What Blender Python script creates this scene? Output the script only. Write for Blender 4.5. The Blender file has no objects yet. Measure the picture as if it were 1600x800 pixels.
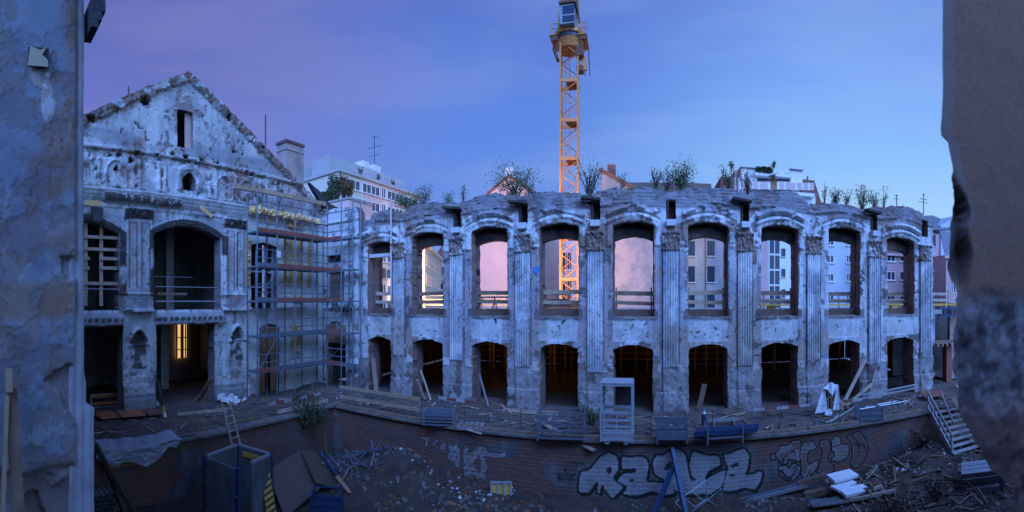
import bpy, math, random
import numpy as np
from mathutils import Vector, Matrix
C = bpy.context.scene.collection
SC = bpy.context.scene
R = math.radians
# ------------------------------------------------------------------ camera (cylindrical stitched panorama), eye at the origin
F, CX, HY = 670.0, 1010.0, 470.0
cd = bpy.data.cameras.new("camera"); cam = bpy.data.objects.new("camera", cd); C.objects.link(cam)
cam.rotation_euler = (R(90), 0, 0)
cd.type = 'PANO'; cd.panorama_type = 'CENTRAL_CYLINDRICAL'
cd.central_cylindrical_range_u_min = -CX / F; cd.central_cylindrical_range_u_max = (1600 - CX) / F
cd.central_cylindrical_range_v_min = (HY - 800) / F; cd.central_cylindrical_range_v_max = HY / F
cd.central_cylindrical_radius = 1.0
cd.dof.use_dof = True; cd.dof.focus_distance = 24; cd.dof.aperture_fstop = 9.0
cd.clip_start = 0.05; cd.clip_end = 3000
SC.camera = cam
# ------------------------------------------------------------------ dusk sky
def lin(r, g, b):
    f = lambda c: (c / 255 / 12.92) if c / 255 <= .04045 else ((c / 255 + .055) / 1.055) ** 2.4
    return (f(r), f(g), f(b), 1)
W = bpy.data.worlds.new("World"); SC.world = W; W.use_nodes = True
wt = W.node_tree; wn = wt.nodes; wl = wt.links
for n in list(wn): wn.remove(n)
def wnode(t, **k):
    n = wn.new(t)
    for a, b in k.items(): setattr(n, a, b)
    return n
def wmath(op, a, b=None):
    n = wnode('ShaderNodeMath', operation=op)
    for i, x in enumerate((a, b)):
        if x is None: continue
        if isinstance(x, (int, float)): n.inputs[i].default_value = x
        else: wl.new(x, n.inputs[i])
    return n.outputs[0]
tc = wnode('ShaderNodeTexCoord'); sep = wnode('ShaderNodeSeparateXYZ'); wl.new(tc.outputs['Generated'], sep.inputs[0])
X, Y, Z = sep.outputs
hor = wmath('SQRT', wmath('ADD', wmath('MULTIPLY', X, X), wmath('MULTIPLY', Y, Y)))
az = wmath('DIVIDE', X, wmath('MAXIMUM', hor, .02))
cl = wnode('ShaderNodeTexNoise'); cl.inputs['Scale'].default_value = 2.2; cl.inputs['Detail'].default_value = 6; cl.inputs['Roughness'].default_value = .55
mp = wnode('ShaderNodeMapping'); mp.inputs['Scale'].default_value = (1, 1, 3.2); wl.new(tc.outputs['Generated'], mp.inputs[0]); wl.new(mp.outputs[0], cl.inputs['Vector'])
el = wmath('ADD', Z, wmath('MULTIPLY', wmath('SUBTRACT', cl.outputs[0], .5), .10))
def ramp(stops):
    n = wnode('ShaderNodeValToRGB'); e = n.color_ramp.elements
    while len(e) < len(stops): e.new(.5)
    for q, (p, c) in zip(e, stops): q.position = p; q.color = lin(*c)
    wl.new(el, n.inputs[0]); return n.outputs[0]
left = ramp([(0, (140, 140, 204)), (.22, (124, 130, 204)), (.38, (108, 119, 199)), (.58, (92, 106, 184)), (1, (76, 94, 172))])
mid = ramp([(0, (116, 160, 238)), (.2, (98, 146, 234)), (.4, (94, 136, 226)), (.58, (90, 120, 208)), (1, (76, 98, 182))])
right = ramp([(0, (190, 222, 255)), (.16, (168, 214, 255)), (.3, (142, 194, 254)), (.45, (122, 168, 246)), (.6, (106, 144, 228)), (1, (78, 102, 190))])
def mixc(f, a, b):
    n = wnode('ShaderNodeMix', data_type='RGBA'); wl.new(f, n.inputs['Factor']); wl.new(a, n.inputs['A']); wl.new(b, n.inputs['B']); return n.outputs['Result']
def mapr(v, a, b):
    n = wnode('ShaderNodeMapRange', interpolation_type='SMOOTHSTEP'); wl.new(v, n.inputs[0]); n.inputs[1].default_value = a; n.inputs[2].default_value = b; return n.outputs[0]
skyc = mixc(mapr(az, -.3, .46), mixc(mapr(az, -.98, -.35), left, mid), right)
cl2 = wnode('ShaderNodeTexNoise'); cl2.inputs['Scale'].default_value = 2.0; cl2.inputs['Detail'].default_value = 6; cl2.inputs['Distortion'].default_value = .15
mp2 = wnode('ShaderNodeMapping'); mp2.inputs['Scale'].default_value = (1, 1, 5.5); mp2.inputs['Location'].default_value = (4.3, 1.2, .7)
wl.new(tc.outputs['Generated'], mp2.inputs[0]); wl.new(mp2.outputs[0], cl2.inputs['Vector'])
wisp = wmath('MULTIPLY', mapr(cl2.outputs[0], .40, .70), .24)
rgbw = wnode('ShaderNodeRGB'); rgbw.outputs[0].default_value = lin(160, 192, 242); rgbp = wnode('ShaderNodeRGB'); rgbp.outputs[0].default_value = lin(150, 146, 202)
skyc = mixc(wisp, skyc, mixc(mapr(az, -.75, .1), rgbp.outputs[0], rgbw.outputs[0]))
hs = wnode('ShaderNodeHueSaturation'); hs.inputs['Saturation'].default_value = 1.0; wl.new(skyc, hs.inputs['Color'])
bg = wnode('ShaderNodeBackground'); wl.new(hs.outputs[0], bg.inputs[0]); bg.inputs[1].default_value = .87
wo = wnode('ShaderNodeOutputWorld'); wl.new(bg.outputs[0], wo.inputs[0])
# ------------------------------------------------------------------ the broad glow of the sky behind the photographer
sd = bpy.data.lights.new("sun", 'SUN'); so = bpy.data.objects.new("sun", sd); C.objects.link(so)
SUN_EL, SUN_AZ = R(39), R(150)          # azimuth from +Y towards +X
sd.energy = 5.0; sd.angle = R(52); sd.color = (.20, .40, 1.0)
sdir = Vector((math.sin(SUN_AZ) * math.cos(SUN_EL), math.cos(SUN_AZ) * math.cos(SUN_EL), math.sin(SUN_EL)))
so.rotation_euler = sdir.to_track_quat('Z', 'Y').to_euler()
SC.view_settings.view_transform = 'Standard'; SC.view_settings.look = 'None'; SC.view_settings.exposure = .22; SC.view_settings.gamma = 1
SC.render.engine = 'CYCLES'
SC.cycles.max_bounces = 6; SC.cycles.diffuse_bounces = 3; SC.cycles.use_denoising = True
# ------------------------------------------------------------------ helpers
def th(px): return (px - CX) / F
def at_y(px, py, Yp=23.0):                      # pixel ray met with a plane y = Yp
    t = th(px); return (Yp * math.tan(t), Yp, (HY - py) / F * Yp / math.cos(t))
def at_x(px, py, Xp=-21.6):                     # ... with a plane x = Xp
    t = th(px); D = Xp / math.sin(t); return (Xp, D * math.cos(t), (HY - py) / F * D)
def at_z(px, py, zp):                           # ... with a level z = zp
    t = th(px); D = -zp * F / (py - HY); return (D * math.sin(t), D * math.cos(t), zp)
def at_d(px, py, D):
    t = th(px); return (D * math.sin(t), D * math.cos(t), (HY - py) / F * D)
_P = np.random.RandomState(11).rand(256, 256)
def vnoise(u, v, seed=0):
    u = np.asarray(u, float); v = np.asarray(v, float)
    iu = np.floor(u).astype(int); iv = np.floor(v).astype(int); fu = u - iu; fv = v - iv
    fu = fu * fu * (3 - 2 * fu); fv = fv * fv * (3 - 2 * fv)
    a = (iu + seed * 37) & 255; b = (iv + seed * 91) & 255; a1 = (a + 1) & 255; b1 = (b + 1) & 255
    return (_P[a, b] * (1 - fu) + _P[a1, b] * fu) * (1 - fv) + (_P[a, b1] * (1 - fu) + _P[a1, b1] * fu) * fv
def fbm(u, v, s, o=4, seed=0):
    t = 0; A = 1; n = 0
    for k in range(o):
        t = t + A * vnoise(np.asarray(u) / s * 2 ** k + 13.7 * k, np.asarray(v) / s * 2 ** k + 5.1 * k, seed + k); n += A; A *= .55
    return t / n
def sm(a, b, x):
    t = np.clip((np.asarray(x, float) - a) / (b - a), 0, 1); return t * t * (3 - 2 * t)
def band(a, b, x, e=.01): return sm(a - e, a + e, x) * (1 - sm(b - e, b + e, x))
def lerp(a, b, t): return np.asarray(a) * (1 - t[..., None]) + np.asarray(b) * t[..., None]
def fastmesh(name, V, Q, col=None, uv=None):
    V = np.asarray(V, np.float32); Q = np.asarray(Q, np.int32); k = Q.shape[1]
    me = bpy.data.meshes.new(name); me.vertices.add(len(V)); me.vertices.foreach_set('co', V.ravel())
    me.loops.add(Q.size); me.loops.foreach_set('vertex_index', Q.ravel())
    me.polygons.add(len(Q)); me.polygons.foreach_set('loop_start', np.arange(0, Q.size, k, dtype=np.int32))
    if uv is not None:
        l = me.uv_layers.new(name='UVMap'); l.data.foreach_set('uv', np.asarray(uv, np.float32)[Q.ravel()].ravel())
    if col is not None:
        a = me.attributes.new('Col', 'FLOAT_COLOR', 'POINT'); a.data.foreach_set('color', np.asarray(col, np.float32).ravel())
    me.update(calc_edges=True)
    return me
def tag(o, label=None, cat=None, group=None, kind=None):
    if label: o['label'] = label
    if cat: o['category'] = cat
    if group: o['group'] = group
    if kind: o['kind'] = kind
    return o
def thing(name, label, cat, loc=(0, 0, 0), rz=0, group=None, rot=None):
    o = bpy.data.objects.new(name, None); C.objects.link(o); o.location = loc
    o.rotation_euler = rot if rot else (0, 0, rz); o.empty_display_size = .2
    return tag(o, label, cat, group)
def wloc(p):
    v = Vector((0, 0, 0))
    while p: v += p.location; p = p.parent
    return v
def link(name, me, mat, parent=None):
    o = bpy.data.objects.new(name, me); C.objects.link(o)
    if mat and not me.materials: me.materials.append(mat)
    if parent: o.parent = parent
    return o
def dup(root, loc=None, rz=None, label=None, group=None, rot=None):
    r = root.copy(); C.objects.link(r)
    if loc is not None: r.location = loc
    if rz is not None: r.rotation_euler = (0, 0, rz)
    if rot is not None: r.rotation_euler = rot
    if label: r['label'] = label
    if group: r['group'] = group
    for ch in list(root.children):
        c = ch.copy(); C.objects.link(c); c.parent = r
        for g in list(ch.children):
            d = g.copy(); C.objects.link(d); d.parent = c
    return r
class MB:
    def __init__(s): s.v = []; s.f = []
    def add(s, vs, fs):
        k = len(s.v); s.v += [tuple(x) for x in vs]; s.f += [tuple(i + k for i in f) for f in fs]; return s
    def box(s, c, d, m=None):
        x, y, z = d[0] / 2, d[1] / 2, d[2] / 2
        vs = [Vector((a * x, b * y, e * z)) for a in (-1, 1) for b in (-1, 1) for e in (-1, 1)]
        if m is not None: vs = [m @ q for q in vs]
        vs = [q + Vector(c) for q in vs]
        return s.add(vs, [(0, 1, 3, 2), (4, 6, 7, 5), (0, 4, 5, 1), (2, 3, 7, 6), (0, 2, 6, 4), (1, 5, 7, 3)])
    def beam(s, p, q, w, h=None, up=(0, 0, 1), ch=0):
        p = Vector(p); q = Vector(q); d = q - p; L = d.length; d.normalize(); up = Vector(up)
        if abs(d.dot(up)) > .98: up = Vector((1, 0, 0))
        x = d.cross(up).normalized(); z = x.cross(d)
        return s.box((p + q) / 2, (w, L, h or w), Matrix((x, d, z)).transposed())
    def tube(s, p, q, r, n=6, r2=None, cap=True):
        p = Vector(p); q = Vector(q); d = (q - p).normalized(); up = Vector((0, 0, 1)) if abs(d.z) < .95 else Vector((1, 0, 0))
        x = d.cross(up).normalized(); y = d.cross(x); r2 = r if r2 is None else r2
        vs = [p + (x * math.cos(2 * math.pi * k / n) + y * math.sin(2 * math.pi * k / n)) * r for k in range(n)] + \
             [q + (x * math.cos(2 * math.pi * k / n) + y * math.sin(2 * math.pi * k / n)) * r2 for k in range(n)]
        fs = [(k, (k + 1) % n, n + (k + 1) % n, n + k) for k in range(n)]
        if cap: fs += [tuple(range(n))[::-1], tuple(range(n, 2 * n))]
        return s.add(vs, fs)
    def path(s, pts, r, n=5):
        for a, b in zip(pts[:-1], pts[1:]): s.tube(a, b, r, n)
        return s
    def prism(s, poly, off):                     # polygon of 3-D points pushed along off
        n = len(poly); off = Vector(off); a = [Vector(p) for p in poly]
        return s.add(a + [p + off for p in a], [tuple(range(n)), tuple(range(2 * n - 1, n - 1, -1))] + [(k, n + k, n + (k + 1) % n, (k + 1) % n) for k in range(n)])
    def quad(s, *p): return s.add(p, [tuple(range(len(p)))])
    def rock(s, c, r, rnd, sq=(1, 1, 1)):
        vs = [Vector((a, b, e)) for a in (-1, 1) for b in (-1, 1) for e in (-1, 1)]
        m = Matrix.Rotation(rnd.random() * 6.3, 3, Vector((rnd.random() - .5, rnd.random() - .5, rnd.random() + .1)).normalized())
        vs = [m @ Vector((q.x * sq[0] * r * (.6 + rnd.random() * .6), q.y * sq[1] * r * (.6 + rnd.random() * .6), q.z * sq[2] * r * (.6 + rnd.random() * .6))) + Vector(c) for q in vs]
        return s.add(vs, [(0, 1, 3, 2), (4, 6, 7, 5), (0, 4, 5, 1), (2, 3, 7, 6), (0, 2, 6, 4), (1, 5, 7, 3)])
    def mesh(s, name, off=(0, 0, 0)):
        me = bpy.data.meshes.new(name); me.from_pydata([tuple(Vector(v) - Vector(off)) for v in s.v], [], s.f); me.update(); return me
    def build(s, name, mat, parent=None, world=False, label=None):
        o = link(name, s.mesh(name, wloc(parent) if (world and parent) else (0, 0, 0)), mat, parent)
        if label: o['label'] = label
        return o
    def lone(s, name, mat, label, cat, group=None):            # a thing that is one mesh, origin at its base
        n = len(s.v); x = sum(v[0] for v in s.v) / n; y = sum(v[1] for v in s.v) / n; z = min(v[2] for v in s.v)
        o = link(name, s.mesh(name, (x, y, z)), mat); o.location = (x, y, z); return tag(o, label, cat, group)
# ------------------------------------------------------------------ materials
M = {}
def nt(name):
    m = bpy.data.materials.new(name); m.use_nodes = True; M[name] = m
    t = m.node_tree; return m, t, t.nodes, t.links, t.nodes['Principled BSDF']
def mat(name, col, rough=.8, metal=0, var=.25, scale=3, bump=.15, stretch=(1, 1, 1), col2=None, spec=None, det=6):
    m, t, n, l, b = nt(name)
    c = n.new('ShaderNodeTexCoord'); mp = n.new('ShaderNodeMapping'); mp.inputs['Scale'].default_value = stretch
    l.new(c.outputs['Object'], mp.inputs[0])
    no = n.new('ShaderNodeTexNoise'); no.inputs['Scale'].default_value = scale; no.inputs['Detail'].default_value = det; no.inputs['Roughness'].default_value = .65
    l.new(mp.outputs[0], no.inputs['Vector'])
    r = n.new('ShaderNodeValToRGB'); r.color_ramp.elements[0].position = .3; r.color_ramp.elements[1].position = .7
    a = col2 or tuple(x * (1 - var) for x in col); bb = tuple(min(1, x * (1 + var)) for x in col) if col2 is None else col
    r.color_ramp.elements[0].color = (*a, 1); r.color_ramp.elements[1].color = (*bb, 1)
    l.new(no.outputs[0], r.inputs[0]); l.new(r.outputs[0], b.inputs['Base Color'])
    b.inputs['Roughness'].default_value = rough; b.inputs['Metallic'].default_value = metal
    if spec is not None: b.inputs['Specular IOR Level'].default_value = spec
    if bump:
        u = n.new('ShaderNodeBump'); u.inputs['Strength'].default_value = bump; u.inputs['Distance'].default_value = .03
        l.new(no.outputs[0], u.inputs['Height']); l.new(u.outputs[0], b.inputs['Normal'])
    return m
def ruin_mat(name, bw=.27, bh=.085, fine=9.0, bump=.5, lo=.70, hi=1.22, brick1=(.20, .095, .065), brick2=(.30, .16, .11), mortar=(.26, .24, .22)):
    m, t, n, l, b = nt(name)
    at = n.new('ShaderNodeAttribute'); at.attribute_name = 'Col'
    uv = n.new('ShaderNodeUVMap'); uv.uv_map = 'UVMap'
    br = n.new('ShaderNodeTexBrick'); br.inputs['Scale'].default_value = 1; br.inputs['Brick Width'].default_value = bw; br.inputs['Row Height'].default_value = bh
    br.inputs['Mortar Size'].default_value = .012; br.inputs['Mortar Smooth'].default_value = .3; br.inputs['Color1'].default_value = (*brick1, 1); br.inputs['Color2'].default_value = (*brick2, 1); br.inputs['Mortar'].default_value = (*mortar, 1)
    l.new(uv.outputs[0], br.inputs['Vector'])
    c = n.new('ShaderNodeTexCoord')
    no = n.new('ShaderNodeTexNoise'); no.inputs['Scale'].default_value = fine; no.inputs['Detail'].default_value = 8; no.inputs['Roughness'].default_value = .7
    l.new(c.outputs['Object'], no.inputs['Vector'])
    mx = n.new('ShaderNodeMix'); mx.data_type = 'RGBA'; l.new(at.outputs['Alpha'], mx.inputs['Factor']); l.new(at.outputs['Color'], mx.inputs['A']); l.new(br.outputs['Color'], mx.inputs['B'])
    mr = n.new('ShaderNodeMapRange'); mr.inputs[1].default_value = .25; mr.inputs[2].default_value = .75; mr.inputs[3].default_value = lo; mr.inputs[4].default_value = hi; l.new(no.outputs[0], mr.inputs[0])
    m2 = n.new('ShaderNodeMix'); m2.data_type = 'RGBA'; m2.blend_type = 'MULTIPLY'; m2.inputs['Factor'].default_value = 1
    l.new(mx.outputs['Result'], m2.inputs['A']); l.new(mr.outputs[0], m2.inputs['B']); l.new(m2.outputs['Result'], b.inputs['Base Color'])
    b.inputs['Roughness'].default_value = .92; b.inputs['Specular IOR Level'].default_value = .2
    mu = n.new('ShaderNodeMath'); mu.operation = 'MULTIPLY'; l.new(br.outputs['Fac'], mu.inputs[0]); l.new(at.outputs['Alpha'], mu.inputs[1])
    su = n.new('ShaderNodeMath'); su.operation = 'SUBTRACT'; l.new(no.outputs[0], su.inputs[0]); l.new(mu.outputs[0], su.inputs[1])
    u = n.new('ShaderNodeBump'); u.inputs['Strength'].default_value = bump; u.inputs['Distance'].default_value = .04; l.new(su.outputs[0], u.inputs['Height']); l.new(u.outputs[0], b.inputs['Normal'])
    return m
def emit(name, col, s):
    m, t, n, l, b = nt(name); b.inputs['Base Color'].default_value = (*col, 1); b.inputs['Emission Color'].default_value = (*col, 1); b.inputs['Emission Strength'].default_value = s; return m
ruin_mat('ruin'); ruin_mat('pit_brick', fine=7, brick1=(.15, .06, .045), brick2=(.23, .10, .07), mortar=(.16, .13, .12))
ruin_mat('near_plaster', fine=60, bump=.18, lo=.75, hi=1.2)
mat('earth', (.062, .044, .037), .95, var=.5, scale=1.5, bump=.6)
mat('terrace_dirt', (.16, .112, .09), .95, col2=(.065, .05, .045), scale=1.2, bump=.5)
mat('wood', (.40, .28, .19), .75, var=.3, scale=2.5, stretch=(1, 1, 1))
mat('old_wood', (.22, .15, .105), .85, var=.4, scale=4)
mat('dark_wood', (.055, .042, .035), .9, var=.5, scale=5, stretch=(6, 6, .6))
mat('pale_wood', (.46, .36, .28), .7, var=.25, scale=3)
mat('scaffold_steel', (.17, .20, .25), .5, .4, var=.25, scale=6, bump=.05)
mat('galvanised', (.36, .39, .42), .5, .55, var=.2, scale=6, bump=.05)
mat('blue_steel', (.022, .055, .14), .5, .2, var=.35, scale=5, bump=.08)
mat('steel_dark', (.07, .075, .085), .6, .4, var=.3, scale=5)
mat('rust', (.17, .08, .045), .85, .1, var=.5, scale=5)
mat('red_brown', (.26, .085, .06), .7, var=.3, scale=4)
mat('coping', (.17, .145, .13), .95, var=.4, scale=2.5, bump=.4)
mat('rubble_stone', (.15, .135, .125), .95, var=.5, scale=3)
mat('concrete', (.33, .32, .31), .9, var=.25, scale=2, bump=.2)
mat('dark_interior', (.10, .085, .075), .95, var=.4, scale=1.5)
mat('white_paint', (.72, .72, .72), .5, var=.08, scale=4, bump=.04)
mat('black', (.02, .02, .022), .6, var=.2)
mat('gold', (.78, .47, .20), .45, .0, var=.35, scale=14, bump=.4)
mat('foam', (.72, .74, .77), .8, var=.06, bump=.05)
mat('ply', (.34, .19, .10), .7, var=.2, scale=2)
mat('pale_render2', (.52, .53, .56), .9, var=.2, scale=4)
# ------------------------------------------------------------------ relief walls: real relief on a fine grid, split into named parts
def relief(us, vs, sdf, surf, frame, thick, regs, region=None, back=None, reveal=(.30, .25, .23, .6), flip=False, jag=1):
    """us, vs grid lines (m); sdf>0 solid; surf(u,v)->depth, rgba; frame(u,v,d)->xyz; regs: list of (name, material, parent, extra) by id."""
    U, V = np.meshgrid(us, vs); nv, nu = U.shape
    uc = (us[:-1] + us[1:]) / 2; vc = (vs[:-1] + vs[1:]) / 2; UC, VC = np.meshgrid(uc, vc)
    keep = sdf(UC, VC) > 0
    pad = np.zeros((nv + 1, nu + 1), bool); pad[1:-1, 1:-1] = keep
    cnt = pad[:-1, :-1].astype(int) + pad[1:, :-1] + pad[:-1, 1:] + pad[1:, 1:]
    inner = np.zeros((nv, nu), bool); inner[1:-1, 1:-1] = True
    bd = (cnt > 0) & (cnt < 4) & inner
    e = .004
    S = sdf(U, V); gu = (sdf(U + e, V) - S) / e; gv = (sdf(U, V + e) - S) / e; g2 = np.maximum(gu * gu + gv * gv, .3)
    lim = .75 * max(vs[1] - vs[0], .02)
    mu = np.clip(-S * gu / g2, -lim, lim); mv = np.clip(-S * gv / g2, -lim, lim)
    U = np.where(bd, U + mu, U); V = np.where(bd, V + mv, V)
    D, K = surf(U, V)
    P = np.stack(frame(U, V, D), -1).reshape(-1, 3); K = K.reshape(-1, 4); UV = np.stack([U, V], -1).reshape(-1, 2)
    idx = np.arange(nv * nu).reshape(nv, nu)
    quads = np.stack([idx[:-1, :-1], idx[:-1, 1:], idx[1:, 1:], idx[1:, :-1]], -1)
    if flip: quads = quads[..., ::-1]
    rid = np.zeros(keep.shape, int) if region is None else region(UC, VC)
    # skirts (reveals) round every edge between kept and dropped cells
    Bu, Bv = (U, V) if back is None else back(U, V)
    PB = np.stack(frame(Bu, Bv, np.full_like(U, -thick)), -1).reshape(-1, 3)
    H = pad[1:-1, :]; hk = H[:, :-1] != H[:, 1:]                      # vertical edges
    Vv = pad[:, 1:-1]; vk = Vv[:-1, :] != Vv[1:, :]                    # horizontal edges
    ea = np.concatenate([idx[:-1, :][hk], idx[:, :-1][vk]]); eb = np.concatenate([idx[1:, :][hk], idx[:, 1:][vk]])
    out = []
    for r, (nm, mt, par, ex) in enumerate(regs):
        q = quads[keep & (rid == r)].reshape(-1, 4)
        if not len(q): out.append(None); continue
        un, inv = np.unique(q, return_inverse=True); v = P[un]; k = K[un]; w = UV[un]; q = inv.reshape(-1, 4)
        if r == 0 and len(ea):
            ue, ie = np.unique(np.concatenate([ea, eb]), return_inverse=True); n0 = len(v); m = len(ue); ie = ie.reshape(-1)
            rk = np.tile(np.array(reveal, float), (m, 1)); nz = fbm(P[ue][:, 0] + P[ue][:, 1], P[ue][:, 2], .5, 3, 9)
            rk[:, :3] *= (.6 + .8 * nz)[:, None]
            md = P[ue] * .5 + PB[ue] * .5
            v = np.concatenate([v, P[ue], md, PB[ue]]); k = np.concatenate([k, rk, rk, rk])
            ua = UV[ue]; w = np.concatenate([w, ua, ua + .5 * thick, ua + thick])
            A = ie[:len(ea)] + n0; B = ie[len(ea):] + n0
            q = np.concatenate([q, np.stack([A, B, B + m, A + m], -1), np.stack([A + m, B + m, B + 2 * m, A + 2 * m], -1)])
        off = np.array(wloc(par)) if par else np.zeros(3)
        o = link(nm, fastmesh(nm, v - off, q, k, w), M[mt], par)
        if ex: tag(o, **ex)
        out.append(o)
    return out
def grid(a, b, s): return np.linspace(a, b, max(2, int(round((b - a) / s)) + 1))
def fine(a, b, s, zones, fs):
    pts = [a]
    while pts[-1] < b - 1e-6:
        x = pts[-1]; st = fs if any(p - s <= x < q for p, q in zones) else s
        pts.append(min(b, x + st))
    if pts[-1] - pts[-2] < .4 * fs: pts.pop(-2)
    return np.array(pts)
def open_sd(u, v, c, hw, bot, spring, crown):        # negative inside a segment-headed opening
    top = crown - (crown - spring) * np.minimum(((u - c) / hw) ** 2, 2.2)
    return np.maximum(np.maximum(np.abs(u - c) - hw, v - top), bot - v)
WHITE = np.array((.60, .61, .63)); PINK = np.array((.40, .29, .285)); GREY = np.array((.32, .335, .38)); OCHRE = np.array((.36, .29, .21)); SOOT_SHADE = np.array((.06, .054, .053)); STONE = np.array((.30, .29, .30))  # darkest tone serves soot marks and shade painted into recesses
rnd = random.Random(5)
# ================================================================== the long arcaded hall wall, y = 23
Y0 = 23.0
BC = np.array([-.71 + 4.06 * (i - 4) for i in range(9)]); BC[0] = -16.52
HW = np.array([.95] + [1.1] * 6 + [1.06, 1.05])
PC = np.array([1.32 + 4.06 * (i - 4) for i in range(9)]); PC[8] = 17.45
def near(u, arr):
    i = np.argmin(np.abs(np.asarray(u)[..., None] - arr), -1); return i, u - arr[i]
CROWN = np.array([3.95, 4.22, 4.26, 4.26, 4.26, 4.26, 4.26, 4.4, 4.1]); SPR = CROWN - .22; SPR[7] = 4.25
def lw_top(u):
    t = 5.82 + .22 * (fbm(u, u * 0, 2.2, 3, 4) - .5) + np.floor(fbm(u, u * 0, .9, 2, 6) * 5) * .075
    t = t - .35 * band(-18.5, -17.2, u, .2) - .22 * band(-15.6, -14.5, u, .15) - .55 * sm(17.0, 18.0, u) + .18 * band(-2.5, 9.0, u, .6) - .2 * band(8.8, 9.9, u, .15) + .12 * band(13.6, 16.6, u, .1)
    i, db = near(u, BC); t = t + .24 * np.clip(1 - (db / 2.0) ** 2, 0, 1) * np.array([.6, 1, 1, .9, .7, .6, .9, .2, 1])[i] - .20
    return t + .09 * (fbm(u, u * 0, .22, 2, 8) - .5)
def lw_up(u, v):
    i, db = near(u, BC); return open_sd(u, v, BC[i], HW[i], -.86 + .12 * (fbm(u, v * 0, .4, 3, 23) - .5), SPR[i], CROWN[i])
def lw_low(u, v):
    i, db = near(u, BC); return open_sd(u, v, BC[i], HW[i] - .03, -7 + 0 * u, -2.62 + 0 * u, -2.36 + 0 * u)
def lw_slot(u, v):
    i, dp = near(u, PC); a = np.maximum(np.abs(dp) - .26, np.abs(v - 4.86) - .55)
    return np.where((i == 0) | (i == 6), 1.0, a)
def lw_sdf(u, v):
    e = .10 * (fbm(u, v, .38, 3, 21) - .5); e2 = .12 * (fbm(u, v, .3, 3, 22) - .5)
    return np.minimum.reduce([lw_top(u) - v, lw_up(u, v) + e, lw_low(u, v) + e2, lw_slot(u, v) + e * .5, 18.15 + .5 * (fbm(v, v, .7, 4, 5) - .5) - u])
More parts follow.
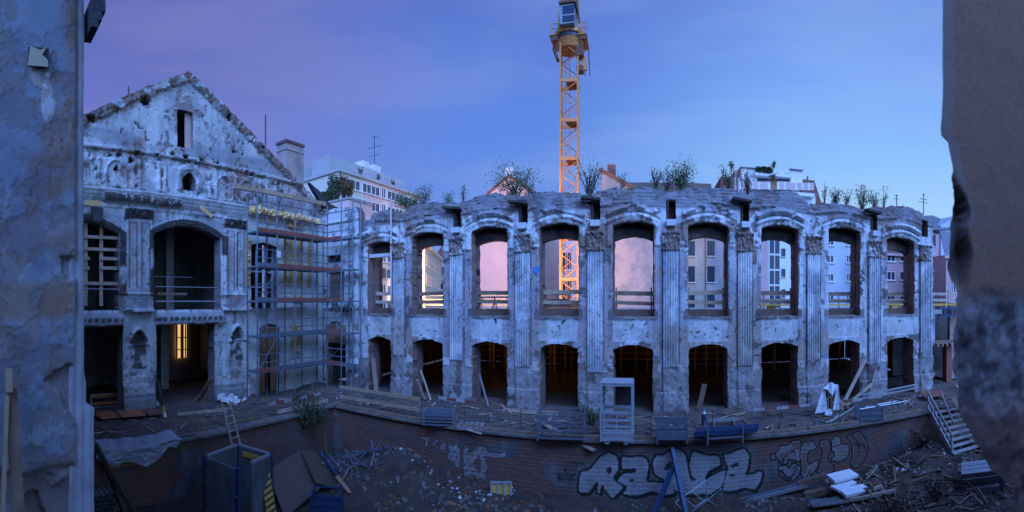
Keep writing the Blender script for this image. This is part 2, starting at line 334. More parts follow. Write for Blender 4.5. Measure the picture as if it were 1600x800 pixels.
def lw_surf(u, v):
    ip, dp = near(u, PC); ib, db = near(u, BC); adp = np.abs(dp)
    s = lw_up(u, v); sl = lw_low(u, v)
    n1 = fbm(u, v, 1.3, 5, 1); n2 = fbm(u, v, .33, 4, 2); n3 = fbm(u, v, 3.2, 3, 3); n4 = fbm(u, v, .12, 3, 14)
    pil = (adp < .42) & (v < 2.68); pil_bot = -3.62 - .5 * (fbm(ip * 3.3, ip * 0., 1, 1, 31) - .3); pilf = pil & (v > pil_bot)
    cap = (adp < .47) & (v >= 2.68) & (v < 3.75)
    panel = (np.abs(db) < HW[ib]) & (v > -2.2) & (v < -1.02)
    base = v < np.where(adp < .5, pil_bot, -3.9)
    bias = .10 * (1 - sm(.05, .35, s)) * (v > -1) + .10 * (1 - sm(.05, .4, sl)) + .14 * base + .05 * sm(4.6, 5.3, v) - .3 * panel - .27 * pilf + .14 * cap - .10 * ((adp > .42) & (s > .05) & (v > -3) & (v < 2.6))
    bias = bias + .05 * band(-15.8, -13.6, u, .3)
    gv = n1 * .62 + n2 * .38 + bias; gone = sm(.590, .612, gv); edge = band(.575, .592, gv, .004)
    # colour of what plaster is left
    k = np.broadcast_to(WHITE, u.shape + (3,)).copy()
    strip = (adp > .42) & (adp < 1.3) & (v < 3.0) & (v > -3.4)
    k = lerp(k, np.array((.30, .27, .32)), .8 * strip * sm(.30, .5, n3 + .012 * (2 - u))); k = lerp(k, PINK, .7 * strip * sm(.46, .56, fbm(u, v, 1.0, 4, 15) - .008 * (u - 2)))
    stk = sm(.52, .66, fbm(u, v * .10, .22, 3, 16)); k = lerp(k, GREY * .75, .55 * stk * (v > -5))
    k = lerp(k, GREY, .6 * sm(.54, .60, n1) * (1 - panel * .8)); k = lerp(k, WHITE * 1.02, .8 * edge)
    k = lerp(k, GREY, .55 * pilf * sm(.42, .6, n3))
    k = lerp(k, OCHRE, .5 * sm(.60, .68, n3 + .1 * (n2 - .5)))
    k = lerp(k, STONE, .9 * base)
    k = lerp(k, GREY * .8, .6 * sm(4.75, 5.2, v))
    k = lerp(k, SOOT_SHADE * 1.3, .75 * sm(.645, .665, fbm(u, v, .6, 5, 17) + .1 * cap + .06 * (v > 4.7)) * (1 - .8 * pilf))
    k = lerp(k, SOOT_SHADE, .85 * band(.415, .465, adp, .01) * (v < 2.7) * (v > -3.6) * (n2 > .36))
    cr = np.abs(fbm(u, v, .75, 4, 77) - .5); k = lerp(k, SOOT_SHADE * 1.5, .7 * (1 - sm(.006, .014, cr)) * (n3 > .45))
    k = lerp(k, SOOT_SHADE * 1.3, .7 * band(-1.0, -.5, v + .2 * (n2 - .5), .05) * (np.abs(db) < 1.35))  # sill band painted dark to stand for the shadow gap
    k = lerp(k, SOOT_SHADE, .6 * sm(.73, .77, n4))
    k = np.where(panel[..., None], lerp(k, WHITE * .92, .72 * (1 - .5 * sm(.5, .6, n1))), k)
    k = k * (.80 + .4 * n2)[..., None]
    # relief
    d = -.045 * gone + .03 * (n2 - .5) + .05 * gone * (n4 - .5)
    fl = (dp + .42) / .84 * 6.0; fr = np.abs((fl % 1) * 2 - 1); flute = np.where(fr < .78, -.065 * np.sqrt(np.maximum(0, 1 - (fr / .78) ** 2)), 0)
    chip = sm(.60, .70, fbm(u, v, .9, 4, 41))
    d = np.where(pilf, .17 + flute * (1 - .8 * chip) - .05 * chip * n2, d)
    d = np.where(pil & ~pilf, .07 + .20 * (fbm(u, v, .5, 4, 33) - .5), d)
    orn = .5 + .5 * np.sin(dp * 15 + 1.5 * np.sin(v * 9)) * np.sin(v * 13 + 2 * np.cos(dp * 9)); k = np.where(cap[..., None], lerp(k, SOOT_SHADE * 1.6, .75 * sm(.55, .35, orn + .6 * (n2 - .5))), k); d = np.where(cap, .10 + .13 * orn + .16 * (fbm(u, v, .22, 3, 34) - .45) + .10 * band(3.55, 3.75, v, .03) + .06 * band(2.68, 2.78, v, .02), d)  # capital recesses painted darker as shade, following the ornament relief
    plinth = (v < -4.9) & (adp < .95); d = d + plinth * (.10 + .08 * (fbm(u, v, .35, 3, 36) - .5))
    brk = 1 - sm(.53, .56, fbm(u, v, .9, 4, 19) + .22 * (np.array([.5, .7, .45, .3, .35, .6, .1, .95, .2])[ib] - .5))
    up = (v > 2.85) & (v < 5.3)
    q = v - (CROWN[ib] - .24 * (db / 1.1) ** 2)
    hood = .09 * band(.05, .26, q) + .22 * band(.26, .40, q) + .10 * band(.40, .48, q)
    out = .10 * band(.62, .70, q) + .24 * band(.70, .84, q) + .12 * band(.84, .98, q)
    arch = np.where((np.abs(db) < 1.46) & (v > 3.0), hood * (.3 + .7 * brk) + out * brk, 0) + np.where((q < .05) & (s > .03) & (s < .36) & (v > 2.9) & (v < 4.4), .12 * (.4 + .6 * brk), 0)
    k = lerp(k, WHITE, .3 * ((arch > .05) & (brk > .5)) * sm(-18, 6, u)); k = lerp(k, SOOT_SHADE * 1.5, .85 * np.where((np.abs(db) < 1.46) & (v > 3.4), band(.49, .61, q, .03), 0))  # groove between the two hoods painted dark, like a shaded crevice
    d = d + arch
    d = d + np.where((v <= 2.85) & (v > -.5) & (s < .17) & (s > 0), .05 * brk, 0)
    d = np.where(panel, -.03 + .008 * (n2 - .5), d)
    d = d + .05 * band(-1.02, -.9, v + .08 * (n2 - .5), .02) * (np.abs(db) < 1.3) * sm(.45, .5, fbm(u, v, .5, 3, 88))
    co = sm(4.95, 5.1, v)                                           # courses of rough stone along the top
    crs = (v * 5.5 + .6 * fbm(u, v, 1.1, 2, 51)) % 1; d = d + co * (.10 * (fbm(u, v * 2.4, .5, 3, 52) - .5) - .06 * (crs < .22) * (n2 > .45) + .10 * band(5.2, 5.34, v - .25 * np.clip(1 - (db / 1.95) ** 2, 0, 1) + .2, .02) * (n1 > .50))
    bullet = panel & (vnoise(u * 7, v * 7, 71) > .90) & (n3 > .42); k[bullet] *= .12; d = d - .05 * bullet
    A = np.clip(gone * .75 * (1 - panel) * (1 - .65 * base) * (1 - .45 * sm(4.8, 5.2, v)), 0, 1)
    A = np.where(cap & (np.isin(ip, (5, 6))), np.maximum(A, .85 * sm(.4, .5, n2 + .1)), A)
    k = np.where((v > 4.95)[..., None], lerp(k, np.array((.20, .19, .21)), .62 * np.ones_like(u)), k)
    return d, np.concatenate([k, A[..., None]], -1)
LWT = thing('ruined_hall_wall', 'long roofless arcaded hall wall with nine tall bays between fluted pilasters', 'ruin wall', (0, Y0, -6))
names = [('wall', 'ruin', LWT, None)]
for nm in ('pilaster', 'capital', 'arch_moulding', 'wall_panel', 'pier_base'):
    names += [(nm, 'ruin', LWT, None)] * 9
names.append(('cornice', 'ruin', LWT, None))
def lw_region(u, v):
    ip, dp = near(u, PC); ib, db = near(u, BC); a = np.abs(dp); s = lw_up(u, v); r = np.zeros(u.shape, int)
    r = np.where((a < .42) & (v < 2.68) & (v > -3.8), 1 + ip, r)
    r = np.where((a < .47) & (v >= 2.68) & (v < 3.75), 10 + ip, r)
    qq = v - (CROWN[ib] - .24 * (db / 1.1) ** 2); r = np.where((np.abs(db) < 1.46) & (qq > 0) & (qq < .98) & (v > 3.0), 19 + ib, r)
    r = np.where((np.abs(db) < HW[ib]) & (v > -2.2) & (v < -.92), 28 + ib, r)
    r = np.where((a < .95) & (v <= -4.9), 37 + ip, r)
    return np.where((v > 5.0) & (r == 0), 46, r)
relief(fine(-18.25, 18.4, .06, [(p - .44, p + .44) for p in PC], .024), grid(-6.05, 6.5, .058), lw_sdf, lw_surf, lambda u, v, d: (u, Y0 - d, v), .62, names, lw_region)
for i in (1, 2, 3, 4, 5, 7):
    x = PC[i]; MB().box((x, Y0 - .14, 4.16), (.5, .42, .32)).build('corbel_block', M['pale_render2'], LWT, True)
    if i != 4: MB().beam((x - .75, Y0 - .32, 5.52), (x + .28, Y0 - .26, 5.40), .5, .12).build('slot_cover', M['dark_wood'], LWT, True)
    MB().box((x - .17, Y0 + .1, 4.86), (.10, .3, 1.0)).build('slot_post', M['dark_wood'], LWT, True)
# inner leaf of the wall with lower heads
def iw_sdf(u, v):
    i, db = near(u, BC); e = .08 * (fbm(u, v, .4, 3, 61) - .5)
    return np.minimum.reduce([lw_top(u) - .12 - v, open_sd(u, v, BC[i], HW[i] - .03, -.48 + 0 * u, SPR[i] - .70, CROWN[i] - .70) + e, open_sd(u, v, BC[i], HW[i] - .06, -7 + 0 * u, -2.66 + 0 * u, -2.42 + 0 * u) + e, 18.0 - u])
def iw_surf(u, v):
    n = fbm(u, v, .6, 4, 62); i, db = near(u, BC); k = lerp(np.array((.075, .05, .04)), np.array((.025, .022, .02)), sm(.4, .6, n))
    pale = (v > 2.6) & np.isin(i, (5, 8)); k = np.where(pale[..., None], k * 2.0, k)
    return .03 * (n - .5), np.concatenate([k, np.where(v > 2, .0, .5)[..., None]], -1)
def iw_region(u, v):
    i, db = near(u, BC); return np.where((np.abs(db) < HW[i] + .05) & (v > 2.3) & (v < 4.45), 1 + i, 0)
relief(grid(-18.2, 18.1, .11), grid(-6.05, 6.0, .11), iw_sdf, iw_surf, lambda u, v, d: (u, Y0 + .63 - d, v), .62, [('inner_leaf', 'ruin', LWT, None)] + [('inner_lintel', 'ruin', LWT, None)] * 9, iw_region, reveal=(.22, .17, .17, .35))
# ================================================================== gabled side front, x = -21.6 (u runs along y)
X0 = -21.6
def L(px): return X0 / math.tan(th(px))
def Lz(px, py): return at_x(px, py)[2]
gA, gB, gC = 5.35, 11.9, 17.45
def lf_gable(u): return 13.15 - .572 * np.abs(u - 11.85)
NICHE = [((L(200) + L(231)) / 2, .50), ((L(357) + L(381)) / 2, .48)]
def lf_open(u, v):
    lst = [open_sd(u, v, gA, 2.32, -.5, 3.55, 4.2), open_sd(u, v, gB, 2.2, -.5, 3.7, 4.32),
           open_sd(u, v, gC, 1.06, -.5, 3.55, 3.75), open_sd(u, v, 5.4, 2.45, -7, -1.36, -1.34), open_sd(u, v, 11.75, 1.9, -7, -1.36, -1.34),
           open_sd(u, v, (L(277) + L(302)) / 2, (L(302) - L(277)) / 2, Lz(290, 231), Lz(290, 173), Lz(290, 172)),
           open_sd(u, v, 11.95, .43, 6.35, 6.95, 7.4), open_sd(u, v, 17.9, .85, -7, -1.75, -1.5)]
    return np.minimum.reduce(lst)
def lf_sdf(u, v):
    e = .07 * (fbm(u, v, .35, 3, 121) - .5)
    top = lf_gable(u) + .10 * (fbm(u, v, .4, 3, 122) - .5)
    return np.minimum.reduce([(top - v) * .87, lf_open(u, v) + e])
HOLES = [(142, 187, .32), (226, 158, .36), (358, 184, .25), (367, 237, .2), (379, 240, .13), (458, 275, .2), (140, 245, .12), (172, 242, .13), (186, 241, .13), (215, 239, .15), (246, 243, .12), (270, 241, .2), (291, 246, .22), (315, 250, .16), (340, 256, .12), (385, 268, .12), (395, 272, .12), (428, 287, .12), (436, 288, .16), (410, 232, .14), (300, 122, .2), (205, 250, .2), (182, 264, .22), (440, 300, .1)]
HO = [(at_x(a, b)[1], at_x(a, b)[2], r) for a, b, r in HOLES]
PIL = [(L(196), L(236)), (L(350), L(381))]
def lf_surf(u, v):
    n1 = fbm(u, v, 1.4, 5, 101); n2 = fbm(u, v, .35, 4, 102); n3 = fbm(u, v, 3.4, 3, 103); n4 = fbm(u, v, .13, 3, 114)
    g = lf_gable(u) - v; s = lf_open(u, v)
    att = v > 8.15
    pil = np.zeros_like(u)
    for a, b in PIL: pil = np.maximum(pil, ((u > a) & (u < b)) * 1.0)
    pz = (pil > 0) & (v < 4.95) & (v > -.55)
    gv = (n1 * .6 + n2 * .4 + .06 * (g < .6) + .05 * (s < .2) - .12 * pz - .05 * ((v > 2) & (v < 6)) + .05 * band(-6, -4.4, v, .2) + .04 * band(6.1, 8.1, v, .1)); gone = sm(.635, .65, gv); edge = band(.62, .638, gv, .004)
    k = np.broadcast_to(WHITE * .97, u.shape + (3,)).copy()
    k = lerp(k, GREY * 1.1, .7 * sm(.56, .62, n1)); k = lerp(k, GREY * .9, .4 * sm(.55, .68, fbm(u, v * .10, .24, 3, 116))); k = lerp(k, WHITE, .8 * edge)
    cr = np.abs(fbm(u, v, .8, 4, 177) - .5); k = lerp(k, SOOT_SHADE * 1.5, .75 * (1 - sm(.006, .015, cr)) * (n3 > .42)); k = lerp(k, SOOT_SHADE * 1.5, .7 * sm(.68, .70, fbm(u, v, .5, 5, 118) + .02 * (v > 6)))
    k = lerp(k, GREY * 1.05, .55 * att * sm(.35, .55, n3) )
    k = lerp(k, PINK * 1.15, .6 * sm(.50, .62, fbm(u, v, 1.7, 4, 105)) * ((v < 8.9) & (v > 6.0)))
    k = lerp(k, PINK, .6 * pz * sm(.5, .6, fbm(u, v, .8, 4, 106)))
    k = lerp(k, OCHRE * .9, .45 * sm(.58, .66, n3) * (v < -1))
    k = lerp(k, STONE * .75, .8 * (v < -5.0))
    d = .03 * (n2 - .5) - .04 * gone
    wC = sm(15.6, 15.9, u) * (v < 5.9); k = lerp(k, np.array((.76, .75, .72)), .8 * wC); gone = gone * (1 - .7 * wC)
    # peeled rectangles in the attic and seams
    k = lerp(k, GREY * .8, .6 * band(8.35, 9.1, v, .08) * sm(.42, .5, n3))
    # roof edge: rough verge of broken tiles and bricks
    vg = sm(.62, .50, g + .25 * (n2 - .5)); d = d + vg * (.16 + .22 * (fbm(u, v, .25, 3, 131) - .5)); k = lerp(k, np.array((.11, .085, .08)), .9 * vg * sm(.36, .5, n2 + .3 * (n4 - .4))); k = lerp(k, np.array((.30, .27, .26)), .6 * vg * sm(.55, .65, n4))
    # string course and attic order
    d = d + .13 * band(8.0, 8.18, v, .02) * (n1 > .33) - .05 * band(7.55, 8.0, v, .03) * (n2 > .5); k = lerp(k, SOOT_SHADE, .5 * band(7.85, 8.05, v, .08) * sm(.4, .55, n2))
    for a in (4.4, 6.35, 8.65, 10.2, 13.5, 15.0, 16.9, 18.6):
        w = band(a - .3, a + .3, u, .02) * band(6.0, 7.7, v, .03); d = d + .09 * w * (n1 > .36); ch = band(a - .1, a + .1, u, .03) * band(6.1, 7.3, v, .1) * sm(.5, .56, fbm(u, v, .5, 3, 107)); k = lerp(k, SOOT_SHADE * 1.4, .85 * ch); d = d - .1 * ch
    lun = np.hypot((u - 11.95) / .43, np.maximum(v - 6.95, 0) / .45) ; ring = band(1.15, 1.9, lun, .08) * (v > 6.3) * (v < 7.9); d = d + .10 * ring * (.5 + n2); k = lerp(k, GREY * .7, .6 * ring)
    cur = np.sin((u * 2.2 + 3 * fbm(u, v, .7, 2, 108))) * np.sin(v * 2.5 + 3 * fbm(u, v, .6, 2, 109)); orn = sm(.55, .8, cur) * band(6.0, 7.6, v, .1); d = d + .06 * orn; k = lerp(k, SOOT_SHADE * 1.6, .75 * sm(.64, .67, fbm(u, v, .5, 5, 110)) * band(5.95, 7.95, v, .1))
    nic = np.zeros_like(u)
    for c in (5.35, 7.5, 14.3, 16.0): q = open_sd(u, v, c, .55, 6.15, 7.0, 7.5); nic = np.maximum(nic, band(-.03, .10, q, .015)); k = lerp(k, SOOT_SHADE * 1.6, .7 * band(-.09, -.03, q, .01))
    d = d + .09 * nic
    # great cornice
    cz = np.clip((v - 5.25) / .72, 0, 1); inb = (v > 5.25) & (v < 5.97); brkc = band(L(160), L(282), u, .15) * (v < 5.75)
    stepc = np.floor(cz * 4) / 4; d = np.where(inb, .06 + .30 * stepc + .02 * (n2 - .5), d); k = lerp(k, WHITE * .9, .5 * inb)
    d = np.where(inb & (brkc > .5), .22 + .10 * np.sin((v - 5.25) / .5 * 3.14) * (n1 > .3), d); k = lerp(k, lerp(SOOT_SHADE * 1.1, WHITE * .8, .8 * sm(.62, .68, n4)), .97 * (brkc > .5) * band(5.3, 5.72, v, .02))
    k = lerp(k, SOOT_SHADE * 2, .7 * band(L(355), L(383), u, .03) * band(5.05, 5.2, v, .03))
    # lintel lines of the order
    d = d + .06 * band(4.98, 5.1, v, .01) * (u < 16)
    # pilasters with two sunk panels, capitals and pedestals
    for a, b in PIL:
        w = b - a; t = (u - a) / w; on = (t > 0) & (t < 1)
        d = np.where(on & (v < 4.4) & (v > .45), .16 + .02 * (n2 - .5), d)
        for c in (.27, .76):
            pn = (np.abs(t - c) < .15) & (v > .75) & (v < 4.2); d = np.where(pn, .10 + .02 * (n2 - .5), d); ed = (np.abs(np.abs(t - c) - .15) < .025) & (v > .7) & (v < 4.25); k = lerp(k, SOOT_SHADE * 1.5, .9 * ed)
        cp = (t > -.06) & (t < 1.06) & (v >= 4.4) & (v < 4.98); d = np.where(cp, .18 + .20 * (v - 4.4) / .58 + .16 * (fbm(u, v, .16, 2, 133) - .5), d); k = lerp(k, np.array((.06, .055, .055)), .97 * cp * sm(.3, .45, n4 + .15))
        pd = (t > -.05) & (t < 1.05) & (v > -.6) & (v <= .45); d = np.where(pd, .24 + .02 * (n2 - .5) + .06 * band(.3, .45, v, .02), d)
        pp = (np.abs(t - .5) < .3) & (v > -.42) & (v < .12); d = np.where(pp, .15 + .10 * fbm(u, v, .2, 3, 134), d); k = lerp(k, GREY * .75, .5 * pp)
    # dark archivolts of the big windows
    for c, hw, sp, cr in ((gA, 2.32, 3.55, 4.2), (gB, 2.2, 3.7, 4.32)):
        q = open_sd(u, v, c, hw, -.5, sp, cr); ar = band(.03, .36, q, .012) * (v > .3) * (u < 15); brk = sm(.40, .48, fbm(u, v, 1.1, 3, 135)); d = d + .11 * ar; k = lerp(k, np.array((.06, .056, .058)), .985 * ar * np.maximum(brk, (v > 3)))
    # rounded soffit band with bosses over the ground floor
    dn = ((u > 2.5) & (u < L(190))) | ((u > L(243)) & (u < L(345)))
    dz = (v > -1.34) & (v < -.62); d = np.where(dn & dz, .30 + .10 * np.sin((v + 1.34) / .72 * 3.14) + .08 * (n2 - .5), d); k = lerp(k, GREY * .95, .6 * dn * dz)
    bo = np.hypot((u % .36) - .18, v + 1.05) < .12; k = lerp(k, SOOT_SHADE * 1.5, .8 * (dn & bo)); d = d - .06 * (dn & bo)
    d = d + .20 * band(-.62, -.45, v, .02) * (u < 21) * (n2 > .3)
    # niches
    for c, hw in NICHE:
        q = open_sd(u, v, c, hw, -4.1, -2.3, -1.62); ring = band(.02, .20, q, .015) * (v > -2.5); d = d + .12 * ring
        pier = (np.abs(u - c) < hw + .42) & (v < -.62); d = np.where(pier, d + .12, d)
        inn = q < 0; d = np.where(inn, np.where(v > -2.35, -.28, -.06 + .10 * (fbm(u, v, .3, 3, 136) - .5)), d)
        k = lerp(k, SOOT_SHADE, .85 * inn * np.where(v > -2.35, 1, sm(.46, .52, fbm(u, v, .35, 4, 137)) * (v > -3.7)))
        d = d + .10 * band(-2.45, -2.32, v, .02) * (np.abs(u - c) < hw + .12) + .16 * (pier & (v < -4.55)) + .1 * (pier & (v < -5.3)); 
        k = lerp(k, SOOT_SHADE * 2, .5 * pier * band(-4.75, -4.4, v, .08) * sm(.42, .5, n2))
    for a, b, r in HO:
        h = np.hypot((u - a) * .85, v - b) + .22 * (n4 - .5) < r * .62; d = np.where(h, -.22, d); k[h] = SOOT_SHADE * .6; hh = np.hypot(u - a, v - b) + .5 * (n2 - .5) + .3 * (n4 - .5) < r * .9; k[hh] = k[hh] * .45  # holes are sunk and coloured near black, with a darkened rim
    bullets = (vnoise(u * 5, v * 5, 171) > .93) & att; d = d - .06 * bullets; k[bullets] *= .3
    k = k * (.8 + .4 * n2)[..., None]
    A = np.clip(.6 * gone + .5 * vg * (n2 > .5), 0, 1)
    A = np.maximum(A, .8 * band(L(212), L(225), u, .3) * band(Lz(220, 237), Lz(220, 215), v, .05))
    return d, np.concatenate([k, A[..., None]], -1)
LFT = thing('gabled_front', 'tall pale gabled theatre front with peeling plaster and dark arched windows', 'ruin facade', (X0, 11.85, -6))
ln = [('wall', 'ruin', LFT, None), ('roof_verge', 'ruin', LFT, None), ('string_course', 'ruin', LFT, None), ('cornice', 'ruin', LFT, None)] + [('pilaster', 'ruin', LFT, None)] * 2 + [('capital', 'ruin', LFT, None)] * 2 + [('pedestal', 'ruin', LFT, None)] * 2 + [('archivolt', 'ruin', LFT, None)] * 2 + [('niche', 'ruin', LFT, None)] * 2 + [('soffit_band', 'ruin', LFT, None)] * 2
def lf_region(u, v):
    r = np.zeros(u.shape, int)
    r = np.where(lf_gable(u) - v < .55, 1, r); r = np.where((v > 8.0) & (v < 8.18) & (r == 0), 2, r); r = np.where((v > 5.25) & (v < 5.97) & (r == 0), 3, r)
    for i, (a, b) in enumerate(PIL):
        on = (u > a) & (u < b); r = np.where(on & (v > .45) & (v < 4.4), 4 + i, r); r = np.where(on & (v >= 4.4) & (v < 4.98), 6 + i, r); r = np.where(on & (v > -.6) & (v <= .45), 8 + i, r)
    for i, (c, hw, sp, cr) in enumerate(((gA, 2.32, 3.55, 4.2), (gB, 2.2, 3.7, 4.32))):
        q = open_sd(u, v, c, hw, -.5, sp, cr); r = np.where((q > .03) & (q < .36) & (v > .3) & (u < 15) & (r == 0), 10 + i, r)
    for i, (c, hw) in enumerate(NICHE): r = np.where(open_sd(u, v, c, hw, -4.1, -2.3, -1.62) < .2, 12 + i, r)
    r = np.where((u > 2.5) & (u < L(190)) & (v > -1.34) & (v < -.62), 14, r); r = np.where((u > L(243)) & (u < L(345)) & (v > -1.34) & (v < -.62), 15, r)
    return r
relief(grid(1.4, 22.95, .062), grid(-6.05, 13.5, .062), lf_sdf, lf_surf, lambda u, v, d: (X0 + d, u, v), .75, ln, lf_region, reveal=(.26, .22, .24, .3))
# ================================================================== pale return wall in the corner, same plane as the long wall
def cw_sdf(u, v):
    e = .05 * (fbm(u, v, .35, 3, 221) - .5)
    top = 6.62 - .12 * sm(-20.5, -18.3, u) - .5 * sm(-18.6, -18.2, u) + .1 * (fbm(u, v, .5, 3, 222) - .5)
    return np.minimum.reduce([top - v, open_sd(u, v, -20.45, .66, 2.72, 3.28, 3.3) + e, open_sd(u, v, -20.35, .92, -7, -1.95, -1.45) + e])
def cw_surf(u, v):
    n1 = fbm(u, v, 1.2, 5, 201); n2 = fbm(u, v, .35, 4, 202)
    k = np.broadcast_to(WHITE, u.shape + (3,)).copy(); k = lerp(k, GREY, .6 * sm(.5, .62, n1)); gone = sm(.6, .66, n1)
    d = .02 * (n2 - .5) - .03 * gone
    bd = (np.abs(u + 20.35) < .72) & (v > -.05) & (v < 2.05); d = np.where(bd, -.25, d); k = lerp(k, np.array((.20, .15, .14)), .9 * bd); A = np.where(bd, .55, gone * .8)
    d = d + .10 * band(4.35, 4.5, v, .02) + .16 * band(4.5, 4.62, v, .02) + .1 * band(5.55, 5.7, v, .02); k = lerp(k, OCHRE * .8, .5 * band(3.75, 3.95, v, .05))
    stp = band(-18.75, -18.35, u, .02) * (v < 6.0); d = d + .18 * stp; d = d + .10 * band(-19.15, -18.85, u, .02) * (v < 3.6)
    d = d + .15 * band(-.6, -.42, v, .02)
    k = lerp(k, SOOT_SHADE, .7 * sm(.64, .72, fbm(u, v, .6, 4, 205))); k = k * (.85 + .3 * n2)[..., None]
    return d, np.concatenate([k, A[..., None]], -1)
CWT = thing('corner_wall', 'narrow pale plastered wall in the corner behind the scaffold', 'ruin wall', (-20, Y0, -6))
for c_, dd in (((-19.95, 25.6, -.9), (3.5, .2, 10.2)), ((-21.7, 24.7, -.9), (.2, 1.9, 10.2)), ((-18.2, 24.75, -.9), (.2, 1.7, 10.2)), ((-19.95, 24.7, 4.3), (3.6, 2.0, .2)), ((-19.95, 24.7, -.75), (3.3, 1.7, .2))): MB().box(c_, dd).build('inner_room', M['dark_interior'], CWT, True)
relief(grid(-21.58, -18.27, .06), grid(-6.05, 6.75, .06), cw_sdf, cw_surf, lambda u, v, d: (u, Y0 + .02 - d, v), .7, [('wall', 'ruin', CWT, None), ('blocked_doorway', 'ruin', CWT, None)], lambda u, v: np.where((np.abs(u + 20.35) < .72) & (v > -.05) & (v < 2.05), 1, 0))
# ================================================================== pit walls, terrace, ground
XP, YP, ZT, ZG = -16.4, 18.3, -6.0, -8.5
def inpoly(u, v, poly):
    c = np.zeros(u.shape, bool); n = len(poly)
    for i in range(n):
        x1, y1 = poly[i]; x2, y2 = poly[(i + 1) % n]
        if y1 == y2: continue
        c ^= ((y1 > v) != (y2 > v)) & (u < (x2 - x1) * (v - y1) / (y2 - y1) + x1)
    return c
def polydist(u, v, poly, closed=True):
    d = np.full(u.shape, 9.0); n = len(poly)
    for i in range(n if closed else n - 1):
        ax, ay = poly[i]; bx, by = poly[(i + 1) % n]; dx, dy = bx - ax, by - ay; l = max(dx * dx + dy * dy, 1e-9)
        t = np.clip(((u - ax) * dx + (v - ay) * dy) / l, 0, 1); d = np.minimum(d, np.hypot(u - ax - t * dx, v - ay - t * dy))
    return d
def PW(pts): return [(at_y(a, b, YP)[0], at_y(a, b, YP)[2]) for a, b in pts]
def smoothp(poly, it=2):
    for _ in range(it):
        q = []
        for i in range(len(poly)):
            a = poly[i]; b = poly[(i + 1) % len(poly)]
            q += [(a[0] * .86 + b[0] * .14, a[1] * .86 + b[1] * .14), (a[0] * .14 + b[0] * .86, a[1] * .14 + b[1] * .86)]
        poly = q
    return poly
# the big silver piece, letter by letter (outlines read off the wall), and its holes
BIG = [[(905, 737), (921, 733), (938, 712), (950, 706), (964, 711), (968, 725), (967, 735), (958, 748), (977, 761), (957, 781), (944, 766), (941, 758), (938, 773), (931, 770), (934, 752), (921, 771), (902, 771)],
       [(970, 712), (985, 713), (1006, 712), (1014, 720), (1014, 737), (1010, 752), (1034, 753), (1052, 757), (1056, 771), (1036, 776), (1020, 768), (995, 776), (970, 773), (980, 761), (962, 752), (972, 739), (993, 737), (992, 733), (970, 735)],
       [(1018, 722), (1026, 709), (1034, 712), (1046, 703), (1060, 700), (1072, 708), (1077, 735), (1080, 750), (1092, 747), (1096, 762), (1098, 774), (1070, 774), (1056, 768), (1040, 752), (1022, 742)],
       [(1078, 713), (1083, 703), (1102, 710), (1124, 711), (1128, 727), (1108, 736), (1102, 749), (1112, 742), (1136, 731), (1131, 760), (1107, 775), (1094, 772), (1091, 752), (1080, 746), (1076, 728)],
       [(1129, 709), (1141, 708), (1150, 703), (1163, 699), (1172, 710), (1170, 730), (1165, 742), (1180, 739), (1183, 735), (1193, 736), (1190, 752), (1180, 767), (1163, 763), (1145, 769), (1127, 768), (1132, 745), (1137, 730), (1133, 724)]]
HOLE = [[(948, 732), (953, 728), (957, 733), (952, 743), (947, 736)], [(982, 749), (989, 748), (993, 751), (986, 754)], [(1037, 731), (1046, 721), (1052, 722), (1047, 733), (1040, 736)], [(1139, 728), (1153, 721), (1154, 729), (1143, 731)], [(1140, 741), (1148, 741), (1147, 745), (1140, 745)]]
RED = [[(1204, 710), (1217, 705), (1219, 695), (1229, 697), (1240, 688), (1250, 688), (1259, 694), (1249, 712), (1252, 722), (1238, 719), (1232, 717), (1229, 726), (1216, 724), (1216, 716), (1205, 720)],
       [(1216, 728), (1230, 727), (1233, 732), (1240, 722), (1252, 730), (1249, 740), (1240, 752), (1230, 752), (1218, 742)],
       [(1254, 692), (1262, 688), (1272, 690), (1277, 700), (1263, 706), (1261, 720), (1264, 726), (1277, 718), (1280, 728), (1268, 742), (1260, 751), (1251, 742), (1252, 722), (1249, 712)],
       [(1279, 690), (1290, 685), (1297, 690), (1298, 702), (1293, 718), (1304, 728), (1302, 738), (1286, 742), (1276, 738), (1282, 722), (1286, 704), (1282, 701)],
       [(1299, 690), (1304, 681), (1314, 683), (1314, 693), (1325, 693), (1328, 706), (1322, 718), (1310, 722), (1297, 720), (1304, 712), (1303, 706), (1300, 706)],
       [(1322, 681), (1343, 673), (1354, 688), (1357, 702), (1350, 722), (1338, 732), (1328, 728), (1332, 712), (1330, 692)]]
KL = [[(657, 681), (664, 684), (671, 680), (670, 686), (667, 699), (664, 699), (664, 688), (657, 684)], [(676, 693), (680, 689), (685, 687), (684, 692), (680, 694), (678, 699)], [(688, 690), (697, 692), (695, 708), (688, 704)], [(701, 694), (719, 697), (719, 730), (711, 730), (711, 722), (700, 718)],
      [(724, 697), (731, 697), (732, 712), (745, 698), (757, 699), (765, 707), (778, 709), (792, 706), (791, 714), (770, 716), (757, 712), (762, 730), (757, 742), (765, 751), (757, 762), (737, 738), (733, 750), (725, 748)]]
KHOLE = [[(737, 726), (749, 712), (752, 720), (751, 741)]]
B_, H_, R_, K_, KH_ = [[smoothp(PW(p), 2) for p in G] for G in (BIG, HOLE, RED, KL, KHOLE)]
